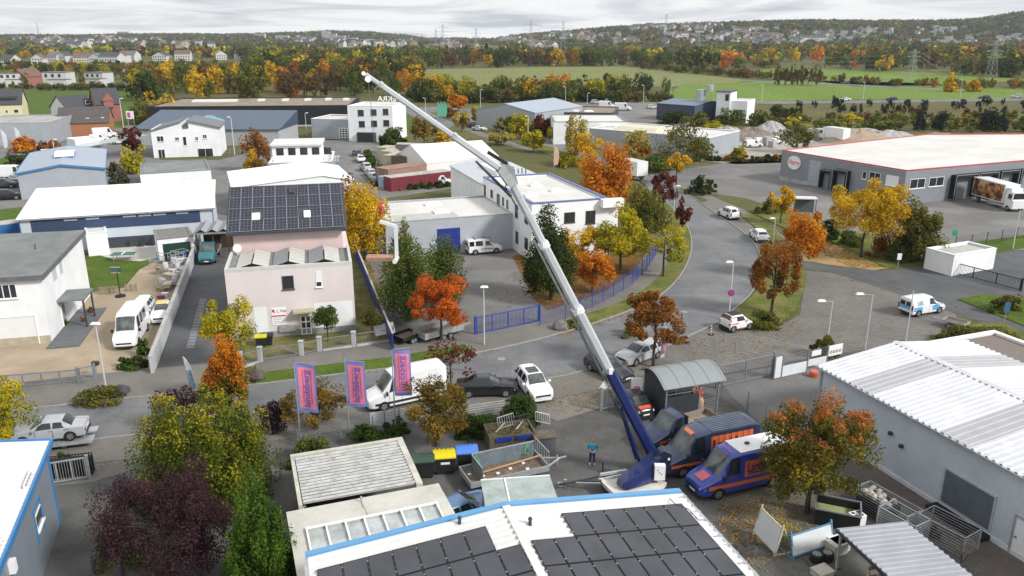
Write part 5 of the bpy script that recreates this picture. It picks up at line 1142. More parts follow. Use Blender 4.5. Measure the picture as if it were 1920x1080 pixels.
shrub(172,345,300,38,'olive','dark olive bush before the blue trim hall',1500,.36); shrub(222,345,302,42,'greyolive','grey-olive bush at the corner of the blue trim hall',1400,.36)
# middle distance, each listed from the photograph
for q in [(487,322,236,50,'rust','orange-brown tree left of the terrace building','column'),(478,328,280,40,'gold','low golden tree beside the terrace building','bush'),(258,325,268,50,'yellowgreen','yellow-green tree before the twin-roof house','bush'),
(250,292,240,42,'darkred','red maple tree behind the blue trim hall','round'),(45,285,256,44,'orange','orange tree at the left edge near the flags','bush'),(95,282,262,40,'rust','reddish shrub tree beside the site cabin','bush'),(50,310,284,60,'darkgreen','dark clipped juniper by the left edge','bush'),
(142,245,210,60,'olive','rounded olive tree before the brick barn','round'),(795,272,216,56,'topgold','tree with orange crown and dark green base left of the boom','round'),(740,270,238,40,'green','small green tree beside the cube office','bush'),
(722,287,248,18,'darkgreen','narrow dark cypress by the cube office','column'),(733,290,266,26,'darkgreen','dark cypress stump beside the narrow cypress','bush'),(832,270,240,40,'gold','gold tree below the boom','bush'),
(860,208,176,34,'orange','orange tree behind the tree-lined road','round'),(842,222,202,24,'rust','small rust tree beside the green flags','round'),(866,248,208,32,'palegold','pale yellow tree in the tree-lined road','round'),
(902,236,200,34,'yellowgreen','yellow tree before the grey gable hall','round'),(955,248,218,30,'redgreen','red sapling before the grey gable hall','spread'),(975,262,214,42,'yellowgreen','yellow-green tree left of the white flat workshop','round'),
(1000,285,242,40,'yellowgreen','low yellow tree by the round car park','spread'),(1018,256,214,38,'darkred','dark red tree before the white flat workshop','round'),(1042,268,238,34,'yellowgreen','small yellow-green tree before the white flat workshop','round'),
(940,272,246,44,'palegold','pale gold shrub tree by the boom','spread'),(1078,290,216,42,'palegold','tall pale yellow poplar before the long white workshop','column'),(1098,312,246,64,'gold','broad bright yellow tree before the long white workshop','round'),
(1062,312,276,44,'yellowgreen','yellow-green bush behind the orange maple','bush'),(1190,312,246,64,'palegold','pale yellow-green tree by the white lorry','round'),(1195,305,266,46,'orange','small orange tree behind the white lorry','spread'),
(1272,318,230,104,'olive','large olive oak tree before the long white workshop','round'),(1230,322,290,60,'green','green bush under the large olive oak','bush'),(1310,300,262,60,'olive','olive bush before the stone yard','bush'),(1372,232,204,60,'green','green tree before the white tower house','bush'),
(1262,232,206,50,'darkgreen','dark bush before the slate hall','bush'),(1310,238,210,60,'olive','olive tree before the curved skylights','bush'),(1335,248,224,50,'yellowgreen','yellow bush at the stone yard','bush'),(1425,236,206,40,'green','green bush beside the white tower house','bush'),(1492,286,228,72,'olive','round dark olive tree beside the depot','round'),
(1470,222,194,54,'darkgreen','dark bush at the edge of the rough land','bush'),(1140,160,137,18,'brown','lone round brown tree in the pale field','round'),(1780,172,136,26,'gold','lone gold tree by the country road','cone'),(1822,172,138,30,'gold','second gold tree by the country road near the pylon','cone'),
(270,232,178,50,'olive','olive tree left of the black hall','bush'),(300,228,172,60,'gold','golden tree at the corner of the black hall','bush'),(1385,296,276,30,'yellowgreen','small yellow shrub before the stone heap','bush')]:
 px,yb,yt,wp,pal,lab,shp = q
 tree(px,yb,yt,wp*1.15,pal,lab,shp,'deciduous_tree' if 'bush' not in lab and 'shrub' not in lab else 'large_bush','tree' if 'bush' not in lab and 'shrub' not in lab else 'bush',n=1500,leaf=max(.30,G(px,yb)[1]/400),bare=.22 if shp in('round','spread','column') else .02,K=24,r0=.34)
# ---------------- shared crowns for woodland trees
M_DIM = {}
PROTO = {}
def proto(shape, pal, v):
 k = (shape,pal,v)
 if k in PROTO: return PROTO[k]
 g = np.random.default_rng(hash(shape)%1000 if 0 else (len(shape)*31+v*7))
 P,Nn,cs = crown_points(shape,620,g,24,.34); P = P*np.array([.45,.45,.88]); P[:,2] += .08; V,F_ = leaf_quads(P,Nn,np.full(len(P),.078),g)
 b = MB(); b.tube([(0,0,-.02),(0,0,.3),(0,0,.6)],[.03,.022,.012],5); tv = np.array(b.v); 
 tf = [f for f in b.f if len(f)==4]; o = len(V)
 V = np.concatenate([V,tv]); F2 = np.concatenate([F_,np.array(tf)+o]); mi = [0]*len(F_)+[1]*len(tf)
 ob = npmesh('woodland_tree',V,F2,[LM(pal,2.2),M_BARK],None,mi); me = ob.data; bpy.data.objects.remove(ob); PROTO[k] = me; return me
NIND = [0]; STUFF = []
DESC = {'gold':'golden yellow','yellowgreen':'yellow-green','orange':'orange','rust':'rust-brown','darkgreen':'dark green','green':'mid green','olive':'olive green','brown':'brown','palegold':'pale straw-yellow','darkred':'dark red','pine':'dark conifer','greyolive':'grey-olive','topgold':'green and gold','orangered':'orange-red'}
def wood(X,Y,H,W_,pal,shape,place,group,ind=True):
 if ind and NIND[0] < 285:
  NIND[0] += 1; me = proto(shape,pal,NIND[0]%3); o = bpy.data.objects.new('woodland_tree' if pal!='pine' else 'conifer',me); COL.objects.link(o)
  o.location = (X,Y,0); o.scale = (W_,W_,H); o.rotation_euler = (0,0,random.uniform(0,6.28)); tag(o,DESC[pal]+' '+('rounded' if shape in ('round','bush') else 'spreading' if shape=='spread' else 'pointed')+' tree '+place,'tree',group)
 else: STUFF.append((X,Y,0,H,W_,pal))
def pick(ws): return random.choices([a for a,_ in ws],[b for _,b in ws])[0]
def belt(u0,u1,yn,yf,n,hs,ws,place,group,shapes=('round','round','spread','egg'),ind=1.0,aspect=.85):
 """trees between the near and far foot lines of a belt, nearest first"""
 L_ = []
 for i in range(n):
  u = random.uniform(u0,u1); a = G(u,interp(u,yn) if isinstance(yn,list) else yn)[1]; c = G(u,interp(u,yf) if isinstance(yf,list) else yf)[1]
  Y = a+(c-a)*random.random(); X = (u-960)/FPX*depth(Y); L_.append((Y,X))
 L_.sort()
 for k,(Y,X) in enumerate(L_):
  H = random.uniform(*hs); wood(X,Y,H,H*aspect*random.uniform(.75,1.25),pick(ws),random.choice(shapes),place,group,k < ind*n)
AUT = [('gold',1.0),('yellowgreen',2.4),('orange',.35),('rust',.9),('darkgreen',3),('green',3.4),('olive',4),('brown',1.4),('darkred',.4),('topgold',.5)]
DUL = [('darkgreen',3),('green',3),('olive',4),('brown',1.6),('rust',1),('yellowgreen',.7),('gold',.5),('greyolive',1.5)]
belt(250,470,[(250,196),(470,190)],[(250,150),(470,150)],46,(9,14),[('orange',1.0),('rust',1.6),('gold',1.2),('darkgreen',2),('olive',3),('green',2.5),('darkred',.6),('topgold',1),('yellowgreen',1.6)],'in the autumn wood behind the black hall','trees of the wood behind the black hall')
belt(460,790,[(460,190),(790,178)],[(460,140),(790,146)],66,(10,15),[('darkgreen',3),('green',2),('olive',4),('brown',2),('rust',1.5),('gold',1.2),('orange',.8)],'in the dark wood left of the crane tip','trees of the wood left of the crane tip')
belt(-40,275,[(-40,166),(275,164)],[(-40,134),(275,142)],48,(6,9.5),[('yellowgreen',3),('green',3),('olive',3),('darkgreen',2),('orange',.8),('rust',1)],'among the houses behind the green field at left','trees among the houses at left')
belt(770,1180,[(770,192),(900,190),(1180,190)],[(770,178),(1180,180)],44,(7,11),[('gold',2.2),('yellowgreen',2.2),('olive',3),('green',2),('darkgreen',1.6),('orange',.9),('rust',1)],'in the tree belt along the near edge of the pale field','trees along the pale field',aspect=1.05)
belt(1190,1270,174,168,8,(6,9),[('green',1),('darkgreen',1.5)],'in the dark clump at the corner of the pale field','trees in the clump at the field corner')
belt(770,1320,[(770,131),(1010,126),(1170,124),(1320,136)],[(770,122),(1320,122)],44,(12,17),DUL,'at the far edge of the pale field','trees at the far edge of the pale field')
for x in (1457,1471,1486,1500,1515,1530):
 X,Y = G(x,160); wood(X,Y,11,6,'brown','round','in the row of six across the bright field','row of six thin trees in the bright field')
for x,y,s in ((1722,246,17),(1758,243,14),(1768,245,12),(1845,246,16),(1858,247,18),(1876,248,12),(1392,205,0)):
 if s: X,Y = G(x,y); wood(X,Y,s*.55,s*.3,'pine','cone','standing tall behind the bakery depot','tall conifers behind the depot')
belt(1490,1960,214,197,46,(2.6,4.2),[('pine',1)],'in the small conifer plantation by the country road','young conifers in the plantation',shapes=('cone',),aspect=.62)
belt(770,1190,[(770,194),(1190,193)],[(770,180),(1190,180)],150,(3,6.5),[('darkgreen',3),('olive',3),('green',2),('brown',1),('gold',.5)],'','',ind=0,aspect=1.3)
belt(940,1080,262,244,22,(2.5,4.5),[('olive',2),('green',2),('gold',1),('rust',.6)],'','',ind=0,aspect=1.3)
# the rest of the woods, too many to tell apart
belt(-60,480,[(-60,112),(480,110)],[(-60,98),(480,100)],190,(9,14),AUT,'','',ind=0)
belt(-60,480,[(-60,136),(480,140)],[(-60,124),(480,124)],110,(4,7.5),AUT,'','',ind=0,aspect=1.15)
belt(470,780,[(470,140),(780,142)],[(470,106),(780,110)],210,(10,16),AUT,'','',ind=0)
belt(440,800,118,104,120,(12,17),DUL,'','',ind=0)
belt(770,1330,[(770,123),(1330,124)],[(770,110),(1000,104),(1330,100)],190,(12,17),DUL,'','',ind=0)
belt(1300,1980,[(1300,138),(1400,132),(1490,122),(1600,135),(1760,136),(1860,150),(1980,150)],[(1300,100),(1980,96)],420,(11,18),[('gold',1),('yellowgreen',1.2),('rust',1),('darkgreen',2.5),('green',3),('olive',4),('brown',1),('orange',.4)],'','',ind=0)
belt(1180,1500,[(1180,128),(1330,142),(1500,154)],[(1180,126),(1330,139),(1500,150)],70,(4,7),[('olive',2),('brown',2),('green',1.5),('rust',.6)],'','',ind=0)
belt(1470,1980,[(1470,151),(1700,164),(1980,170)],[(1470,148),(1700,160),(1980,163)],60,(3.5,6),[('brown',2),('olive',2),('rust',.7)],'','',ind=0)
belt(1420,1980,248,222,120,(1.5,4),[('olive',2),('brown',1.5),('yellowgreen',.5),('green',1)],'','',ind=0,aspect=1.4)
belt(-40,290,170,166,60,(2.5,4),[('darkgreen',2),('olive',1.5)],'','',ind=0,aspect=1.2)
belt(1130,1260,193,186,20,(2.5,5),[('olive',2),('brown',1.5)],'','',ind=0,aspect=1.2)
def scatter_hill(n, umin, umax, f0=0., f1=1.15):
 for i in range(n):
  u = random.uniform(umin,umax); d0,d1 = base_d(u),top_d(u); t = f0+(f1-f0)*random.random(); Y = d0-120+(d1-d0+120)*t; X = (u-960)/FPX*(Y*CP+8)
  z = hill_z(X,Y)
  wsel = [('darkgreen',3),('pine',2.2),('green',2.5),('olive',3),('rust',.4),('brown',1.4),('yellowgreen',.4)]
  STUFF.append((X,Y,z-.5,random.uniform(8,14),random.uniform(8,15),pick(wsel)))
scatter_hill(3200,-60,800); scatter_hill(600,780,990); scatter_hill(4300,960,2000); scatter_hill(1500,-60,780,.55,1.02); scatter_hill(1400,1000,2000,.6,1.05)
def build_stuff():
 pals = sorted({s[5] for s in STUFF}); Vs=[]; Fs=[]; Ms=[]; off=0
 base = {}
 for v in range(4):
  g = np.random.default_rng(900+v); P,Nn,_ = crown_points('round',110,g,11,.42); P = P*np.array([.46,.46,.92]); Vq,Fq = leaf_quads(P,Nn,np.full(len(P),.20),g); base[v]=(Vq,Fq)
  g = np.random.default_rng(950+v); P,Nn,_ = crown_points('round',32,g,8,.40); P = P*np.array([.46,.46,.92]); Vq,Fq = leaf_quads(P,Nn,np.full(len(P),.36),g); base[10+v]=(Vq,Fq)
 for i,(X,Y,z,H,W_,pal) in enumerate(STUFF):
  Vq,Fq = base[(i%4)+(10 if Y>1150 else 0)]; a = i*2.4; ca,sa = math.cos(a),math.sin(a)
  V = np.stack([(Vq[:,0]*ca-Vq[:,1]*sa)*W_+X,(Vq[:,0]*sa+Vq[:,1]*ca)*W_+Y,Vq[:,2]*H+z],1)
  Vs.append(V); Fs.append(Fq+off); Ms.append(np.full(len(Fq),pals.index(pal))); off += len(V)
 o = npmesh('woodland',np.concatenate(Vs),np.concatenate(Fs),[LM(p,.03) for p in pals],None,np.concatenate(Ms)); o['kind'] = 'stuff'
 tag(o,'distant mixed autumn woodland covering the hills and field edges','woodland')
build_stuff()
# ---------------- houses on the slopes and among the trees
M_HW = mat('house_white',(.52,.52,.51),.8,var=.05,scale=.2); M_HC = mat('house_cream',(.40,.36,.29),.8,var=.05,scale=.2)
M_HR = [mat('far_roof_dark',(.06,.062,.07),.8,var=.1), mat('far_roof_brown',(.15,.09,.07),.8,var=.1), mat('far_roof_grey',(.14,.14,.145),.8,var=.1)]
def house_mesh(w,d,h,r,wm,rm,axis):
 b = MB(); b.box(-w/2,w/2,-d/2,d/2,-2,h,0)
 if axis: 
  b.add([(-w/2,-d/2,h),(w/2,-d/2,h),(0,-d/2,h+r),(-w/2,d/2,h),(w/2,d/2,h),(0,d/2,h+r)],[(0,1,2),(3,5,4)],0)
  e=.4; b.add([(-w/2-e,-d/2-e,h-.3),(0,-d/2-e,h+r+.15),(w/2+e,-d/2-e,h-.3),(-w/2-e,d/2+e,h-.3),(0,d/2+e,h+r+.15),(w/2+e,d/2+e,h-.3)],[(0,1,4,3),(1,2,5,4)],1)
 else:
  b.add([(-w/2,-d/2,h),(-w/2,d/2,h),(-w/2,0,h+r),(w/2,-d/2,h),(w/2,d/2,h),(w/2,0,h+r)],[(0,2,1),(3,4,5)],0)
  e=.4; b.add([(-w/2-e,-d/2-e,h-.3),(-w/2-e,0,h+r+.15),(-w/2-e,d/2+e,h-.3),(w/2+e,-d/2-e,h-.3),(w/2+e,0,h+r+.15),(w/2+e,d/2+e,h-.3)],[(0,3,4,1),(1,4,5,2)],1)
 for x in np.arange(-w/2+1.2,w/2-.8,2.4):
  for z in (1.,3.6): 
   if z+1.2<h: b.box(x,x+1.1,-d/2-.04,-d/2,z,z+1.3,2)
 o = b.build('hillside_house',[wm,rm,M_GLASS]); me = o.data; bpy.data.objects.remove(o); return me
HM = [house_mesh(11,9,5.5,4,M_HW,M_HR[0],0),house_mesh(9,11,5.5,4.2,M_HW,M_HR[2],1),house_mesh(13,9,5,3.8,M_HC,M_HR[1],0),house_mesh(10,9,5.5,4,M_HW,M_HR[1],1),house_mesh(14,10,8,3,M_HW,M_HR[0],0)]
LB = ['white walled house with dark roof','white gabled house with grey roof','cream house with red-brown roof','white gabled house with red-brown roof','tall white house with dark roof']
HOUSES = []
def hillhouse(u0,u1,y0,y1,n,ms=(0,1,2,3,4),s=1.):
 cu = cy = 0
 for k in range(n):
  if k%8 == 0: cu = random.uniform(u0,u1); cy = random.uniform(y0,y1)
  u = min(u1,max(u0,random.gauss(cu,22))); y = min(y1,max(y0,random.gauss(cy,3.2)))
  d = ray(u,y); Y = 900.
  while Y < 3600:
   p = AT(u,y,Y)
   if p.z <= hill_z(p.x,p.y)+4: break
   Y += 25
  HOUSES.append((p.x,p.y,hill_z(p.x,p.y)+2.5,random.choice(ms),s))
hillhouse(0,235,70,92,54); hillhouse(250,560,74,88,18); hillhouse(560,720,66,86,26,(4,0,1)); hillhouse(690,930,78,92,26,s=.9); hillhouse(940,1100,66,90,44); hillhouse(1090,1330,50,86,66); hillhouse(1330,1560,62,84,62); hillhouse(1560,1920,52,84,64); hillhouse(1200,1500,46,60,16)
for k,(X,Y,z,m,s) in enumerate(HOUSES[:292]):
 o = bpy.data.objects.new('hillside_house',HM[m]); COL.objects.link(o); o.location = (X,Y,z); o.rotation_euler = (0,0,random.uniform(-.7,.7)); o.scale = (s*1.3,)*3
 tag(o,LB[m]+' on the '+('far left' if X<-300 else 'far right' if X>150 else 'distant central')+' slope','house','houses on the distant slopes')
def rest_houses():
 b = MB()
 for (X,Y,z,m,s) in HOUSES[292:]:
  me = HM[m]; a = random.uniform(-.7,.7); ca,sa = math.cos(a),math.sin(a)
  b.add([(X+v.co.x*ca-v.co.y*sa,Y+v.co.x*sa+v.co.y*ca,z+v.co.z) for v in me.vertices],[list(p.vertices) for p in me.polygons])
  for i,p in enumerate(me.polygons): b.m[-len(me.polygons)+i] = p.material_index
 o = b.build('distant_village',[M_HW,M_HR[2],M_GLASS]); tag(o,'dense far village houses on the slopes too many to count','village',kind='stuff')
rest_houses()
def block(px,yb,w,h,label,m=M_HW,d=14):
 Y = 900.
 while Y < 3600:
  p = AT(px,yb,Y)
  if p.z <= hill_z(p.x,p.y)+1: break
  Y += 25
 o = thing('apartment_block',label,'apartment block',(p.x,p.y,hill_z(p.x,p.y)),random.uniform(-.2,.2),'white apartment blocks on the far slope' if m is M_HW else None); b = MB(); b.box(-w/2,w/2,-d/2,d/2,-6,h); b.build('wall',m,o)
 b = MB()
 for z in np.arange(2,h-1,3): b.box(-w/2+1,w/2-1,-d/2-.05,-d/2,z,z+1.3)
 b.build('window',M_GLASS,o); b = MB(); b.box(-w/2-.3,w/2+.3,-d/2-.3,d/2+.3,h,h+.5); b.build('roof',M_HR[2],o)
block(232,66,46,24,'tall pale high-rise block on the left skyline',mat('haze_pale_block',(.42,.43,.44),.9,var=.03),20)
for i,(x,y,w_,h_) in enumerate([(488,72,34,14),(530,74,40,12),(612,74,24,24),(625,76,22,20),(640,77,26,16),(660,79,36,13),(690,81,40,12),(715,82,36,10),(500,85,60,9),(1420,85,60,6),(1490,84,46,7),(1750,84,50,7),(830,82,60,7)]):
 block(x,y,w_,h_,['wide white block on the far wooded slope','long white block in the far town','white stepped tower block in the far town','white tall block beside the stepped tower','white slab behind the stepped tower','pale long terrace block right of the tower','low pale terrace right of the tower','low pale block at the end of the far town','long low white works at the foot of the far slope','long white shed under the right village','white shed in the right village centre','long white store at the foot of the right slope','long white factory on the far plain'][i])
# houses in the left middle distance
for i,(x,yb,w_,h_,m,lab) in enumerate([(20,162,9,6.5,'f','white cubic house with low wing at far left behind the field'),(50,160,10,5.5,'r','red-brown terraced house beside the white cubic house'),(62,158,8,5.5,'r','second red-brown terraced house'),(105,164,11,7.5,'f','white two-block cubic house in the middle behind the field'),(178,160,10,6.5,'f','white flat-roofed house behind yellow trees'),(262,160,14,8.5,'f','large white flat-roofed house at the field edge'),
(20,122,12,6,'g','white house with dark roof at the left edge'),(75,120,10,6,'g','small white house left of the gabled pair'),(105,116,10,7,'g','grey gabled house of the pair'),(123,116,10,7,'g','white gabled house of the pair'),(160,116,16,6,'g','long grey-roofed house right of the gabled pair'),(185,120,11,7,'g','white house with grey roof in the village row'),(212,121,16,8,'g','large white house with dark roof in the row'),(232,117,10,8,'g','cream gabled house in the row'),(248,116,12,8,'g','white house with blue-white balconies'),(305,114,14,6,'g','white house behind dark trees'),(345,114,14,8,'g','white house with two gables'),(415,112,10,7,'g','white gabled house among brown trees'),(452,112,10,7,'g','white gabled house at the end of the row')]):
 X,Y = G(x,yb); o = thing('village_house',lab,'house',(X,Y,0),random.uniform(-.4,.4)); w_*=1.1
 if m=='f':
  b=MB(); b.box(-w_/2,w_/2,0,w_*.8,-.5,h_); b.box(-w_*.1,w_*.7,-w_*.5,-.01,-.5,h_*.55); b.build('wall',M_HW,o); b=MB(); b.box(-w_/2-.2,w_/2+.2,-.2,w_*.8+.2,h_,h_+.3); b.box(-w_*.1-.2,w_*.7+.2,-w_*.5-.2,-.25,h_*.55,h_*.55+.25); b.build('roof',M_HR[2],o)
  b=MB()
  for k in range(3): b.box(-w_*.4+k*w_*.28,-w_*.4+k*w_*.28+1.3,-.06,-.0,h_*.68,h_*.9)
  b.build('window',M_GLASS,o)
 else:
  wm = M_HW if m=='g' else mat('dull_red_render',(0,0,0)); ax = i%2; me = house_mesh(w_*1.0,w_*.9,h_*.9,3.6,wm,M_HR[i%3],ax); h = bpy.data.objects.new('house_body',me); COL.objects.link(h); h.parent = o
# ================================================================== VEHICLES (local: front towards +x)
M_RIM = mat('alloy_rim',(.42,.43,.45),.35,.7,var=.1); M_LAMP = mat('headlamp_glass',(.62,.64,.66),.12,var=.1); M_TAIL = mat('tail_lamp_red',(.30,.015,.015),.25,var=0)
M_PLATE = mat('number_plate',(.72,.72,.70),.5,var=0); M_CARGL = glassmat('car_glass',(.020,.024,.027),.05); M_PLAST = mat('black_plastic',(.022,.022,.024),.6,var=.1)
M_WSCR = mat('windscreen_glass',(.085,.10,.10),.05,var=.5,scale=1.4,spec=.6)  # sky reflection painted into the glass as a paler mottled tone
WH_ = paint('white_paint',(.74,.75,.76)); BK_ = paint('black_paint',(.012,.012,.015)); SI_ = paint('silver_paint',(.42,.44,.46)); GY_ = paint('graphite_paint',(.04,.043,.05)); NV_ = paint('navy_paint',(.022,.035,.085)); BL_ = paint('company_blue_paint',(.028,.05,.30)); OR_ = paint('company_orange_paint',(.66,.15,.05)); TE_ = paint('teal_paint',(.025,.13,.15)); RD_=paint('red_orange_paint',(.58,.09,.045)); AZ_=paint('azure_paint',(.10,.36,.62))
def section(st, x):
 """cross-section of the body at x: list of (y,z) from sill to roof centre"""
 for a,b in zip(st[:-1],st[1:]):
  if a[0] <= x <= b[0]: break
 t = 0 if b[0]==a[0] else min(1,max(0,(x-a[0])/(b[0]-a[0]))); q = [a[i]+(b[i]-a[i])*t for i in range(7)]
 _,zb,zl,zt,w,wt,_r = q
 return [(w*.90,zb),(w*.985,zb+.10),(w,zb+(zl-zb)*.62),(w*.975,zl),(wt,zt-.07),(wt*.86,zt-.005),(wt*.45,zt+.02),(0,zt+.025)]
def side_y(st,x,z):
 s = section(st,x)
 for (y0,z0),(y1,z1) in zip(s[:-1],s[1:]):
  if z0<=z<=z1: return y0+(y1-y0)*(z-z0)/max(1e-6,z1-z0)
 return s[4][0]
def body_mesh(st, m, parent, nx=None):
 b = MB(); V=[]; F_=[]; xs=[]
 for a,c in zip(st[:-1],st[1:]):
  k = max(1,int((c[0]-a[0])/.25)); xs += [a[0]+(c[0]-a[0])*i/k for i in range(k)]
 xs.append(st[-1][0])
 for x in xs:
  s = section(st,x); V += [(x,y,z) for y,z in s] + [(x,-y,z) for y,z in s[-2::-1]]
 n = 15
 for i in range(len(xs)-1):
  for j in range(n-1): F_.append((i*n+j,(i+1)*n+j,(i+1)*n+j+1,i*n+j+1))
  F_.append((i*n+n-1,(i+1)*n+n-1,(i+1)*n,i*n))
 F_.append(tuple(range(n-1,-1,-1)) if 0 else tuple(range(n))); F_.append(tuple(range((len(xs)-1)*n+n-1,(len(xs)-1)*n-1,-1)))
 b.add(V,F_); o = b.build('body',m,parent)
 bm = bmesh.new(); bm.from_mesh(o.data); bmesh.ops.recalc_face_normals(bm,faces=bm.faces); bm.to_mesh(o.data); bm.free()
 o.data.polygons.foreach_set('use_smooth',[True]*len(o.data.polygons)); o.data.set_sharp_from_angle(angle=R(32)); return o
def patch(st,x0,x1,z0,z1,m,name,parent,sides=(1,-1),off=.012,n=5,sl=0.,sr=0.,frac=False,nz=2):
 """panel or window lying on the body side; with frac z0,z1 are fractions between belt and roof edge; sl,sr slant the ends"""
 r=[]
 for sd in sides:
  b=MB(); V=[]
  for j in range(nz+1):
   f=j/nz
   for i in range(n+1):
    t=i/n; x=x0+sl*f+((x1+sr*f)-(x0+sl*f))*t
    s=section(st,min(max(x,st[0][0]),st[-1][0]))
    if frac: q=z0+(z1-z0)*f; y=s[3][0]+(s[4][0]-s[3][0])*q; z=s[3][1]+(s[4][1]-s[3][1])*q
    else: z=z0+(z1-z0)*f; y=side_y(st,min(max(x,st[0][0]),st[-1][0]),z)
    V.append((x,sd*(y+off),z))
  F_=[(j*(n+1)+i,j*(n+1)+i+1,(j+1)*(n+1)+i+1,(j+1)*(n+1)+i) for j in range(nz) for i in range(n)]
  if sd>0: F_=[f[::-1] for f in F_]
  b.add(V,F_); r.append(b.build(name,m,parent))
 return r
def screen(st,xa,xb,m,name,parent,k0=.06,k1=.94,wf=.93,off=.014):
 """windscreen or rear window over the sloping top between xa and xb"""
 b=MB(); V=[]; nx=4
 sg=1 if section(st,xb)[7][1]<section(st,xa)[7][1] else -1
 for i in range(nx+1):
  x=xa+(xb-xa)*(k0+(k1-k0)*i/nx); s=section(st,x); yy=[s[4][0]*wf,s[5][0],s[6][0],0]; zz=[s[4][1]+.02,s[5][1],s[6][1],s[7][1]]
  row=[(y,z) for y,z in zip(yy,zz)]; row+= [(-y,z) for y,z in row[-2::-1]]
  V+=[(x+off*sg*.8,y,z+off) for y,z in row]
 F_=[(i*7+j,(i+1)*7+j,(i+1)*7+j+1,i*7+j+1) for i in range(nx) for j in range(6)]
 b.add(V,F_); return b.build(name,m,parent,smooth=True)
def wheel(parent,x,y,r,w=.2,rim=None):
 b=MB(); sd=1 if y>0 else -1
 b.tube([(x,y-w/2,r),(x,y-w/2+.03,r),(x,y+w/2-.03,r),(x,y+w/2,r)],[r*.9,r,r,r*.9],18); o=b.build('wheel',M_BLACK,parent)
 b=MB(); yo=y+sd*(w/2+.004); 
 b.tube([(x,yo-sd*.012,r),(x,yo,r)],[r*.66,r*.60],16)
 b.build('rim',rim or M_RIM,o)
 b=MB(); 
 for k in range(5):
  a=6.283*k/5+.3; a2=a+.55
  b.add([(x+r*.2*math.cos(a),yo+sd*.003,r+r*.2*math.sin(a)),(x+r*.55*math.cos(a),yo+sd*.003,r+r*.55*math.sin(a)),(x+r*.55*math.cos(a2),yo+sd*.003,r+r*.55*math.sin(a2))],[(0,1,2) if sd<0 else (2,1,0)])
 b.build('rim_opening',M_BLACK,o); return o
def place(o, rear, front, z=0.):
 """stand a vehicle on the ground between two photographed ground points (rear end, front end)"""
 a=Vector(G(*rear,z)); c=Vector(G(*front,z)); d=c-a; o.location=((a.x+c.x)/2,(a.y+c.y)/2,z); o.rotation_euler=(0,0,math.atan2(d.y,d.x)); return o
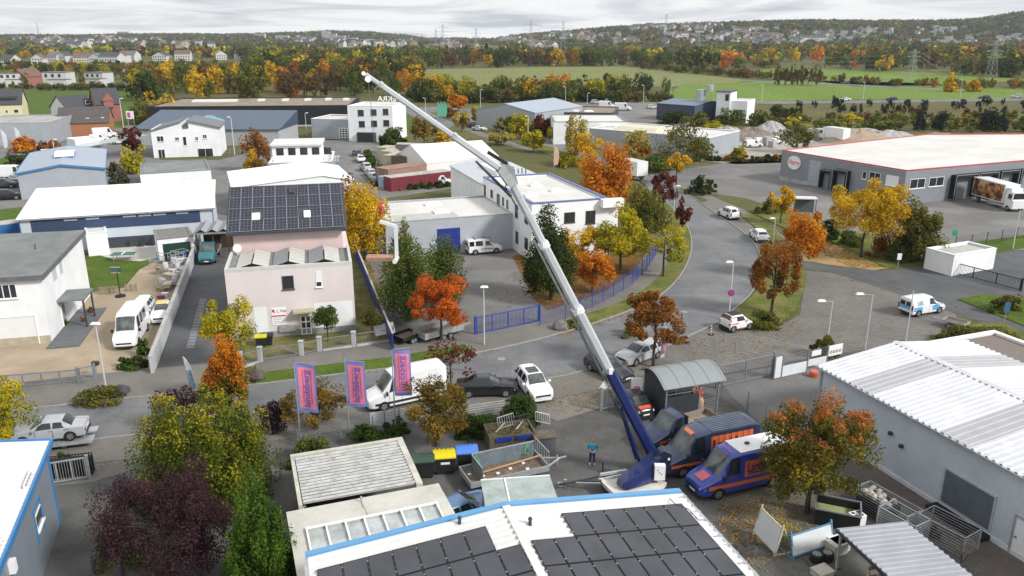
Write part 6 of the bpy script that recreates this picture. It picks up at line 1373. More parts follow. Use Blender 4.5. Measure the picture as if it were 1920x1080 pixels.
def car(name,label,cat,kind,m,rear=None,front=None,z=0.02,roofm=None,group=None,rim=None,extra=None):
 T=dict(
 saloon=dict(L=4.6,W=.89,st=[(-2.3,.35,.78,.80,.74,.60,0),(-2.22,.24,.90,.93,.84,.64,0),(-1.55,.22,.95,1.00,.89,.66,0),(-.95,.20,.95,1.40,.89,.60,0),(.15,.20,.94,1.44,.89,.62,0),(.95,.20,.93,.99,.89,.68,0),(1.9,.22,.82,.84,.86,.66,0),(2.25,.26,.68,.70,.76,.60,0),(2.3,.34,.60,.62,.68,.55,0)],wr=.32,wb=(-1.38,1.38),ws=(.15,.95),rw=(-1.55,-.95),sw=[(-1.25,-.42),(-.34,.62)]),
 estate=dict(L=4.5,W=.88,st=[(-2.25,.35,.80,1.0,.78,.55,0),(-2.18,.24,.95,1.10,.85,.60,0),(-1.85,.22,.96,1.40,.88,.58,0),(-.9,.20,.95,1.46,.89,.62,0),(.2,.20,.94,1.44,.89,.62,0),(1.0,.20,.93,1.00,.89,.68,0),(1.85,.22,.84,.86,.86,.66,0),(2.2,.26,.70,.72,.76,.60,0),(2.25,.34,.60,.62,.68,.55,0)],wr=.32,wb=(-1.35,1.33),ws=(.2,1.0),rw=(-2.18,-1.85),sw=[(-2.0,-1.42),(-1.32,-.46),(-.38,.68)]),
 suv=dict(L=4.25,W=.91,st=[(-2.1,.42,.95,1.05,.80,.58,0),(-2.04,.30,1.02,1.15,.88,.62,0),(-1.75,.28,1.04,1.62,.91,.62,0),(-.9,.26,1.04,1.70,.91,.65,0),(.2,.26,1.03,1.66,.91,.64,0),(.95,.26,1.01,1.08,.91,.72,0),(1.8,.28,.92,.96,.89,.70,0),(2.06,.32,.80,.82,.80,.62,0),(2.12,.42,.7,.72,.72,.6,0)],wr=.36,wb=(-1.28,1.32),ws=(.2,.95),rw=(-2.04,-1.75),sw=[(-1.9,-1.4),(-1.3,-.48),(-.4,.66)]),
 micro=dict(L=2.7,W=.83,st=[(-1.33,.40,.92,1.0,.74,.55,0),(-1.28,.26,.98,1.12,.80,.60,0),(-1.0,.22,1.0,1.50,.83,.60,0),(-.3,.22,.99,1.55,.83,.62,0),(.25,.22,.98,1.50,.83,.60,0),(.85,.22,.95,1.02,.82,.62,0),(1.25,.25,.78,.80,.76,.58,0),(1.34,.34,.62,.64,.66,.5,0)],wr=.31,wb=(-.93,.93),ws=(.25,.85),rw=(-1.28,-1.0),sw=[(-.55,.55)]),
 smallvan=dict(L=4.5,W=.90,st=[(-2.2,.35,1.0,1.68,.84,.66,0),(-2.12,.25,1.05,1.80,.89,.70,0),(-.9,.22,1.05,1.84,.90,.72,0),(.45,.22,1.04,1.78,.90,.68,0),(1.2,.22,1.02,1.10,.90,.72,0),(1.9,.24,.88,.90,.87,.68,0),(2.2,.28,.72,.74,.78,.6,0),(2.26,.36,.62,.64,.7,.55,0)],wr=.33,wb=(-1.34,1.36),ws=(.45,1.2),rw=None,sw=[(.0,.92)]),
 van=dict(L=6.1,W=1.0,st=[(-3.0,.40,1.30,2.55,.95,.86,0),(-2.9,.28,1.35,2.64,1.0,.90,0),(.4,.26,1.35,2.66,1.0,.90,0),(1.15,.26,1.34,2.54,1.0,.84,0),(2.0,.26,1.26,1.34,.99,.80,0),(2.7,.28,1.02,1.06,.96,.76,0),(2.98,.32,.86,.90,.86,.7,0),(3.05,.40,.7,.74,.78,.6,0)],wr=.36,wb=(-1.75,1.95),ws=(1.15,2.0),rw=None,sw=[(.62,1.52)]),
 cab=dict(L=5.9,W=.98,st=[(.45,.40,1.28,2.16,.96,.82,0),(.55,.30,1.30,2.26,.98,.84,0),(1.15,.28,1.30,2.20,.98,.80,0),(1.95,.28,1.24,1.32,.98,.78,0),(2.62,.3,1.0,1.04,.95,.74,0),(2.9,.34,.84,.88,.85,.68,0),(2.96,.42,.7,.74,.78,.6,0)],wr=.36,wb=(-1.6,1.95),ws=(1.15,1.95),rw=None,sw=[(.68,1.48)]))[kind]
 st=T['st']; o=thing(name,label,cat,(0,0,0),0,group); bd=body_mesh(st,m,o)
 for x0,x1 in T['sw']:
  last = x1>0.3
  patch(st,x0,x1,.10,.93,M_CARGL,'side_window',o,frac=True,sl=.10 if x0<-1 else .03,sr=-.42*(x1-.2 if kind not in('van','cab') else .75) if last else -.02)
 for x0,x1 in T['sw']:
  for x in (x0-.05,x1+.02): patch(st,x-.012,x+.012,st[3][1]+.14,st[3][2]-.02,M_PLAST,'door_seam',o,off=.005,n=1)
  patch(st,x0+.02,x0+.2,st[3][2]-.13,st[3][2]-.09,M_PLAST,'door_handle',o,off=.02,n=1,nz=1)
 screen(st,*T['ws'],M_WSCR,'windscreen',o)
 if T['rw']: screen(st,*T['rw'],M_CARGL,'rear_window',o)
 elif kind in ('smallvan','van'):
  x=st[0][0]; 
  for sd in (1,-1): b=MB(); z0=st[0][2]+.06; z1=st[0][3]-.2; b.box(x-.02,x+.02,.06 if sd>0 else -st[0][5]+.02,st[0][5]-.02 if sd>0 else -.06,z0,z1); b.build('rear_window',M_CARGL,o)
 W=T['W']
 for wx in T['wb']:
  for sd in (1,-1):
   b=MB(); yo=sd*(W-.0); r=T['wr']; k=14; ring=[(wx+(r+.07)*math.cos(a),yo+sd*.004,r+(r+.07)*math.sin(a)) for a in np.linspace(-.35,math.pi+.35,k)]
   b.add(ring,[tuple(range(k)) if sd<0 else tuple(range(k-1,-1,-1))]); b.build('wheel_arch',M_BLACK,o)
   wheel(o,wx,sd*(W-.085),r,.2,rim)
 f=st[-1]; xf=f[0]
 zl=st[-2][2] ; wl=st[-2][4]
 for sd in (1,-1):
  b=MB(); b.add([(xf-.30,sd*(wl+.05),zl+.02),(xf-.02,sd*(wl-.22),zl-.02),(xf-.0,sd*(wl-.22),zl-.14),(xf-.22,sd*(wl+.075),zl-.12),(xf-.40,sd*(wl-.05),zl-.05)],[(0,1,2,3) if sd>0 else (3,2,1,0),(0,4,1) if sd<0 else (1,4,0)]); b.build('headlight',M_LAMP,o)
  r0=st[0]; b=MB(); wr_=r0[4]; 
  zt0,zt1=(r0[2]-.22,r0[2]-.04) if kind in('saloon','estate','micro') else (r0[2]-.35,r0[2]+.18)
  b.box(r0[0]-.015,r0[0]+.10,sd*wr_-.14 if sd>0 else sd*wr_-.035,sd*wr_+.035 if sd>0 else sd*wr_+.14,zt0,zt1)
  if kind!='cab': b.build('tail_light',M_TAIL,o)
  xm=T['ws'][1]-.28; ym=side_y(st,xm,st[4][2]+.05 if len(st)>4 else 1); b=MB(); b.cbox((xm,sd*(W+.12),section(st,xm)[3][1]+.10),.10,.20,.15 if kind not in('van','cab') else .30); b.build('mirror',M_PLAST if kind in('van','cab') else m,o)
 b=MB(); b.box(xf-.06,xf+.025,-.26,.26,.40,.51); b.build('number_plate',M_PLATE,o)
 b=MB(); b.box(xf-.10,xf+.012,-f[4]*.8,f[4]*.8,.55,.55+.14); b.build('grille',M_PLAST,o)
 b=MB(); b.box(xf-.25,xf+.02,-f[4]*.92,f[4]*.92,.26,.39); b.build('bumper',M_PLAST if kind in('van','cab','smallvan') else m,o)
 if kind!='cab':
  b=MB(); b.box(st[0][0]-.025,st[0][0]+.05,-.26,.26,.62,.73); b.build('number_plate',M_PLATE,o)
  b=MB(); b.box(st[0][0]-.03,st[0][0]+.2,-st[0][4]*.9,st[0][4]*.9,.30,.46); b.build('bumper',M_PLAST,o)
 b=MB(); b.box(T['wb'][0]-.55,T['wb'][1]+.45,-W+.2,W-.2,.13,st[3][1]+.06); b.build('underside_shade_box',M_BLACK,o)  # black box added to deepen the contact shadow beneath the vehicle
 if extra: extra(o,st)
 if rear: place(o,rear,front,z)
 return o
def band_on(st,o,x0,x1,z0,z1,m,name,sides=(1,-1),off=.007,n=12): return patch(st,x0,x1,z0,z1,m,name,o,sides,off,n)
def lettering(o,s,size,m,x,y,z,side,sx=1.,rx=R(90),rz=None,parent=None):
 return text_mesh('lettering',s,size,m,parent or o,(x,y,z),(R(90),0,0 if side<0 else math.pi),.004,sx=sx,bold=.012)
# --- company vans
def navy_van(o,st):
 band_on(st,o,-2.5,.25,1.28,2.38,OR_,'orange_panel',off=.01)
 band_on(st,o,-2.8,2.7,.72,.92,OR_,'orange_stripe')
 for sd in (1,-1):
  lettering(o,'Landsberg',1.0,mat('navy_ink',(.015,.02,.06),.5,var=0),-1.15,sd*1.0,1.80,sd,sx=.62)
  b=MB()
  for i in range(8): x=-2.6+i*.4; b.bar((x,sd*1.10,1.2),(x,sd*.98,2.62),.022)
  b.bar((-2.7,sd*1.10,1.25),(.3,sd*1.10,1.25),.05); b.bar((-2.7,sd*.96,2.66),(.3,sd*.96,2.66),.05)
  b.build('side_rack',M_DARK,o)
 b=MB()
 for i in range(9): b.box(-2.7,.2,-.8+i*.2-.03,-.8+i*.2+.03,2.69,2.73)
 b.build('roof_rail',mat('roof_rack_grey',(.16,.19,.24),.5,.3),o)
 b=MB(); b.add([(1.28,-.42,2.50),(1.28,.42,2.50),(1.05,.42,2.62),(1.05,-.42,2.62)],[(0,1,2,3)]); b.build('roof_sign',OR_,o)
car('company_van','dark navy van with orange Landsberg panel and side rack between flatbed and white-roofed van','van','van',NV_,extra=navy_van)
def blue_van(o,st):
 band_on(st,o,-2.85,2.6,.70,.95,OR_,'orange_stripe')
 band_on(st,o,-2.2,.30,1.15,2.15,OR_,'orange_panel',off=.01)
 for sd in (1,-1): lettering(o,'Landsberg',.92,mat('blue_ink',(.02,.03,.18),.5,var=0),-.95,sd*1.01,1.72,sd,sx=.60); b=MB(); b.box(-1.9,.1,sd*1.0-.02,sd*1.0+.02,1.3,1.36); b.build('underline',mat('blue_ink',(0,0,0)),o)
 b=MB(); b.box(-2.85,.55,-.78,.78,2.66,2.71); b.build('roof_panel',mat('white_van_roof',(.76,.77,.78),.4,var=.03),o)
 b=MB(); b.add([(2.15,-.38,1.315),(2.72,-.40,1.11),(2.72,.40,1.11),(2.15,.38,1.315)],[(0,1,2,3)]); b.build('bonnet_panel',mat('pink_orange_panel',(.58,.13,.14),.4,var=0),o)
 b=MB(); b.cbox((-.4,0,2.76),.25,.18,.10); b.build('roof_vent',M_DARK,o)
 text_mesh('roof_lettering','landsberg',.24,mat('pink_ink',(.50,.10,.25),.5,var=0),o,(.95,0,2.70),(0,0,R(90)),.003)
car('company_van','bright blue van with white roof and orange stripe, nearest company van, beside the autumn maple','van','van',BL_,extra=blue_van)
def flatbed(o,st):
 b=MB(); b.box(-2.95,.42,-.35,-.22,.45,.62); b.box(-2.95,.42,.22,.35,.45,.62); b.build('chassis',M_DARK,o)
 wd=mat('weathered_planks',(.24,.20,.165),.9,var=.2,scale=3)
 b=MB(); b.box(-3.0,.38,-1.02,1.02,.72,.80); b.build('load_bed',wd,o)
 for nm,q in (('side_board',(-3.0,.38,-1.05,-1.0)),('side_board',(-3.0,.38,1.0,1.05)),('tail_board',(-3.05,-3.0,-1.05,1.05)),('front_board',(.38,.42,-1.05,1.05))): b=MB(); b.box(*q,.74,1.18 if nm!='front_board' else 2.25); b.build(nm,wd if nm!='front_board' else M_DARK,o)
 band_on(st,o,.6,2.6,.70,.90,OR_,'orange_stripe')
car('flatbed_truck','dark blue flatbed truck with timber side boards, in front of the curved-roof shelter','truck','cab',NV_,(1352,800),(1194,848),extra=flatbed)
def fix(o,fx,fy,ang,L_): o.rotation_euler=(0,0,ang); o.location=(fx-math.cos(ang)*L_/2,fy-math.sin(ang)*L_/2,.02)
cv=[o for o in COL.objects if o.name.startswith('company_van') and o.parent is None]
fix(cv[1],10.65,41.45,math.atan2(-.36,-.93),6.4); fix(cv[0],9.0,43.9,math.atan2(-.36,-.93),6.9); cv[0].scale=(1.13,1,1); cv[1].scale=(1.05,1,1)
def micro2(o,st):
 band_on(st,o,-1.25,-.45,.30,1.42,RD_,'red_panel'); band_on(st,o,-.45,.7,.26,.36,RD_,'red_sill'); 
 b=MB(); b.box(-.9,.15,-.5,.5,1.56,1.585); b.build('roof_panel',M_PLAST,o)
car('microcar','small white and red two-seater car at the tip of the grass island','car','micro',WH_,(1357,620),(1401,612),.03,extra=micro2)
car('microcar','small black two-seater car with orange panels half hidden by the blue crane mast','car','micro',BK_,(1180,764),(1206,784),.03,extra=lambda o,st:(band_on(st,o,-1.2,.75,.42,.86,RD_,'orange_panel'),(lambda b:(b.add([(.95,-.5,1.025),(1.2,-.45,.88),(1.2,.45,.88),(.95,.5,1.025)],[(0,1,2,3)]),b.build('orange_bonnet_panel',RD_,o)))(MB())))
# --- other vehicles near the road
car('panel_van','long white panel van parked behind the third Landsberg flag','van','van',WH_,(832,736),(684,768),.07,extra=lambda o,st:band_on(st,o,-2.9,2.6,.50,.70,M_PLAST,'rub_strip'))
car('saloon_car','black saloon car parked beside the white panel van','car','saloon',BK_,(868,738),(958,736),.07)
car('suv_car','white high car with dark sunroof parked nose to the laurel hedge','car','suv',WH_,(984,716),(1018,756),.05,extra=lambda o,st:(lambda b:(b.box(-.9,.1,-.42,.42,1.725,1.735),b.build('sunroof',M_CARGL,o)))(MB()))
car('hatchback_car','dark grey hatchback car half hidden behind the foot of the silver boom','car','estate',GY_,(1118,690),(1166,714),.05)
car('estate_car','silver-white estate car under the orange-brown street tree','car','estate',SI_,(1230,662),(1165,686),.05)
def azure(o,st):
 band_on(st,o,-2.15,-.9,.30,.98,AZ_,'azure_panel'); band_on(st,o,.35,2.0,.30,.98,AZ_,'azure_panel'); band_on(st,o,-2.15,2.0,.95,1.06,mat('deep_azure',(.03,.10,.30),.4,var=0),'azure_stripe') if 0 else None
 for sd in (1,-1): lettering(o,'SK',.62,mat('azure_ink',(.20,.42,.60),.5,var=0),-1.2,sd*.92,1.38,sd)
 b=MB(); b.box(-2.225,-2.19,-.7,.7,.75,1.05); b.build('azure_tailgate',AZ_,o)
car('delivery_van','white and azure delivery van on the paved forecourt','van','smallvan',WH_,(1690,592),(1763,580),.03,extra=azure)
car('suv_car','white car with black roof rear facing the camera at the road bend','car','suv',WH_,(1380,414),(1352,402),.03)
car('suv_car','second white car parked along the bend beside the orange tree','car','estate',WH_,(1431,457),(1414,440),.03)
def caddyx(o,st):
 patch(st,-1.25,-.35,.10,.93,M_CARGL,'side_window',o,frac=True); patch(st,-2.05,-1.45,.10,.93,M_CARGL,'side_window',o,frac=True)
 for sd in (1,-1): lettering(o,'workshop'[:0]+'Office',.01,M_DARK,-10,0,-5,sd) if 0 else None
 b=MB(); b.box(-1.4,1.0,-.03,.03,1.9,1.93); b.bar((-1.2,-.7,1.9),(-1.2,.7,1.9),.05); b.bar((.2,-.7,1.87),(.2,.7,1.87),.05); b.build('roof_rack',M_DARK,o)
 band_on(st,o,-.6,.9,.66,.76,M_DARK,'dark_lettering_band')
car('people_carrier','white people carrier with roof rack parked before the grey workshop','van','smallvan',WH_,(878,476),(936,471),.03,extra=caddyx)
car('panel_van','white panel van with dark windscreen in the sandy yard','van','van',WH_,(266,608),(230,663),.02,extra=lambda o,st:(patch(st,-.5,.4,.15,.85,M_CARGL,'side_window',o,frac=True),patch(st,-1.7,-.7,.15,.85,M_CARGL,'side_window',o,frac=True)))
car('estate_car','white estate car behind the white panel van','car','estate',WH_,(275,577),(258,602),.02)
car('hatchback_car','white hatchback with yellow roof beside the concrete wall','car','saloon',WH_,(313,580),(300,610),.02,extra=lambda o,st:(lambda b:(b.box(-.9,.1,-.5,.5,1.46,1.475),b.build('yellow_roof_panel',mat('yellow_paint',(.62,.52,.08),.5,var=0),o)))(MB()))
def teal(o,st):
 wd=mat('weathered_planks',(0,0,0)); b=MB(); b.box(-2.9,.4,-1.02,1.02,.75,.85); b.build('load_bed',wd,o)
 for q in ((-2.9,.4,-1.05,-1.0),(-2.9,.4,1.0,1.05),(-2.95,-2.9,-1.05,1.05)): b=MB(); b.box(*q,.75,1.15); b.build('side_board',M_ALU,o)
 b=MB(); b.box(-2.9,.42,-.3,.3,.45,.7); b.build('chassis',M_DARK,o)
car('flatbed_truck','teal flatbed truck on the drive before the timber carport','truck','cab',TE_,(404,466),(383,506),.02,extra=teal)
o=car('saloon_car','silver saloon car strapped on the car trailer behind the grey gate','car','saloon',paint('pale_silver_paint',(.36,.38,.41)),(152,829),(44,842),.02); o.location.z=.62
def car_trailer(at):
 t=thing('car_trailer','low galvanised car trailer carrying the silver saloon','trailer',at.location-Vector((0,0,.62)),at.rotation_euler.z)
 b=MB(); b.box(-2.7,2.3,-1.05,-.25,.5,.585); b.box(-2.7,2.3,.25,1.05,.5,.585); b.box(-2.7,2.3,-1.08,-1.0,.40,.56); b.box(-2.7,2.3,1.0,1.08,.40,.56); b.build('deck',M_ALU,t)
 b=MB(); b.bar((2.3,0,.5),(3.6,0,.5),.12); b.build('drawbar',M_ALU,t)
 for x in (-.9,0): 
  for y in (-.7,.7): wheel(t,x,y,.28,.2)
 b=MB(); b.bar((-1.9,-1.1,.62),(-1.35,-1.0,1.0),.06,.01); b.bar((-1.3,-1.02,.98),(-.75,-1.12,.60),.06,.01); b.build('orange_strap',mat('strap_orange',(.62,.10,.03),.7,var=0),t)
 b=MB(); b.bar((-1.2,-1.12,.75),(.8,-1.12,.66),.05,.012); b.build('blue_strap',mat('strap_blue',(.03,.10,.42),.7,var=0),t)
car_trailer(o)
car('hatchback_car','blue car with roof peeking out behind the lean-to roof','car','estate',paint('steel_blue_paint',(.08,.16,.30)),(838,985),(885,965),.02)
def lorry(label,m,L_,Hb,rear,front,sidem=None,z=.02,group=None):
 o=thing('box_lorry',label,'lorry',(0,0,0),0,group); h=L_/2
 b=MB(); b.box(-h,h-2.1,-1.25,1.25,1.0,1.0+Hb); b.build('cargo_box',m,o)
 if sidem:
  for sd in (1,-1): b=MB(); b.box(-h+.1,h-2.3,sd*1.25-.012,sd*1.25+.012,1.15,.85+Hb); b.build('side_picture',sidem,o)
 b=MB(); b.extr([(-1.18,.5),(-1.2,2.0),(-1.05,3.0),(1.05,3.0),(1.2,2.0),(1.18,.5)],h-1.9,h-.25); b.add([(h-.25,-1.18,.5),(h-.25,1.18,.5),(h,1.12,.55),(h,-1.12,.55),(h-.25,-1.2,1.9),(h-.25,1.2,1.9),(h-.02,1.12,1.75),(h-.02,-1.12,1.75)],[(0,3,7,4),(1,5,6,2),(3,2,6,7),(4,7,6,5)]); b.build('cab',WH_,o)
 b=MB(); b.add([(h-.245,-1.1,1.95),(h-.245,1.1,1.95),(h-.245,.98,2.85),(h-.245,-.98,2.85)],[(0,1,2,3)]); b.build('windscreen',M_CARGL,o)
 for sd in (1,-1):
  b=MB(); b.add([(h-1.3,sd*1.212,1.9),(h-.4,sd*1.212,1.9),(h-.5,sd*1.11,2.7),(h-1.3,sd*1.11,2.7)],[(0,1,2,3) if sd<0 else (3,2,1,0)]); b.build('side_window',M_CARGL,o)
  for x in (-h+1.6,h-1.1): wheel(o,x,sd*1.08,.46,.28)
  b=MB(); b.box(-.6,1.2,sd*1.15-.05,sd*1.15+.05,.45,.95) ; b.build('side_guard',M_ALU,o)
 b=MB(); b.extr([(-.9,3.0),(-.95,3.5),(.95,3.5),(.9,3.0)],h-2.0,h-1.0); b.build('wind_deflector',WH_,o)
 b=MB(); b.box(-h,h-.3,-.5,.5,.6,.99); b.build('chassis',M_DARK,o)
 place(o,rear,front,z); return o
def bread_mat():
 m=mat('bread_picture',(.10,.05,.035),.5,var=0); nt=m.node_tree; L=nt.links.new; tc=N(nt,'ShaderNodeTexCoord'); n=N(nt,'ShaderNodeTexNoise',i_Scale=.75,i_Detail=3.,i_Distortion=1.2); L(tc.outputs['Object'],n.inputs[0])
 r=ramp(nt,[(.36,(.03,.015,.012)),(.46,(.16,.06,.03)),(.54,(.36,.20,.09)),(.62,(.55,.26,.06)),(.7,(.55,.45,.36))]); L(n.outputs[0],r.inputs[0]); L(r.outputs[0],nt.nodes['Principled BSDF'].inputs['Base Color']); return m
lorry('white lorry with bread pictures backed onto the dock of the depot',WH_,9.6,2.9,(1822,372),(1922,402),bread_mat())
lorry('white box lorry parked behind the large orange maple',WH_,7.2,2.6,(1196,338),(1168,331))
lorry('white box lorry with open rear by the sand heap',WH_,8.,2.7,(1590,270),(1535,262))
# --- far parked cars: one of each colour, then copies
FC={}
def far_car(kind,colm,label,pos,ang,z=.02,group='cars parked far away'):
 k=(kind,colm.name)
 if k not in FC: FC[k]=car('parked_car' if kind!='van' and kind!='smallvan' else 'parked_van',label,'car' if kind not in('van','smallvan') else 'van',kind,colm,group=group); o=FC[k]
 else: o=dup(FC[k],(0,0,0),0,label,group)
 o.location=(*G(*pos),z); o.rotation_euler=(0,0,ang); return o
for kind,c,lab,pos,ang in [
('saloon',WH_,'white car, third from the corner in the side street row',(676,303),1.9),('estate',GY_,'dark car, farthest in the side street row',(670,292),1.9),('suv',SI_,'silver car behind the white car in the side street row',(686,320),1.95),('estate',SI_,'silver estate car in the side street row',(695,330),1.95),('saloon',SI_,'silver saloon near the hedge end of the side street row',(702,338),1.95),('hatch',None,'',None,0),
('estate',BK_,'black car at the end of the side street row by the hedge',(706,346),1.95),('smallvan',WH_,'white van before the long red container',(828,347),0.),('suv',GY_,'dark car in the round car park',(889,240),-.6),('saloon',WH_,'white saloon beside the dark car in the round car park',(899,245),-.6),
('suv',SI_,'silver car at the edge of the field car park',(1117,195),.1),('van',WH_,'white van in the field car park',(1138,203),-.3),('van',WH_,'second white van in the field car park beside the tree',(1168,207),-.3),('estate',SI_,'silver estate at the slate hall',(1223,204),.3),
('saloon',WH_,'white car on the country road beside a dark post',(1584,189),3.1),('estate',GY_,'dark car on the country road right of the white car',(1671,188),3.1),('estate',BK_,'black car at the right end of the country road',(1845,185),3.1),('suv',SI_,'silver car at the right end of the country road',(1905,184),3.1),('saloon',GY_,'dark car on the upper country road',(1585,158),3.1),('suv',BK_,'black car between the two gold trees',(1790,167),3.1),
('smallvan',WH_,'white van beside the filling station canopy',(187,265),.5),('van',WH_,'white van at the filling station',(198,258),.5),('suv',WH_,'white car right of the filling station',(226,270),.3),('van',WH_,'white van at the left edge by the blue trim hall',(24,336),.2),('suv',GY_,'dark car at the left edge in front of a pale one',(10,352),.2),('estate',SI_,'pale car at the left edge behind the dark one',(18,344),.2),('suv',BK_,'black car nearest the corner of the blue trim hall',(17,374),.3),
('smallvan',WH_,'white van among the stone pallets',(1412,276),.2),('smallvan',WH_,'second white van among the stone pallets',(1430,272),.2),('saloon',WH_,'white car among the stone pallets',(1450,270),.3),('estate',WH_,'white estate behind the trees at the stone yard',(1444,262),.2)]:
 if pos: far_car(kind,c,lab,pos,ang)
# ================================================================== THE TRAILER CRANE
def crane():
 o=thing('trailer_crane','dark blue trailer crane with long silver telescopic boom raised over the street','crane',(7.6,43.9,0))
 off=Vector((7.6,43.9,0)); W=lambda x,y,z: Vector((x,y,z))-off
 base=W(8.75,44.1,1.15); kn=W(-.28,42.0,19.05); tip=W(-7.12,40.24,24.17)
 navy=paint('crane_navy_paint',(.014,.024,.105)); sil=mat('boom_aluminium',(.50,.53,.55),.4,.25,var=.06,scale=.7); white=M_TRIMW
 hd=Vector((-7.78,-2.0,0)).normalized(); sd=Vector((-hd.y,hd.x,0))   # horizontal heading of the boom, and sideways
 def seg(a,b,w,h,m,name,par,ch=.22,m2=None):
  """box section with bevelled long edges"""
  mb=MB(); d=(b-a).normalized(); up=sd.cross(d).normalized(); up=up if up.z>0 else -up
  prof=[(-w/2,-h/2+h*ch),(-w/2+w*ch,-h/2),(w/2-w*ch,-h/2),(w/2,-h/2+h*ch),(w/2,h/2-h*ch),(w/2-w*ch,h/2),(-w/2+w*ch,h/2),(-w/2,h/2-h*ch)]
  pts=[a+sd*x+up*y for x,y in prof]+[b+sd*x+up*y for x,y in prof]
  mb.add(pts,[tuple(range(8)),tuple(range(15,7,-1))]+[(i,8+i,8+(i+1)%8,(i+1)%8) for i in range(8)])
  bo=mb.build(name,m,par); bm=bmesh.new(); bm.from_mesh(bo.data); bmesh.ops.recalc_face_normals(bm,faces=bm.faces); bm.to_mesh(bo.data); bm.free(); return bo
 L_=lambda t: base.lerp(kn,t)
 seg(L_(-.02),L_(.335),.66,.66,navy,'lower_mast',o)
 for i,(t0,t1,w) in enumerate(((.325,.56,.57),(.55,.78,.49),(.77,1.0,.42))):
  s=seg(L_(t0),L_(t1),w,w*.95,sil,'mast_section',o)
  c=seg(L_(t1-.012),L_(t1+.004),w+.10,w+.08,white if i<2 else M_ALU,'collar',s)
 d=(kn-base).normalized(); up=sd.cross(d); up=up if up.z>0 else -up
 for sgn in (-1,1):
  mb=MB(); mb.tube([L_(.03)+sd*sgn*.35-up*.62,L_(.55)+sd*sgn*.30-up*.44],.022,5); mb.build('hoist_cable',M_DARK,o)
 mb=MB(); mb.tube([L_(.32)-up*.45-sd*.1,L_(.80)-up*.36-sd*.1],.07,6); mb.build('extension_cylinder',M_ALU,o)
 for t in (.56,.78):
  for sgn in (-1,1): mb=MB(); mb.cbox(L_(t)+sd*sgn*.42,.28,.22,.26); mb.build('guide_roller_bracket',white,o)
 mb=MB(); mb.cbox(L_(.335)+sd*-.50,.34,.30,.9); mb.cbox(L_(.345)+sd*.46,.2,.2,.3); mb.build('mast_head_gear',white,o)
 for sgn in (-1,1): mb=MB(); mb.tube([base+hd*1.0+Vector((0,0,-.2))+sd*sgn*.30,L_(.20)-up*.42+sd*sgn*.30],[.10,.07],8); mb.build('lift_cylinder',navy,o)
 jd=(tip-kn).normalized(); jup=sd.cross(jd); jup=jup if jup.z>0 else -jup
 J=lambda t: kn.lerp(tip,t)
 mb=MB()
 for sgn in (-1,1): mb.add([L_(.965)+sd*sgn*.30-up*.25,L_(.965)+sd*sgn*.30+up*.25,kn+sd*sgn*.30+Vector((.25,0,.42)),J(.06)+sd*sgn*.30+jup*.3,J(.06)+sd*sgn*.30-jup*.2,L_(.965)+sd*sgn*.36-up*.25,L_(.965)+sd*sgn*.36+up*.25,kn+sd*sgn*.36+Vector((.25,0,.42)),J(.06)+sd*sgn*.36+jup*.3,J(.06)+sd*sgn*.36-jup*.2],[(0,1,2,3,4),(9,8,7,6,5)]+[(i,5+i,5+(i+1)%5,(i+1)%5) for i in range(5)])
 mb.build('knuckle_plate',M_ALU,o)
 mb=MB(); mb.tube([L_(.94)-up*.36,J(.20)-jup*.40],[.09,.06],8); mb.build('jib_cylinder',M_DARK,o)
 mb=MB(); mb.tube([J(.03)+jup*.42,J(.17)+jup*.34],.10,8); mb.build('hydraulic_hose_reel',M_BLACK,o)
 mb=MB(); mb.tube([kn+Vector((.35,0,.35)),kn+Vector((.30,0,-.1)),kn+Vector((.0,-.2,-.35)),L_(.97)-up*.4,L_(.90)-up*.35],.035,6); mb.build('hose',M_DARK,o)
 s=seg(J(.0),J(.40),.38,.37,sil,'jib_section',o); seg(J(.385),J(.405),.45,.43,M_ALU,'collar',s)
 s=seg(J(.39),J(.91),.31,.29,sil,'jib_section',o); seg(J(.895),J(.912),.38,.36,M_ALU,'collar',s)
 seg(J(.90),J(1.0),.24,.22,sil,'jib_head',o)
 mb=MB(); mb.tube([tip+sd*.11+Vector((.1,0,-.22)),tip-sd*.11+Vector((.1,0,-.22))],.15,12); mb.tube([tip+sd*.10+Vector((-.1,0,.05)),tip-sd*.10+Vector((-.1,0,.05))],.10,12); mb.build('pulley',white,o)
 mb=MB(); 
 for i in range(3): mb.tube([J(.93+.03*i)+jup*.16,J(.93+.03*i)+jup*.34],.03,5)
 mb.build('head_sensor',M_DARK,o)
 hook=AT(714,400,40.24)-off; rp=Vector((tip.x+.12,tip.y,tip.z-.3)); dx=0
 mb=MB(); mb.tube([rp,Vector((hook.x,hook.y,hook.z+.6))],.012,5); mb.build('rope',mat('steel_rope',(.22,.22,.23),.5,.5,var=0),o)
 mb=MB(); mb.extr([(-.07,.6),(.07,.6),(.13,.35),(.07,0),(-.07,0),(-.13,.35)],-.09,.09); hk=mb.build('hook_block',paint('hook_red_paint',(.50,.05,.02)),o); hk.location=hook
 ax=Vector((1,.10,0)).normalized()
 mb=MB(); P=[G(1122,898,.75),G(1150,925,.75),G(1238,920,.75),G(1250,905,.75),G(1185,885,.75)]
 mb.prism([(x-off.x,y-off.y) for x,y in P],.55,.78); mb.build('trailer_deck',mat('deck_cream',(.60,.58,.52),.6,var=.1,scale=2),o)
 mb=MB(); a=W(*G(1168,914,.8),.8); b=W(*G(1222,894,.8),.8); u=(b-a).normalized(); v=Vector((-u.y,u.x,0)); Lt=(b-a).length
 pts=[]
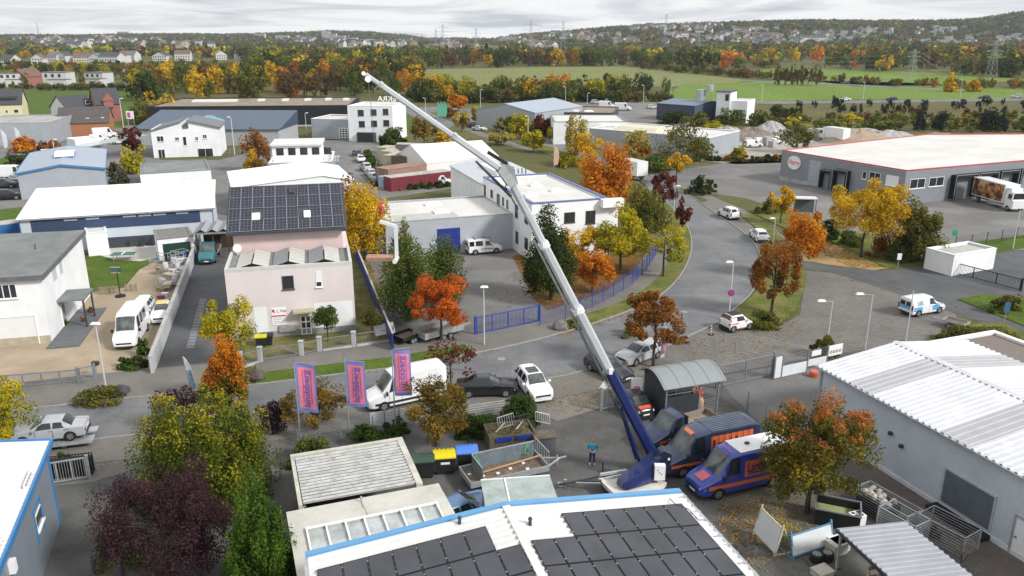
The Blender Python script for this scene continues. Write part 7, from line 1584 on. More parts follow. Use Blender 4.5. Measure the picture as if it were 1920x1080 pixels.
 for x,z0,z1,w in ((-.25,.1,.40,.36),(.0,.05,.62,.50),(Lt*.5,.0,.85,.56),(Lt*.9,.0,1.25,.58),(Lt*1.12,.15,1.55,.52)):
  pts+=[a+u*x+v*w+Vector((0,0,z0)),a+u*x-v*w+Vector((0,0,z0)),a+u*x-v*w*.8+Vector((0,0,z1)),a+u*x+v*w*.8+Vector((0,0,z1))]
 F_=[(0,1,2,3),(19,18,17,16)]
 for i in range(4):
  for j in range(4): F_.append((4*i+j,4*i+4+j,4*i+4+(j+1)%4,4*i+(j+1)%4))
 mb.add(pts,F_); t=mb.build('turret',navy,o); bm=bmesh.new(); bm.from_mesh(t.data); bmesh.ops.recalc_face_normals(bm,faces=bm.faces); bmesh.ops.bevel(bm,geom=bm.edges[:],offset=.07,segments=2,affect='EDGES'); bm.to_mesh(t.data); bm.free()
 c=a+u*(Lt*.95)-v*.75; mb=MB(); mb.cbox(c+Vector((0,0,.75)),.62,.35,.95); cb=mb.build('control_box',white,o)
 mb=MB()
 for i in range(3): mb.cbox(c+Vector((-.15+.12*i,-.18,.95-.13*i)),.06,.02,.06)
 mb.build('control_knob',M_DARK,cb)
 c2=a+u*(Lt*1.12)-v*.12; mb=MB()
 mb.add([c2+Vector(q) for q in ((-.25,-.38,.1),(.72,-.26,.35),(.78,-.24,1.6),(.3,-.30,1.85),(-.25,-.38,1.5),(-.25,.38,.1),(.72,.50,.35),(.78,.52,1.6),(.3,.46,1.85),(-.25,.38,1.5))],[(0,1,2,3,4),(9,8,7,6,5),(0,5,6,1),(1,6,7,2),(2,7,8,3),(3,8,9,4),(4,9,5,0)]); mb.build('counterweight_housing',paint('crane_dark_navy',(.010,.014,.045)),o)
 mb=MB(); mb.add([c2+Vector(q) for q in ((.55,-.30,1.25),(.68,-.29,1.25),(.68,-.29,1.42),(.55,-.30,1.42))],[(0,1,2,3)]); mb.add([c2+Vector(q) for q in ((.1,-.36,.55),(.45,-.31,.60),(.45,-.31,.78),(.1,-.36,.73))],[(0,1,2,3)]); mb.build('decal',M_TRIMW,o)
 p=lambda px,py,z: GV(px,py,z)-off
 mb=MB(); mb.bar(p(1125,890,.9),p(1175,882,.9),.16,.14); mb.bar(p(1135,897,.85),p(1170,890,.85),.10,.10); mb.build('outrigger_beam',M_ALU,o)
 mb=MB(); mb.bar(p(1048,908,.45),p(1085,902,.55),.16,.12); mb.bar(p(1085,902,.55),p(1128,903,.75),.20,.18); mb.bar(p(1085,902,.6),p(1122,893,.85),.10,.09); mb.tube([p(1075,904,.50),p(1112,903,.66)],.055,6); mb.build('drawbar',M_DARK,o)
 mb=MB(); mb.bar(p(1080,905,.68),p(1126,906,.86),.07,.07); mb.build('drawbar_cylinder',M_ALU,o)
 mb=MB(); mb.cbox(p(1051,908,.40),.30,.22,.20); mb.cbox(p(1060,906,.30),.16,.14,.5); mb.build('coupling',M_ALU,o)
 for px,py in ((1135,913),(1218,915)):
  q=p(px,py,0); wheel(o,q.x,q.y,.36,.26)
 for px,py in ((1130,885),(1228,925),(1262,890)):
  q=p(px,py,0); mb=MB(); mb.tube([q+Vector((0,0,.02)),q+Vector((0,0,.06))],.26,10); mb.tube([q+Vector((0,0,.06)),q+Vector((0,0,.75))],.06,6); mb.build('outrigger_foot',M_DARK,o)
 return off+Vector((hook.x,hook.y,hook.z))
HOOK=crane()
def load():
 Y=HOOK.y; p=AT(712,415,Y); q=AT(742,424,Y); r=AT(744,486,Y); e=AT(690,487,Y)
 o=thing('load_fork','white pallet fork hanging from the red crane hook','pallet fork',p)
 m=mat('fork_white',(.66,.68,.70),.45,var=.05); w=.55
 b=MB(); b.bar(Vector((0,0,0)),q-p,.17,.15); b.build('lifting_arm',m,o)
 b=MB(); b.bar(q-p,r-p,.17,.16); b.build('fork_back',m,o)
 for sg in (-.16,.16): b=MB(); b.bar(r-p+Vector((0,sg,0)),e-p+Vector((0,sg,0)),.10,.06); b.build('tine',m,o)
 b=MB(); b.tube([r-p+Vector((-.05,-.45,-.02)),r-p+Vector((-.05,.45,-.02))],.12,10); b.build('cross_tube',m,o)
 b=MB(); b.tube([Vector((.05,0,.1)),HOOK-p],.03,6); b.build('shackle',paint('hook_red_paint',(0,0,0)),o)
 t=thing('timber_load','bundle of reddish planks on the hanging fork','planks',Vector(e)+Vector((-.05,0,.05)),math.atan2(0,1)); L_=(r-e).length*.92
 wd=mat('reddish_planks',(.30,.15,.10),.85,var=.3,scale=3)
 for k in range(2):
  for j in range(3): b=MB(); b.box(0,L_,-.33+.22*j,-.33+.22*j+.20,.01+.085*k,.085+.085*k); b.build('plank',mat('pale_planks',(.38,.21,.15),.85,var=.2) if k==1 else wd,t)
load()
# ================================================================== PERSON
def person():
 p=G(1110,871); o=thing('person','person in bright blue jacket and dark blue trousers standing in the yard','person',(*p,0),R(-97))
 J=dict(pelvis=(0,0,.95),waist=(.0,0,1.10),chest=(.0,0,1.32),neck=(.0,0,1.50),head0=(.02,0,1.58))
 def skin(name,verts,edges,m,root,lv=1):
  me=bpy.data.meshes.new(name); me.from_pydata([v[0] for v in verts],edges,[]); ob=bpy.data.objects.new(name,me); COL.objects.link(ob)
  md=ob.modifiers.new('skin','SKIN'); ob.modifiers.new('sub','SUBSURF').levels=lv; ob.modifiers['sub'].render_levels=lv
  for i,v in enumerate(verts): me.skin_vertices[0].data[i].radius=v[1] if isinstance(v[1],tuple) else (v[1],v[1])
  for i in range(len(verts)): me.skin_vertices[0].data[i].use_root=(i==root)
  md.use_smooth_shade=True; me.materials.append(m); bpy.context.view_layer.update()
  me2=bpy.data.meshes.new_from_object(ob.evaluated_get(bpy.context.evaluated_depsgraph_get())); bpy.data.objects.remove(ob)
  me2.materials.clear(); me2.materials.append(m); ob=bpy.data.objects.new(name,me2); COL.objects.link(ob); ob.parent=o; return ob
 sk=mat('skin',(.50,.30,.22),.6,var=.05)
 body=[((0,0,.93),(.15,.11)),((0,0,1.08),(.15,.11)),((0,0,1.25),(.18,.12)),((0,0,1.40),(.17,.11)),((.01,0,1.50),.06),((.02,0,1.56),.058),((.03,0,1.63),(.085,.095)),((.03,0,1.70),(.085,.095)),((.02,0,1.77),.06),
 ((0,.20,1.42),.065),((-.02,.27,1.16),.05),((.16,.12,1.02),.040),((.22,.06,1.00),.035),
 ((0,-.20,1.42),.065),((-.02,-.27,1.16),.05),((.16,-.12,1.02),.040),((.22,-.06,1.00),.035),
 ((0,.10,.86),.095),((.02,.12,.48),.062),((.0,.13,.09),.045),((.13,.15,.05),.035),
 ((0,-.10,.86),.095),((.02,-.12,.48),.062),((-.02,-.13,.09),.045),((.11,-.16,.05),.035)]
 E_=[(0,1),(1,2),(2,3),(3,4),(4,5),(5,6),(6,7),(7,8),(3,9),(9,10),(10,11),(11,12),(3,13),(13,14),(14,15),(15,16),(0,17),(17,18),(18,19),(19,20),(0,21),(21,22),(22,23),(23,24)]
 skin('body',body,E_,sk,0)
 jk=mat('blue_jacket',(.02,.27,.50),.8,var=.1,scale=5)
 skin('jacket',[((0,0,.90),(.185,.14)),((0,0,1.08),(.185,.14)),((0,0,1.25),(.21,.15)),((0,0,1.41),(.20,.135)),((.0,0,1.49),.085),((0,.22,1.42),.085),((-.03,.29,1.16),.068),((.12,.15,1.03),.056),((0,-.22,1.42),.085),((-.03,-.29,1.16),.068),((.12,-.15,1.03),.056)],[(0,1),(1,2),(2,3),(3,4),(3,5),(5,6),(6,7),(3,8),(8,9),(9,10)],jk,0)
 skin('trousers',[((0,0,.95),(.165,.125)),((0,.095,.84),.115),((.02,.12,.48),.08),((0,.13,.12),.065),((0,-.095,.84),.115),((.02,-.12,.48),.08),((-.02,-.13,.12),.065)],[(0,1),(1,2),(2,3),(0,4),(4,5),(5,6)],mat('navy_jeans',(.02,.035,.10),.85,var=.1),0)
 for y in (.14,-.145): b=MB(); b.tube([(-.08,y,.05),(.0,y,.06),(.12,y*1.08,.05),(.18,y*1.1,.04)],[.05,.058,.05,.03],10); b.build('shoe',mat('grey_shoe',(.30,.29,.30),.8),o)
 hr=mat('grey_hair',(.30,.25,.20),.9,var=.2)
 b=MB(); bm=bmesh.new(); bmesh.ops.create_uvsphere(bm,u_segments=14,v_segments=8,radius=.098)
 for v in list(bm.verts):
  if v.co.z<-.02 or (v.co.x>.055 and v.co.z<.05): bm.verts.remove(v)
 me=bpy.data.meshes.new('hair'); bm.to_mesh(me); bm.free(); me.materials.append(hr); h=bpy.data.objects.new('hair',me); COL.objects.link(h); h.parent=o; h.location=(.018,0,1.715)
 b=MB(); b.cbox((.128,0,1.675),.03,.025,.045); b.build('nose',sk,o)
 for y in (.035,-.035): b=MB(); b.cbox((.115,y,1.705),.012,.022,.012); b.build('eye',M_BLACK,o)
 b=MB(); b.cbox((.112,0,1.625),.012,.045,.010); b.build('mouth',mat('lips',(.35,.13,.10),.7,var=0),o)
 for y in (.098,-.098): b=MB(); b.cbox((.03,y,1.68),.03,.018,.055); b.build('ear',sk,o)
 for sg in (1,-1):
  b=MB(); b.tube([(.20,sg*.075,1.005),(.255,sg*.035,1.0)],[.036,.034],8)
  for k in range(4):
   l=(.075,.085,.08,.06)[k]; z=1.03-.021*k; b.tube([(.25,sg*.035,z),(.285,sg*.0-.0,z-.004),(.275,-sg*l*.55,z-.012)],[.011,.010,.008],6)
  b.tube([(.225,sg*.055,1.035),(.26,sg*.03,1.055),(.272,sg*.0,1.052)],[.012,.011,.009],6); b.build('hand',sk,o)
person()
# ================================================================== FLAGS, LAMPS, SIGNS
def flag_cloth(parent,x0,z1,w,h,m,seed,sx=1,name='cloth',th=.008):
 nx,nz=10,14; V=[]
 def P(i,j,o_): u=i/nx; v=j/nz; y=.17*u*math.sin(3.2*u+seed+1.3*v)+.05*u*math.sin(6*v+seed); return (x0+sx*(w*u-.10*h*v*u*0),y+o_,z1-h*v-.12*u*(1 if seed%2 else .4))
 for o_ in (0,th):
  for j in range(nz+1):
   for i in range(nx+1): V.append(P(i,j,o_))
 n=(nx+1)*(nz+1); F_=[]; mi=[]
 for s in (0,1):
  for j in range(nz):
   for i in range(nx):
    a=s*n+j*(nx+1)+i; f=(a,a+nx+1,a+nx+2,a+1); F_.append(f if s==0 else f[::-1]); mi.append(0 if (i in(0,nx-1) or j in (0,nz-1)) else 1)
 b=MB(); b.add(V,F_); b.m=mi; return b.build(name,m,parent,smooth=True),P
FB=mat('flag_blue',(.18,.22,.58),.8,var=.06); FO=mat('flag_coral',(.84,.22,.27),.8,var=.08,scale=1.5); FT=mat('flag_print',(.20,.13,.48),.8,var=0)
def landsberg(px,yb,yt,label,seed,ftop,fbot,wpx,tilt):
 X,Y=G(px,yb); H=hgt(px,yt,yb); o=thing('advertising_flag',label,'flag',(X,Y,0),0,'company flags')
 b=MB(); b.tube([(0,0,-.1),(0,0,H)],[.055,.04],8); b.build('pole',M_ALU,o)
 b=MB(); b.tube([(0,0,H),(0,0,H+.06)],[.06,.02],8); b.build('pole_cap',M_DARK,o)
 z1=AT(px,ftop,Y).z; z0=AT(px,fbot,Y).z; w=wid(wpx,Y,z1); h=z1-z0
 b=MB(); b.bar((0,0,z1+.03),(w*1.05,0,z1+.03+tilt),.03); b.build('arm',M_ALU,o)
 cl,P=flag_cloth(o,.07,z1,w,h,[FB,FO],seed)
 t=text_mesh('flag_lettering','landsberg',.70,FT,None,(0,0,0),(0,0,0),.004,sx=1.0,bold=.018); me=t.data; co=np.empty(len(me.vertices)*3); me.vertices.foreach_get('co',co); co=co.reshape(-1,3)
 x_=co[:,0]; y_=co[:,1]; L_=x_.max()-x_.min(); v=.5-(x_-(x_.max()+x_.min())/2)/L_*.78; u=.5-y_/w*.85
 new=[]
 for uu,vv,k in zip(u,v,co[:,2]):
  p=P(uu*10,vv*14,0); new.append((p[0],p[1]-.014+(k*.5),p[2]))
 me.vertices.foreach_set('co',np.array(new).ravel()); me.update(); t.parent=cl; t.location=(0,0,0)
 b=MB()
 for uu in (.30,.72):
  for i in range(10):
   v0,v1=.12+.068*i,.12+.068*(i+1); a,c=P(uu*10,v0*14,0),P(uu*10,v1*14,0); d,e=P((uu+.04)*10,v0*14,0),P((uu+.04)*10,v1*14,0)
   b.add([(q[0],q[1]-.01,q[2]) for q in (a,c,e,d)],[(0,1,2,3)])
 b.build('flag_line',FT,cl)
landsberg(564,830,676,'coral and blue Landsberg flag, leftmost of the three on poles',1,682,770,38,.02)
landsberg(655,812,666,'coral and blue Landsberg flag, middle of the three on poles',2,678,762,36,-.04)
landsberg(742,812,655,'coral and blue Landsberg flag before the white van, rightmost of the three',4,656,742,32,.14)
def beach_flag(px,yb,yt,w,m,label,lean=0.,group=None,txt=None):
 X,Y=G(px,yb); H=hgt(px,yt,yb); o=thing('beach_flag',label,'flag',(X,Y,0),0,group)
 b=MB(); b.tube([(0,0,-.05),(lean*H*.5,0,H*.5),(lean*H,0,H)],[.035,.03,.012],6); b.build('pole',M_ALU,o)
 b=MB(); pts=[(0.02+lean*.2*H,H*.2),(w*.75+lean*.2*H,H*.24),(w+lean*.5*H,H*.5),(w*.9+lean*.75*H,H*.75),(w*.45+lean*.93*H,H*.93),(lean*H+.02,H)]
 b.add([(x,-.02+.04*math.sin(z*2),z) for x,z in pts]+[(x,.0+.04*math.sin(z*2),z) for x,z in pts],[tuple(range(6)),tuple(range(11,5,-1))]+[(i,6+i,6+(i+1)%6,(i+1)%6) for i in range(6)]); c=b.build('cloth',m,o)
 if txt: b=MB(); b.add([(w*.25+lean*.3*H,-.05,H*.3),(w*.7+lean*.3*H,-.05,H*.3),(w*.7+lean*.7*H,-.05,H*.7),(w*.25+lean*.7*H,-.05,H*.7)],[(0,1,2,3)]); b.build('print',txt,c)
FW=mat('flag_white',(.70,.70,.72),.8,var=.06,scale=2)
beach_flag(364,752,668,.5,FW,'white pointed flag with pale blue print by the orange roadside tree',-.12,None,mat('pale_blue_print',(.25,.42,.62),.8,var=.5,scale=3))
beach_flag(1236,690,600,.45,FW,'white and pink pointed flag behind the curved-roof shelter',.04,None,mat('pink_print',(.62,.25,.36),.8,var=.4,scale=3))
beach_flag(10,287,242,1.1,FW,'white pointed flag at the left edge beside the orange tree',-.02); beach_flag(32,275,238,1.2,FW,'white rectangular flag before the grey showroom',.03)
beach_flag(1038,320,272,1.1,mat('peach_print',(.62,.40,.33),.8,var=.1),'peach and white flag behind the white office',.0)
for px,c,l in ((821,(.10,.42,.27),'green flag, leftmost of the three beyond the crane boom'),(827,(.12,.45,.30),'green flag with red top, middle of the three beyond the boom'),(833,(.12,.45,.30),'green flag, rightmost of the three beyond the boom')): beach_flag(px,226,190,1.0,mat('green_flag_cloth',c,.8,var=.05),l)
beach_flag(738,230,183,1.2,mat('blue_white_cloth',(.35,.38,.45),.8),'tall white and blue flag beside the cube office'); beach_flag(750,215,186,1.6,mat('coral_cloth',(.60,.20,.20),.8),'coral flag beside the cube office')
def billboard(px,yb,yt,wpx,label,m,m2):
 X,Y=G(px,yb); H=hgt(px,yt,yb); w=wid(wpx,Y,H); o=thing('billboard',label,'sign',(X,Y,0))
 for x in (-w*.4,w*.4): b=MB(); b.box(x-.1,x+.1,-.1,.1,0,H); b.build('post',M_ALU,o)
 b=MB(); b.box(-w/2,w/2,-.25,-.105,H*.45,H); p=b.build('panel',m,o); b=MB(); b.box(-w*.35,w*.05,-.27,-.252,H*.55,H*.9); b.build('print',m2,p)
billboard(247,235,208,14,'white billboard with magenta print by the brick barn',M_TRIMW,mat('magenta_print',(.55,.06,.35),.6,var=0)); billboard(465,262,226,16,'white and magenta sign tower before the solar roof hall',M_TRIMW,mat('magenta_print',(0,0,0)))
def lamp(px,yb,yt,label,arm=.5,side=1,lean=0,group='street lamps',r=.06,head=True):
 X,Y=G(px,yb); H=hgt(px,yt,yb); o=thing('street_lamp',label,'street lamp',(X,Y,0),0,group)
 b=MB(); b.tube([(0,0,-.1),(0,0,.8),(0,0,H)],[r*1.3,r*1.15,r*.8],8); b.build('pole',mat('pale_lamp_grey',(.58,.59,.60),.5,.2,var=.05),o)
 if arm: b=MB(); b.bar((0,0,H-.02),(side*arm,0,H+.05),.06); b.build('arm',M_ALU,o)
 if head:
  b=MB(); x=side*arm; b.add([(x-.35,-.14,H),(x+.35,-.14,H),(x+.35,.14,H),(x-.35,.14,H),(x-.25,-.10,H+.14),(x+.25,-.10,H+.14),(x+.25,.10,H+.14),(x-.25,.10,H+.14)],[(3,2,1,0),(4,5,6,7),(0,1,5,4),(1,2,6,5),(2,3,7,6),(3,0,4,7)]); b.build('lamp_head',M_TRIMW,o)
 return o
lamp(200,735,608,'pale street lamp in the planted bed before the sandy yard',0.)
lamp(908,648,539,'pale street lamp beside the deep blue gate',.05); l=lamp(1366,600,492,'pale street lamp carrying a round sign at the grass island',-.35,1)
b=MB(); b.tube([(0,-.09,2.75),(0,-.12,2.75)],.33,18); d=b.build('no_stopping_sign',mat('sign_crimson',(.45,.03,.08),.5,var=0),l); b=MB(); b.tube([(0,-.121,2.75),(0,-.128,2.75)],.25,16); b.build('sign_face',mat('sign_blue2',(.10,.08,.40),.5,var=0),d); b=MB(); b.bar((-.2,-.131,2.95),(.2,-.131,2.55),.012,.06); b.bar((-.2,-.133,2.55),(.2,-.133,2.95),.012,.06); b.build('sign_cross',mat('sign_crimson',(0,0,0)),d)
lamp(1548,668,565,'thin lamp post before the reddish bush',-.9,1,r=.05); lamp(1622,655,552,'thin lamp post with long arm on the paved forecourt',-1.1,1,r=.05); lamp(1698,640,546,'slim post in front of the azure delivery van',0,r=.05,head=False)
lamp(1263,398,349,'pale street lamp beside the slim dark red tree',.5); lamp(1449,462,410,'pale street lamp by the small yellow tree',-.4); lamp(1899,466,393,'tall pale post at the right edge behind the white concrete garage',0,head=False)
for px,yb,yt,l in ((1060,196,163,'far lamp before the pale field, at the dark shed'),(1101,195,175,'far lamp left of the field car park'),(1135,196,186,'short far lamp in the field car park'),(1206,193,160,'far lamp at the corner of the bright field'),(1257,188,160,'far lamp beside the bright field corner'),(1428,192,160,'far lamp on the country road by the white tower house'),(1618,186,155,'far lamp in the middle of the country road'),(1800,182,150,'far lamp beside the gold tree on the country road'),(798,212,184,'lamp at the street junction beyond the boom'),(990,265,218,'lamp among the yellow trees of the car park'),(1017,235,190,'lamp left of the dark red tree'),(235,262,185,'pale lamp beside the brick barn'),(440,290,220,'lamp before the solar roof hall'),(107,312,262,'lamp behind the site cabin'),(575,255,212,'lamp beside the inspection wing'),(901,205,168,'tall lamp behind the grey gable hall')): lamp(px,yb,yt,l,.5 if px%2 else -.5,r=.09,group='street lamps in the distance')
def sign(px,yb,yt,wpx,label,m,round_=False,hh=.4):
 X,Y=G(px,yb); H=hgt(px,yt,yb); o=thing('road_sign',label,'sign',(X,Y,0)); b=MB(); b.tube([(0,0,-.05),(0,0,H)],.035,6); b.build('post',M_ALU,o); w=wid(wpx,Y,H); b=MB(); b.box(-w/2,w/2,-.07,-.037,H-hh*2,H); b.build('sign_plate',m,o)
sign(1683,503,475,8,'small white sign on a post by the black fence',M_TRIMW,hh=.38); sign(1788,447,431,9,'green assembly point sign at the depot fence',mat('signal_green',(.03,.30,.16),.6,var=.3,scale=6),hh=.4); sign(1882,608,567,11,'blue traffic sign at the right edge beside the side road',mat('traffic_blue',(.05,.12,.25),.5,var=0),hh=.5)
# ================================================================== FENCES, WALLS, GATES
def fence(name,label,pts,h,m,pm=None,step=2.5,nh=6,nv=0,z0=.05,cat='fence',pw=.07,vb=.012,hb=.014,ph=.1,pxz=0.):
 P=[Vector((*G(*p,pxz),0)) for p in pts]; o=thing(name,label,cat,P[0])
 O=P[0]; k=0
 for a,c in zip(P[:-1],P[1:]):
  n=max(1,round((c-a).length/step))
  for i in range(n):
   p=a.lerp(c,i/n)-O; q=a.lerp(c,(i+1)/n)-O; b=MB()
   for j in range(nh): z=z0+(h-z0)*j/max(1,nh-1); b.bar(p+Vector((0,0,z)),q+Vector((0,0,z)),hb,hb)
   if nv:
    m_=max(1,int((q-p).length/nv))
    for j in range(1,m_): r=p.lerp(q,j/m_); b.bar(r+Vector((0,0,z0)),r+Vector((0,0,h)),vb,vb)
   b.build('mesh_panel',m,o)
   if i>0 or k==0: b=MB(); b.box(p.x-pw/2,p.x+pw/2,p.y-pw/2,p.y+pw/2,-.1,h+ph); b.build('post',pm or m,o)
  k=1 if 0 else 0
 q=P[-1]-O; b=MB(); b.box(q.x-pw/2,q.x+pw/2,q.y-pw/2,q.y+pw/2,-.1,h+ph); b.build('post',pm or m,o); return o
MG=mat('grey_fence_metal',(.23,.25,.27),.5,.3,var=.08); MBK=mat('black_fence_metal',(.02,.022,.025),.5,.2,var=0); MBL=mat('gate_blue',(.025,.06,.32),.45,var=.05)
fence('blue_mesh_fence','blue mesh fence curving along the verge before the white office',[(1012,612),(1060,600),(1110,578),(1150,558),(1185,535),(1212,508),(1228,482),(1236,462)],1.8,MBL,step=2.4,nh=9,nv=.28,hb=.018,vb=.012)
fence('grey_mesh_fence','long grey mesh fence behind the company vans',[(1352,745),(1400,778),(1470,830),(1560,893)],1.8,MG,step=2.5,nh=11,nv=.2,hb=.016,vb=.008)
fence('grey_mesh_fence','low grey mesh fence between shrubs and carport',[(560,838),(640,822),(700,812)],1.2,MG,step=2.4,nh=8,nv=.2)
fence('slatted_fence','weathered slatted fence behind the black saloon',[(848,790),(945,775)],1.0,mat('grey_slats',(.36,.35,.33),.9,var=.15),nh=6,hb=.07)
fence('black_mesh_fence','black mesh fence beside the side road',[(1690,498),(1700,470),(1745,470)],1.5,MBK,nh=7,nv=.3); fence('black_mesh_fence','black mesh fence along the depot yard',[(1790,466),(1820,462),(1905,448),(1990,440)],1.5,MBK,nh=6,nv=.3,step=3)
fence('dark_fence','dark fence behind the stone yard hedge',[(1340,300),(1400,306),(1465,300)],1.6,MBK,nh=5,nv=.5)
fence('wire_fence','grey wire fence before the twin-roof house',[(412,290),(470,286)],1.4,M_ALU,nh=5,nv=.5)
def leaf_gate(name,label,a,c,h,m,bars=.13,cat='gate',frame=.08,mid=0,diag=False,lift=.12,pw=.16):
 A=Vector((*G(*a),0)); C=Vector((*G(*c),0)); o=thing(name,label,cat,A,math.atan2((C-A).y,(C-A).x)); L_=(C-A).length
 b=MB(); b.box(0,L_,-frame/2,frame/2,lift,lift+frame); b.box(0,L_,-frame/2,frame/2,h-frame,h); b.box(0,frame,-frame/2,frame/2,lift+frame,h-frame); b.box(L_-frame,L_,-frame/2,frame/2,lift+frame,h-frame)
 for i in range(mid): x=L_*(i+1)/(mid+1); b.box(x-frame/2,x+frame/2,-frame/2+.002,frame/2-.002,lift+frame,h-frame)
 if diag: b.bar((L_*.5,0,h-frame),(L_*.95,0,lift+frame),.05)
 b.build('gate_frame',m,o); b=MB(); n=int(L_/bars)
 for i in range(1,n): x=L_*i/n; b.box(x-.012,x+.012,-.012,.012,lift+frame,h-frame)
 b.build('gate_bars',m,o)
 for x in (-pw,L_+.02): b=MB(); b.box(x,x+pw-.02,-pw/2,pw/2,-.1,h+.12); b.build('gate_post',m,o)
 return o
leaf_gate('blue_gate','deep blue barred sliding gate beside the street lamp',(893,628),(1010,604),1.7,MBL,.14,mid=3)
leaf_gate('grey_gate','low grey sliding gate before the sandy yard',(-60,735),(148,718),1.15,MG,.10,mid=5); leaf_gate('garden_gate','narrow grey gate beside the letter box',(150,718),(178,712),1.25,MG,.12)
leaf_gate('grey_gate','wide grey mesh gate right of the curved-roof shelter',(1345,728),(1447,705),1.9,MG,.16,mid=1); leaf_gate('grey_gate','open grey gate leaf at the foot of the silver boom',(1128,770),(1152,766),1.7,MG,.14)
leaf_gate('grey_gate','grey barred gate behind the silver saloon trailer',(82,912),(166,898),1.5,M_ALU,.14,mid=2); leaf_gate('black_gate','long black barred sliding gate before the white concrete garage',(1782,512),(1912,546),1.35,MBK,.15,mid=2)
def solid(name,label,a,c,h,th,m,cat='wall',z=0,px2=None):
 A=Vector((*G(*a),0)); C=Vector((*G(*c),0)); o=thing(name,label,cat,A,math.atan2((C-A).y,(C-A).x)); b=MB(); b.box(0,(C-A).length,-th/2,th/2,-.2,h); b.build('wall_body',m,o); b=MB(); b.box(-.03,(C-A).length+.03,-th/2-.04,th/2+.04,h+.002,h+.07); b.build('coping',M_CONC,o); return o
solid('concrete_wall','long pale concrete wall between sandy yard and asphalt drive',(286,702),(376,458),1.5,.25,mat('pale_concrete',(.42,.44,.46),.85,var=.06,scale=.5))
solid('blue_board_wall','deep blue board fence between pink house and office yard',(738,660),(664,474),1.7,.10,M_SLATBLUE,'fence')
def dark_infill():
 A=Vector((*G(84,905),0)); o=thing('black_mesh_crate','black lattice crate standing behind the grey gate','crate',A,R(13)); b=MB()
 b.box(.1,2.6,.3,.9,.0,.06)
 for i in range(14): x=.1+i*.19; b.box(x,x+.05,.30,.34,.06,1.25); b.box(x,x+.05,.86,.90,.06,1.25)
 for z in (.4,.8,1.2): b.box(.1,2.6,.28,.299,z,z+.06); b.box(.1,2.6,.901,.92,z,z+.06)
 b.box(.12,2.58,.36,.84,.07,1.15); b.build('crate_body',M_BLACK,o)
dark_infill()
def pillar_fence():
 o=None; P=[(452,690),(489,680),(566,668),(600,660),(664,650),(735,640)]; A=Vector((*G(*P[0]),0)); o=thing('front_garden_fence','low grey garden fence with pale pillars before the pink house','fence',A)
 Q=[Vector((*G(*p),0))-A for p in P]; pil=mat('pale_pillar',(.42,.43,.43),.85,var=.1)
 for q in Q: b=MB(); b.box(q.x-.17,q.x+.17,q.y-.17,q.y+.17,-.1,1.35); b.box(q.x-.21,q.x+.21,q.y-.21,q.y+.21,1.352,1.42); b.build('pillar',pil,o)
 for i,(p,q) in enumerate(zip(Q[:-1],Q[1:])):
  d=(q-p).normalized(); p2=p+d*.22; q2=q-d*.22; b=MB(); b.bar(p2+Vector((0,0,1.15)),q2+Vector((0,0,1.15)),.06); b.bar(p2+Vector((0,0,.25)),q2+Vector((0,0,.25)),.06); n=int((q2-p2).length/.13)
  for j in range(n+1): r=p2.lerp(q2,j/max(1,n)); b.bar(r+Vector((0,0,.25)),r+Vector((0,0,1.15)),.016)
  if i==1: b.bar(p2.lerp(q2,.5)+Vector((0,-.03,1.15)),q2+Vector((0,-.03,.3)),.05)
  b.build('gate_leaf' if i in(1,2) else 'fence_panel',MG,o)
  if i!=1 and i!=2: b=MB(); b.bar(p2+Vector((0,0,.08)),q2+Vector((0,0,.08)),.24,.2); b.build('base_wall',pil,o)
pillar_fence()
def panel_fence():
 A=Vector((*G(1450,712),0)); C=Vector((*G(1548,690),0)); o=thing('white_panel_fence','grey fence with white privacy panels left of the white hall','fence',A,math.atan2((C-A).y,(C-A).x)); L_=(C-A).length
 for x in (0,L_*.14,L_*.62,L_): b=MB(); b.box(x-.05,x+.05,-.05,.05,-.1,2.0); b.build('post',MG,o)
 wp=mat('white_privacy_panel',(.66,.69,.72),.6,var=.06)
 b=MB(); b.box(.06,L_*.14-.06,-.02,.02,.1,1.9); b.build('privacy_panel',wp,o); b=MB(); b.box(L_*.14+.06,L_*.62-.06,-.02,.02,.1,1.0); b.build('privacy_panel',wp,o); b=MB(); b.box(L_*.62+.06,L_-.06,-.02,.02,.5,1.1); b.build('privacy_panel',wp,o)
 b=MB()
 for j in range(6): z=1.1+.16*j; b.box(.06,L_-.06,-.012,.012,z+.0,z+.014)
 b.build('mesh_bars',MG,o)
 b=MB(); b.box(L_*.68,L_*.86,-.06,-.03,1.35,1.8); b.build('notice',M_TRIMW,o)
 b=MB(); b.box(L_+.1,L_+1.6,-.03,.03,1.0,1.9); bn=b.build('banner',M_TRIMW,o)
 b=MB()
 for i in range(4):
  cx=L_+.35+i*.33; ring=[]; k=14
  for rr in (.13,.075): ring+=[(cx+rr*math.cos(a),-.04,1.35+rr*math.sin(a)) for a in np.linspace(0,2*math.pi,k+1)[:-1]]
  b.add(ring,[(j,(j+1)%k,k+(j+1)%k,k+j) for j in range(k)])
 b.build('banner_rings',M_BLACK,bn)
panel_fence()
def white_screen():
 A=Vector((*G(694,805),0)); C=Vector((*G(776,794),0)); o=thing('white_screen','white privacy screen on the mesh fence beneath the white van','fence',A,math.atan2((C-A).y,(C-A).x)); L_=(C-A).length; b=MB(); b.box(0,L_,-.02,.02,.15,1.25); b.build('screen',mat('white_privacy_panel',(0,0,0)),o)
 b=MB()
 for j in range(7): b.box(-.1,L_+.1,-.04,-.025,.2+.17*j,.215+.17*j)
 for x in (0,L_/3,L_*2/3,L_): b.box(x-.03,x+.03,-.06,-.041,-.1,1.35)
 b.build('mesh_bars',MG,o)
white_screen()
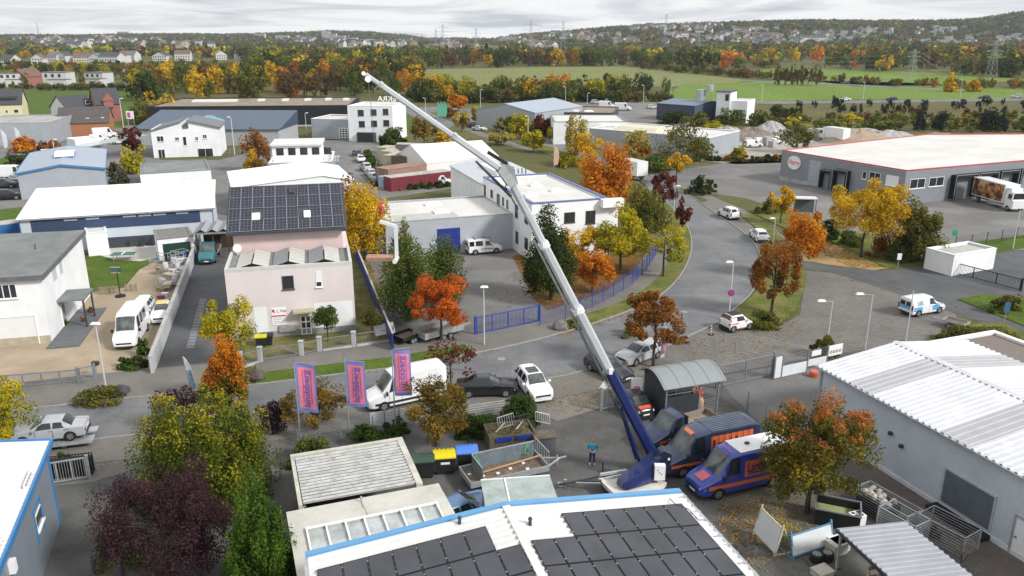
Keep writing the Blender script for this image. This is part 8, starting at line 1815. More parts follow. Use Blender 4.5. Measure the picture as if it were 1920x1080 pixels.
# ================================================================== SHELTER AND YARD THINGS
def shelter():
 A=Vector(G(1282,812)); 
 h=2.55; a=G(1250,728,h); c=G(1350,712,h); 
 s=Bld('curved_roof_shelter','dark grey open shelter with curved pale metal roof behind the flatbed truck','shelter',a,c,3.2,h); W=s.W; gm=mat('charcoal_panels',(.035,.04,.047),.55,var=.08)
 b=MB(); n=12; pr=[]
 for i in range(n+1): t=i/n; pr.append((-.3+(3.8)*t,h+.05+.75*math.sin(math.pi*t)))
 pr2=[(y,z-.07) for y,z in pr[::-1]]; b.extr(pr+pr2,-.35,W+.35); ro=b.build('roof',mat('pale_zinc_roof',(.27,.295,.30),.45,.3,var=.06,scale=.6),s.o)
 b=MB()
 for k in range(5): 
  x=-.2+(W+.4)*k/4
  for i in range(n): p,q=pr[i],pr[i+1]; b.bar((x,p[0],p[1]+.01),(x,q[0],q[1]+.01),.04,.03)
 b.build('roof_seam',mat('pale_zinc_roof',(0,0,0)),ro)
 for x in (0,W*.62,W-.1):
  for y in (0,3.1): b=MB(); b.box(x,x+.1,y,y+.1,-.1,h); b.build('post',MG,s.o)
 b=MB(); b.box(.02,.08,.1,3.1,.1,h); b.add([(.05,-.2,h),(.05,3.4,h),(.05,2.6,h+.55),(.05,1.6,h+.72),(.05,.6,h+.55)],[(0,1,2,3,4)]); b.build('side_panel',gm,s.o)
 b=MB(); b.box(.1,W*.62,.02,.07,.1,1.75); b.build('front_panel',gm,s.o)
 b=MB(); b.box(.1,W-.1,3.12,3.17,.1,h-.1); b.build('rear_panel',gm,s.o)
 b=MB()
 for z in (1.95,2.2): b.box(.1,W*.62,.03,.06,z,z+.05)
 b.build('front_rail',MG,s.o)
 b=MB()
 for j in range(9): b.box(W*.64,W-.1,.04,.052,.1+.13*j,.112+.13*j)
 b.build('mesh_gate',M_ALU,s.o)
 o=thing('storage_sack','beige paper sack inside the mesh corner of the shelter','sack',s.M@Vector((W*.78,.9,0))); b=MB(); b.tube([(0,0,0),(0,0,.3),(.02,0,.75),(.03,0,.95)],[.3,.34,.3,.16],10); b.build('sack_body',mat('sack_paper',(.42,.30,.18),.9,var=.15,scale=4),o,smooth=True)
 o=thing('red_machine','red garden machine stored in the shelter','machine',s.M@Vector((W*.86,1.8,0))); b=MB(); b.cbox((0,0,.75),.7,.9,.5); b.cbox((.05,-.2,1.15),.4,.4,.3); b.build('machine_body',RD_,o); wheel(o,-.3,-.45,.22,.12); wheel(o,.3,-.45,.22,.12); b=MB(); b.cbox((.0,.1,1.5),.25,.25,.25); b.build('hopper',mat('cream_plastic',(.6,.5,.3),.6),o)
 s2=thing('info_board','tall white board with pink print beside the shelter','sign',(*G(1192,765),0)); b=MB(); b.box(-.42,.42,-.03,.03,.1,2.4); p=b.build('board',M_TRIMW,s2); b=MB(); b.tube([(0,-.032,1.5),(0,-.04,1.5)],.28,16); b.build('print',mat('pink_print',(0,0,0)),p)
 s3=thing('warning_sign','white triangular sign on the open gate','sign',(*G(1131,762),0)); b=MB(); b.tube([(0,0,0),(0,0,1.5)],.03,6); b.build('post',M_ALU,s3); b=MB(); b.add([(-.35,-.04,1.45),(.35,-.04,1.45),(0,-.04,2.1),(-.35,-.0,1.45),(.35,-.0,1.45),(0,-.0,2.1)],[(0,1,2),(5,4,3),(0,3,4,1),(1,4,5,2),(2,5,3,0)]); b.build('sign_plate',M_TRIMW,s3)
shelter()
def bin_(px,yb,lid,label,ang=R(8),sc=1.):
 o=thing('wheelie_container',label,'waste bin',(*G(px,yb),0),ang); W,D,H=1.3*sc,.95*sc,1.15*sc
 b=MB(); b.add([(-W*.42,-D*.42,.12),(W*.42,-D*.42,.12),(W*.42,D*.42,.12),(-W*.42,D*.42,.12),(-W/2,-D/2,H),(W/2,-D/2,H),(W/2,D/2,H),(-W/2,D/2,H)],[(3,2,1,0),(0,1,5,4),(1,2,6,5),(2,3,7,6),(3,0,4,7),(4,5,6,7)]); b.box(-W/2-.03,W/2+.03,-D/2-.03,D/2+.03,H-.1,H-.003); b.build('bin_body',mat('bin_black',(.018,.02,.02),.6,var=.1),o)
 b=MB(); b.extr([(-D/2-.04,H),(D/2+.04,H),(D/2+.04,H+.14),(D*.2,H+.22),(-D*.2,H+.19),(-D/2-.04,H+.07)],-W/2-.04,W/2+.04)
 for i in range(5): x=-W*.4+W*.2*i; b.box(x-.03,x+.03,D/2-.02,D/2+.07,H+.14,H+.19)
 b.build('lid',lid,o)
 for x in (-W*.36,W*.36):
  for y in (-D*.32,D*.32): b=MB(); b.tube([(x-.03,y,.09),(x+.03,y,.09)],.09,8); b.build('caster',M_BLACK,o)
 return o
bin_(795,892,mat('bin_lid_green',(.035,.075,.05),.5,var=.1),'black waste container with dark green lid beside the carport'); o=bin_(834,884,mat('bin_lid_yellow',(.62,.50,.01),.5,var=.05),'black waste container with bright yellow lid'); b=MB(); b.box(-.25,.3,-.475,-.455,.75,.9); b.build('label_plate',M_TRIMW,o)
bin_(876,875,mat('bin_lid_blue',(.07,.19,.58),.5,var=.05),'black waste container with light blue lid beside the skip')
for px,yb,c,l in ((491,648,(.55,.50,.02),'yellow wheelie bin at the wall of the pink house'),(502,646,(.02,.02,.02),'black wheelie bin beside the yellow one at the pink house')): bin_(px,yb,mat('bin_lid_y2' if c[0]>.1 else 'bin_black',c,.5),l,R(10),.72)
def skip():
 A=Vector((*G(918,852),0)); o=thing('waste_skip','timber-sided waste bay heaped with garden cuttings and railings','skip',A,R(14)); wd=mat('mossy_timber',(.13,.105,.075),.9,var=.25,scale=3); L_=3.0
 b=MB(); b.box(0,.1,0,1.9,0,1.25); b.box(L_,L_+.1,0,1.9,0,1.25); b.box(.1,L_,1.8,1.9,0,1.25); b.box(.1,L_,0,.1,0,1.2); b.build('side_wall',wd,o)
 b=MB(); g=np.random.default_rng(5); n=9
 V=[(.12+2.86*i/n,.12+1.66*j/5,.95+.35*math.sin(i*.9+j)*math.sin(j*1.1)+g.random()*.2) for j in range(6) for i in range(n+1)]; b.add(V,[(j*(n+1)+i,j*(n+1)+i+1,(j+1)*(n+1)+i+1,(j+1)*(n+1)+i) for j in range(5) for i in range(n)]); b.build('cuttings_heap',mat('brown_cuttings',(.10,.085,.04),.95,var=.5,scale=5),o)
 for x in (.45,1.75): b=MB(); b.cbox((x+.5,-.06,.98),1.05,.08,.28); b.build('blue_panel',mat('deep_panel_blue',(.015,.05,.30),.5,var=.1),o)
 t=thing('corrugated_bin','grey corrugated metal bin with timber lid beside the skip','bin',(*G(1020,842),0),R(14)); b=MB(); 
 for i in range(12): b.box(-.7+i*.117,-.7+i*.117+.07,-.53,-.5,0,1.0)
 b.box(-.7,.7,-.499,.5,0,1.0); b.build('bin_body',MG,t); b=MB(); b.box(-.78,.78,-.6,.6,1.002,1.1); b.build('lid',wd,t)
 def rail(px,py,z,ang,w,h,label,m,tilt=0.):
  r=thing('railing',label,'railing',(*G(px,py,z),z),ang); r.rotation_euler=(tilt,0,ang); b=MB(); b.box(0,w,-.02,.02,h-.05,h); b.box(0,w,-.02,.02,.0,.05)
  for i in range(8): x=w*i/7; b.box(x-.015,x+.015,-.015,.015,.05,h-.05)
  b.build('rail_frame',m,r)
 rail(935,805,1.1,R(35),1.3,.8,'pale metal railing leaning on the heap in the waste bay',M_ALU,R(-15)); rail(1005,790,1.3,R(-25),1.0,.8,'white metal railing on the corrugated bin',M_TRIMW,R(10)); rail(962,808,1.1,R(30),1.4,.9,'dark metal railing on the heap of cuttings',MBK,R(-20))
 for (x0,y0,x1,y1) in ((.5,.4,1.4,1.5),(1.9,.5,2.6,1.4)):
  b=MB(); b.bar((x0,y0,1.32),(x1,y1,1.40),.09,.03); b.build('loose_board',mat('pale_board',(.45,.38,.28),.9),o)
skip()
def cage_trailer():
 a=GV(884,915,.5); c=GV(1028,882,.5); d=c-a; ang=math.atan2(d.y,d.x); L_=d.length
 o=thing('cage_trailer','galvanised trailer with glass-like panel load and green straps before the skip','trailer',(a.x,a.y,0),ang); Wd=2.0
 b=MB(); b.box(0,L_,0,Wd,.52,.58); b.build('floor',mat('muddy_planks',(.17,.125,.09),.9,var=.35,scale=4),o)
 for nm,q in (('side_board',(0,L_,-.05,0)),('side_board',(0,L_,Wd,Wd+.05)),('end_board',(-.05,0,-.05,Wd+.05)),('end_board',(L_,L_+.05,-.05,Wd+.05))): b=MB(); b.box(*q,.48,.86); b.build(nm,M_ALU,o)
 b=MB()
 for k in range(7): b.bar((L_+.03,Wd*k/6,.86),(L_+.03,Wd*k/6,1.75),.03)
 b.bar((L_+.03,0,1.75),(L_+.03,Wd,1.75),.05); b.build('front_grille',M_ALU,o)
 b=MB(); b.box(.75,.80,.10,Wd-.1,.59,1.55); b.box(.8,L_-.1,Wd-.16,Wd-.11,.59,1.6); b.build('panel_load',mat('corrugated_panel',(.20,.25,.28),.3,.3,var=.15,scale=3),o)
 b=MB(); b.bar((.75,.1,1.57),(.75,Wd-.1,1.57),.05); b.bar((.75,Wd-.12,1.62),(L_-.1,Wd-.12,1.62),.05); b.build('load_frame',M_ALU,o)
 b=MB(); b.bar((.8,.65,.95),(L_,1.0,1.05),.09,.06); b.build('timber_beam',mat('fresh_timber',(.48,.27,.13),.8,var=.15),o)
 gs=mat('green_strap',(.05,.42,.14),.7,var=0)
 for x,y in ((.95,Wd-.2),(L_-.7,Wd-.2)): b=MB(); b.bar((x,y,1.6),(x+.25,y-.15,1.05),.045,.02); b.bar((x+.25,y-.15,1.05),(x-.1,y-.2,1.02),.045,.02); b.bar((x-.1,y-.2,1.02),(x,y,1.6),.045,.02); b.build('strap',gs,o)
 g=np.random.default_rng(2)
 for x,y in ((1.0,.35),(1.05,.8),(2.0,.75),(2.9,.95),(3.9,1.25),(3.85,.5),(.35,1.3)):
  b=MB(); b.cbox((min(x,L_-.3),y,.62),.20,.15,.07); b.build('floor_clamp',M_TRIMW,o)
 b=MB(); b.bar((L_+.05,.35,.5),(L_+1.3,Wd/2,.55),.09); b.bar((L_+.05,Wd-.35,.5),(L_+1.3,Wd/2,.55),.09); b.bar((L_+1.3,Wd/2,.55),(L_+1.75,Wd/2,.55),.09); b.tube([(L_+1.1,Wd/2+.0,0.02),(L_+1.1,Wd/2,.8)],.05,6); b.build('drawbar',M_ALU,o)
 for x in (L_*.42,L_*.60):
  for y in (.2,Wd-.2): wheel(o,x,y,.28,.18)
cage_trailer()
def small_trailer(label,rear,front,m,h=.35,w=1.6,tarp=None,name='box_trailer'):
 a=GV(*rear,.5); c=GV(*front,.5); d=c-a; L_=d.length; o=thing(name,label,'trailer',(a.x,a.y,0),math.atan2(d.y,d.x))
 b=MB(); b.box(0,L_,-w/2,w/2,.5,.56); b.build('floor',mat('muddy_planks',(0,0,0)),o)
 for q in ((0,L_,-w/2-.04,-w/2),(0,L_,w/2,w/2+.04),(-.04,0,-w/2-.04,w/2+.04),(L_,L_+.04,-w/2-.04,w/2+.04)): b=MB(); b.box(*q,.48,.5+h); b.build('side_board',m,o)
 b=MB(); b.bar((L_,-.4,.5),(L_+1.2,0,.5),.07); b.bar((L_,.4,.5),(L_+1.2,0,.5),.07); b.bar((L_+1.2,0,.5),(L_+1.5,0,.5),.08); b.build('drawbar',M_ALU,o)
 for x in (L_*.45,L_*.62):
  for y in (-w/2-.13,w/2+.13): wheel(o,x,y,.30,.18)
 return o
small_trailer('aluminium twin-axle trailer under the bright orange-red tree',(786,632),(858,612),M_ALU,.55,1.9)
o=small_trailer('black low trailer beside the deep blue board fence',(745,637),(778,625),M_BLACK,.3,1.6)
small_trailer('small grey trailer beside the azure delivery van',(1812,610),(1772,600),M_ALU,.25,1.4)
def misc():
 o=thing('tilted_board','white board leaning against the deep blue board fence','board',(*G(722,628),0),R(20)); b=MB(); b.add([(-.9,-.3,.1),(.9,-.3,.25),(.85,.4,1.05),(-.95,.4,.85),(-.9,-.25,.06),(.9,-.25,.2),(.85,.45,1.0),(-.95,.45,.8)],[(0,1,2,3),(7,6,5,4),(0,4,5,1),(1,5,6,2),(2,6,7,3),(3,7,4,0)]); b.build('board_sheet',M_TRIMW,o)
 def rock(px,yb,w,h,label,m,name='boulder'):
  bm=bmesh.new(); bmesh.ops.create_icosphere(bm,subdivisions=3,radius=1); g=random.Random(px)
  for v in bm.verts: v.co*=1+.16*math.sin(v.co.x*3+px)*math.cos(v.co.y*3)+.10*g.random(); v.co.x*=w/2; v.co.y*=w*.4; v.co.z=v.co.z*h*.6+h*.35
  me=bpy.data.meshes.new(name); bm.to_mesh(me); bm.free(); me.materials.append(m); o=bpy.data.objects.new(name,me); COL.objects.link(o); o.location=(*G(px,yb),0); tag(o,label,'boulder')
 gr=mat('grey_rock',(.17,.16,.15),.95,var=.3,scale=2,bump=.5,bscale=5)
 rock(1051,618,1.6,.9,'grey boulder at the end of the blue gate',gr); rock(228,738,1.3,.7,'dark boulder in the bed behind the leaning lamp',mat('dark_rock',(.07,.07,.075),.95,var=.3)); rock(480,712,1.5,.9,'brown boulder beside the orange roadside tree',mat('brown_rock',(.10,.08,.07),.95,var=.3)); rock(1255,640,1.0,.5,'grey stone beside the estate car',gr)
 o=thing('letter_box','dark letter box on a post by the garden gate','letter box',(*G(183,706),0)); b=MB(); b.tube([(0,0,0),(0,0,1.0)],.04,6); b.build('post',M_ALU,o); b=MB(); b.cbox((0,0,1.15),.5,.3,.32); b.build('box',mat('brown_box',(.07,.05,.045),.5),o)
 for px,yb,l,st in ((1333,628,'red and white striped bollard beside the small two-seater car',1),(1357,640,'thin grey bollard behind the small two-seater car',0),(1378,659,'thin grey bollard, second from the shelter',0),(1397,690,'thin grey bollard nearest the wide mesh gate',0)):
  o=thing('bollard',l,'bollard',(*G(px,yb),0)); b=MB(); b.tube([(0,0,0),(0,0,.9)],.055 if st else .04,8); b.build('post',MG if not st else M_TRIMW,o)
  if st:
   for k in range(3): b=MB(); b.tube([(0,0,.15+.28*k),(0,0,.29+.28*k)],.058,8); b.build('red_band',RD_,o)
   b=MB(); b.cbox((0,0,.04),.5,.35,.08); b.build('foot',M_BLACK,o)
 b=MB(); o=thing('red_toolbox','red plastic tub by the corner of the white hall','tub',(*G(1525,706),0)); b.tube([(0,0,0),(0,0,.35),(.0,.0,.5)],[.32,.36,.3],10); b.build('tub_body',RD_,o)
 o=thing('basketball_hoop','green basketball board on a black stand in the lawn','basketball hoop',(*G(226,556),0)); b=MB(); b.tube([(0,0,0),(0,0,2.9)],.05,8); b.build('pole',M_BLACK,o); b=MB(); b.cbox((0,-.18,2.95),1.15,.05,.75); bd=b.build('backboard',mat('board_green',(.05,.11,.09),.4,var=.1),o); b=MB(); b.box(-.5,.5,-.212,-.207,2.62,2.66); b.box(-.5,.5,-.212,-.207,3.22,3.26); b.build('board_lines',M_TRIMW,bd)
 b=MB(); b.tube([(.23*math.cos(a),-.45+.23*math.sin(a),2.72) for a in np.linspace(0,6.283,14)],.02,5,cap=False); b.build('rim',RD_,o); b=MB(); b.tube([(0,0,.0),(0,0,.15)],[.55,.5],12); b.build('base',M_BLACK,o)
 o=thing('table_tennis_table','green table tennis table on the pale terrace','table',(*G(233,487),0),R(8)); b=MB(); b.cbox((0,0,.76),2.74,1.52,.04); b.build('table_top',mat('table_green',(.05,.14,.11),.5,var=.05),o); b=MB(); b.box(-.01,.01,-.85,.85,.781,.93); b.build('net',M_TRIMW,o)
 for x in (-1,1):
  for y in (-.6,.6): b=MB(); b.box(x-.03,x+.03,y-.03,y+.03,0,.74); b.build('leg',M_ALU,o)
 o=thing('paddling_pool','round blue paddling pool at the end of the terrace','pool',(*G(311,486),0)); b=MB(); b.tube([(1.0*math.cos(a),1.0*math.sin(a),.18) for a in np.linspace(0,6.283,22)],.18,8,cap=False); b.build('pool_rim',mat('pool_blue',(.05,.30,.55),.4,var=.05),o); b=MB(); b.tube([(0,0,.02),(0,0,.2)],.98,20); b.build('water_surface',mat('pool_water',(.15,.45,.60),.1,var=0),o)
 for i,(px,py) in enumerate(((265,463),(276,460),(288,461),(298,457))):
  o=thing('patio_chair','dark patio chair, %s on the terrace'%('leftmost' if i==0 else 'second' if i==1 else 'third' if i==2 else 'last by the garage'),'chair',(*G(px,py),0),i*1.2); b=MB(); b.cbox((0,0,.42),.5,.5,.06); b.build('seat',M_DARK,o); b=MB(); b.cbox((0,.24,.75),.5,.06,.6); b.build('backrest',M_DARK,o)
  for x in (-.2,.2):
   for y in (-.2,.2): b=MB(); b.box(x-.025,x+.025,y-.025,y+.025,0,.39); b.build('leg',M_DARK,o)
 for i,(px,py,l) in enumerate(((240,463,'potted shrub in black pot before the dark hall wall'),(256,461,'large potted plant with orange flowers on the terrace'),(171,588,'potted brown plant at the far porch post'),(158,605,'potted plant at the near porch post'),(125,612,'potted plant by the white house door'))):
  tree(px,py,py-14,12,'rust' if i in(1,2,3) else 'green',l,'bush','potted_plant','plant',n=260,leaf=.14,bare=.25,K=10); o=bpy.context.scene.objects[-1]; 
 for i,(px,py) in enumerate(((198,552),(214,550),(246,546))): o=thing('pallet','weathered pallet standing at the lawn edge, %s'%('leftmost' if i==0 else 'second' if i==1 else 'rightmost'),'pallet',(*G(px,py),0),R(8)); b=MB(); [b.box(-.6,.6,-.03,.0,.05+.16*k,.15+.16*k) for k in range(5)]; [b.box(x-.05,x+.05,.001,.1,0,.85) for x in (-.55,0,.55)]; b.build('pallet_boards',mat('pallet_wood',(.30,.24,.17),.9,var=.2,scale=3),o)
 g=random.Random(3)
 kinds=[('scrap_trestle','tangled grey metal frame in the scrap heap'),('scrap_drum','dented drum in the scrap heap'),('scrap_board','pale board in the scrap heap'),('scrap_bundle','bundle of pipes in the scrap heap')]
 for i in range(34):
  t=g.random(); px=292+46*g.random()+14*(1-t)*0+ (18*(1-t)); py=488+58*t; px=296+ (350-296)*g.random()-(py-488)*.30*0; k=i%4; nm,l=kinds[k]; z=.0 if i<20 else .5
  o=thing(nm,l+' by the concrete wall','scrap',(*G(px,py),z),g.random()*3,'scrap heap by the concrete wall')
  b=MB()
  if k==0:
   w,d,h=.5+.5*g.random(),.4+.4*g.random(),.5+.6*g.random()
   for x in (-w,w):
    for y in (-d,d): b.bar((x,y,0),(x,y,h),.05)
   for y in (-d,d): b.bar((-w,y,h),(w,y,h),.05); b.bar((-w,y,h*.5),(w,y,h*.5),.04)
   for x in (-w,w): b.bar((x,-d,h),(x,d,h),.05)
   m=M_ALU
  elif k==1: b.tube([(0,0,0),(0,0,.4),(0,0,.8)],[.28,.31,.28],10); m=g.choice([mat('drum_blue',(.03,.08,.30),.5),mat('drum_white',(.6,.6,.6),.6),M_DARK])
  elif k==2: b.box(-.7,.7,-.4,.4,.35,.42); b.box(-.6,.6,-.3,.3,0,.349); m=g.choice([mat('scrap_cream',(.50,.45,.33),.8),mat('scrap_white',(.62,.62,.62),.7),mat('pallet_wood',(0,0,0))])
  else:
   for j in range(6): b.bar((-.9,-.2+.08*j,.05+.04*(j%3)),(.9,-.15+.07*j,.1+.05*(j%3)),.05)
   m=mat('scrap_grey',(.30,.30,.31),.6,.3)
  b.build('scrap_body',m,o)
 for i,(px,py) in enumerate(((302,560),(310,555),(316,566))):
  o=thing('plastic_crate',('purple','white','grey')[i]+' plastic crate by the concrete wall behind the small white hatchback','crate',(*G(px,py),0)); b=MB(); b.box(-.3,.3,-.2,.2,0,.3); b.box(-.34,.34,-.24,.24,.3,.36); b.build('crate_body',[mat('crate_purple',(.25,.04,.16),.6),M_TRIMW,MG][i],o)
misc()
# ---------------- right-hand storage yard
def yard():
 h=2.6; A=G(1600,1090,h); a=Vector(G(1572,990,h)); c=Vector(G(1695,970,h)); d=(c-a).normalized(); n=Vector((d.y,-d.x)); L_=9
 s=Bld('metal_canopy','open canopy with grey ribbed metal roof in the lower right yard','canopy',a+n*L_,c+n*L_,L_,h); W=s.W
 b=MB(); ribsheet(b,(-.1,0,h),(-.1,L_,h),(W+.1,0,h-.25),(W+.1,L_,h-.25),26,.05,.3); b.f=[f[::-1] for f in b.f]; b.build('roof',mat('grey_ribbed_roof',(.34,.345,.38),.5,.2,var=.08,scale=.8),s.o)
 b=MB(); b.box(-.12,-.02,0,L_,h-.22,h-.05); b.build('edge_beam',M_DARK,s.o)
 for y in (.2,3,6,L_-.15):
  for x in (0,W-.1): b=MB(); b.box(x,x+.1,y-.1,y,-.1,h-.28); b.build('post',M_ALU,s.o)
 for i in range(3):
  p=s.M@Vector((.5+.0*i,1.5+2.3*i,0)); o=thing('timber_rack','orange timber rack under the metal canopy, %s'%('farthest from the white board' if i==0 else 'middle one' if i==1 else 'nearest the pallet of wheels'),'rack',p,s.rz); b=MB()
  for z in (.4,.9,1.4): b.box(0,1.8,0,.12,z,z+.1); b.box(0,1.8,1.0,1.12,z,z+.1)
  b.build('shelf_beam',mat('orange_timber',(.42,.20,.05),.7,var=.15),o); b=MB(); [b.box(x,x+.09,y,y+.09,0,1.9) for x in (0.02,1.7) for y in (.01,1.02)]; b.build('upright',mat('pale_upright',(.52,.5,.45),.6),o)
 def board(px0,y0,px1,y1,hh,label,rack):
  A=Vector((*G(px0,y0),0)); C=Vector((*G(px1,y1),0)); o=thing('glazing_rack',label,'rack',A,math.atan2((C-A).y,(C-A).x)); L_=(C-A).length
  b=MB(); b.add([(0,-.25,.25),(L_,-.25,.25),(L_,.05,hh),(0,.05,hh),(0,-.19,.22),(L_,-.19,.22),(L_,.11,hh-.03),(0,.11,hh-.03)],[(0,1,2,3),(7,6,5,4),(0,4,5,1),(1,5,6,2),(2,6,7,3),(3,7,4,0)]); b.build('white_board',mat('milk_white_sheet',(.60,.63,.63),.4,var=.04),o)
  b=MB(); b.bar((0,-.25,.2),(L_,-.25,.2),.07); b.bar((0,.1,hh+.02),(L_,.1,hh+.02),.07)
  for x in (.03,L_-.03): b.bar((x,-.3,0.03),(x,.9,0.03),.09); b.bar((x,-.22,.05),(x,.12,hh+.25),.09); b.bar((x,.85,.05),(x,.2,hh),.07)
  b.build('rack_frame',rack,o); return o
 board(1420,1000,1460,1042,1.55,'white sheet on a pale frame at the left of the yard racks',mat('cream_frame',(.50,.44,.33),.7)); board(1480,1045,1556,1020,1.2,'white sheet on a light blue rack beside the dark container',mat('rack_blue',(.10,.26,.42),.6,var=.1))
 A=Vector((*G(1436,992),0)); o=thing('yellow_railing','yellow railing stack behind the white sheet','railing',A,R(-50)); b=MB(); b.bar((0,0,.9),(2.0,0,.9),.05); b.bar((0,0,.2),(2.0,0,.2),.05); [b.bar((x,0,.1),(x,0,1.1),.045) for x in np.linspace(0,2,8)]; b.build('rail_frame',mat('railing_yellow',(.40,.33,.06),.7,var=.1),o)
 o=thing('open_container','dark open container with pale green inside in the storage yard','container',(*G(1568,978),0),R(-22)); b=MB(); w,d,hh=1.15,.8,1.0
 for q in ((-w,w,-d,-d+.06),(-w,w,d-.06,d),(-w,-w+.06,-d+.06,d-.06),(w-.06,w,-d+.06,d-.06)): b.box(*q,.1,hh)
 b.build('container_wall',mat('container_black',(.015,.016,.016),.6),o); b=MB(); b.box(-w+.06,w-.06,-d+.06,d-.06,.1,.55); b.build('container_floor',mat('pale_green_inside',(.30,.34,.16),.8,var=.1),o)
 b=MB()
 for q in ((-w-.05,w+.05,-d-.05,-d+.03),(-w-.05,w+.05,d-.03,d+.05),(-w-.05,-w+.03,-d+.03,d-.03),(w-.03,w+.05,-d+.03,d-.03)): b.box(*q,hh+.002,hh+.07)
 b.build('container_rim',MG,o)
 o=thing('old_cooker','white old cooker beside the dark container','cooker',(*G(1604,990),0),R(20)); b=MB(); b.cbox((0,0,.45),.75,.6,.9); b.build('cooker_body',M_TRIMW,o); b=MB(); [b.tube([(x,y,.902),(x,y,.915)],.10,10) for x in (-.18,.18) for y in (-.14,.14)]; b.build('hob_plate',M_DARK,o)
 o=thing('tool_pallet','dark pallet carrying two car wheels','pallet',(*G(1541,1058),0),R(10)); b=MB(); [b.box(-.75,.75,-.55+.2*k,-.42+.2*k,.10,.13) for k in range(6)]; [b.box(x-.06,x+.06,-.55,.6,0,.099) for x in (-.65,0,.65)]; b.build('pallet_boards',mat('pallet_wood_dark',(.13,.11,.09),.9),o)
 for px,py,l in ((1531,1045,'car wheel with silver rim, left on the pallet'),(1551,1042,'car wheel with silver rim, right on the pallet')):
  o=thing('alloy_wheel_spare',l,'wheel',(*G(px,py,.35),.13)); b=MB(); b.tube([(0,0,0),(0,0,.04),(0,0,.4),(0,0,.44)],[.29,.33,.33,.29],18); b.build('tyre',M_BLACK,o); b=MB(); b.tube([(0,0,.435),(0,0,.45)],.22,16); b.build('rim',M_RIM,o); b=MB(); [b.cbox((.13*math.cos(a),.13*math.sin(a),.452),.06,.06,.006) for a in np.linspace(0,6.283,6)[:-1]]; b.build('rim_opening',M_BLACK,o)
 for px,py,l,m in ((1567,1035,'pale wooden box beside the wheels',mat('box_cream',(.50,.47,.40),.8)),(1572,1030,'white appliance behind the wheels',M_TRIMW),(1541,1078,'shallow pale crate at the bottom edge',mat('box_cream',(0,0,0)))):
  o=thing('storage_box',l,'box',(*G(px,py),0),R(25)); b=MB(); b.cbox((0,0,.3 if py<1070 else .15),.9,.7,.6 if py<1070 else .3); b.build('box_body',m,o); b=MB(); b.cbox((0,0,.63 if py<1070 else .32),.96,.76,.05); b.build('lid',m,o)
 def cage(px,py,L_,W_,hh,ang,label,stones=0):
  o=thing('wire_cage',label,'cage',(*G(px,py),0),ang); b=MB()
  for x in (0,L_):
   for y in (0,W_): b.bar((x,y,0),(x,y,hh),.05)
  for y in (0,W_): b.bar((0,y,hh),(L_,y,hh),.05); [b.bar((0,y,z),(L_,y,z),.022) for z in np.arange(.15,hh-.05,.16)]
  for x in (0,L_): b.bar((x,0,hh),(x,W_,hh),.05); [b.bar((x,0,z),(x,W_,z),.022) for z in np.arange(.15,hh-.05,.16)]
  b.build('cage_frame',M_ALU,o)
  if stones:
   g=random.Random(4); cols=[mat('stone_pale',(.50,.45,.38),.9,var=.2),mat('stone_red',(.30,.10,.08),.9),mat('stone_grey',(.35,.34,.33),.9)]
   b=MB(); b.box(.1,L_*.62,.05,W_-.05,.3,.92); b.build('tray',M_DARK,o)
   for i in range(26):
    bm=bmesh.new(); bmesh.ops.create_icosphere(bm,subdivisions=1,radius=.16+.05*g.random()); me=bpy.data.meshes.new('stone'); bm.to_mesh(me); bm.free(); me.materials.append(cols[0 if g.random()<.6 else 1 if g.random()<.5 else 2]); t=bpy.data.objects.new('stone',me); COL.objects.link(t); t.location=o.matrix_basis@Vector((.3+g.random()*L_*.5,.15+g.random()*(W_-.3),1.0+.12*g.random())); tag(t,{'stone_pale':'rounded pale','stone_red':'rounded dark red','stone_grey':'rounded grey'}[me.materials[0].name]+' stone heaped in the long wire cage','stone','stones in the wire cage')
 bpy.context.view_layer.update()
 cage(1598,948,3.4,1.3,1.25,R(-62),'long wire cage filled with rounded stones beside the white hall',1); cage(1642,988,2.2,1.3,1.3,R(-60),'empty wire cage behind the metal canopy'); cage(1715,1002,2.6,1.5,1.3,R(-58),'galvanised wire cage nearest the roller door')
 tree(1752,1010,985,22,'thuja','small green plant inside the wire cage','bush','garden_plant','plant',n=260,leaf=.12,bare=0,K=10)
 tree(1795,1090,1005,70,'brown','bare thin sapling at the lower right edge','spread','bare_sapling',n=60,leaf=.08,bare=.1,K=14,nb=14)
 o=thing('leaf_covered_rubble','low pile of earth covered with yellow leaves by the eave','heap',(*G(1410,1032),0)); b=MB(); n=10; V=[(math.cos(a)*r*1.3,math.sin(a)*r*.8,.28*(1-r)+.06*math.sin(5*a+r*9)*(r<1)) for r in (1.,.75,.5,.25) for a in np.linspace(0,6.283,n+1)[:-1]]; b.add(V+[(0,0,.3)],[(k*n+j,k*n+(j+1)%n,(k+1)*n+(j+1)%n,(k+1)*n+j) for k in range(3) for j in range(n)]+[(3*n+j,3*n+(j+1)%n,4*n) for j in range(n)]); b.build('heap_body',mat('dark_earth',(.06,.055,.05),.95,var=.4,scale=4),o)
yard()
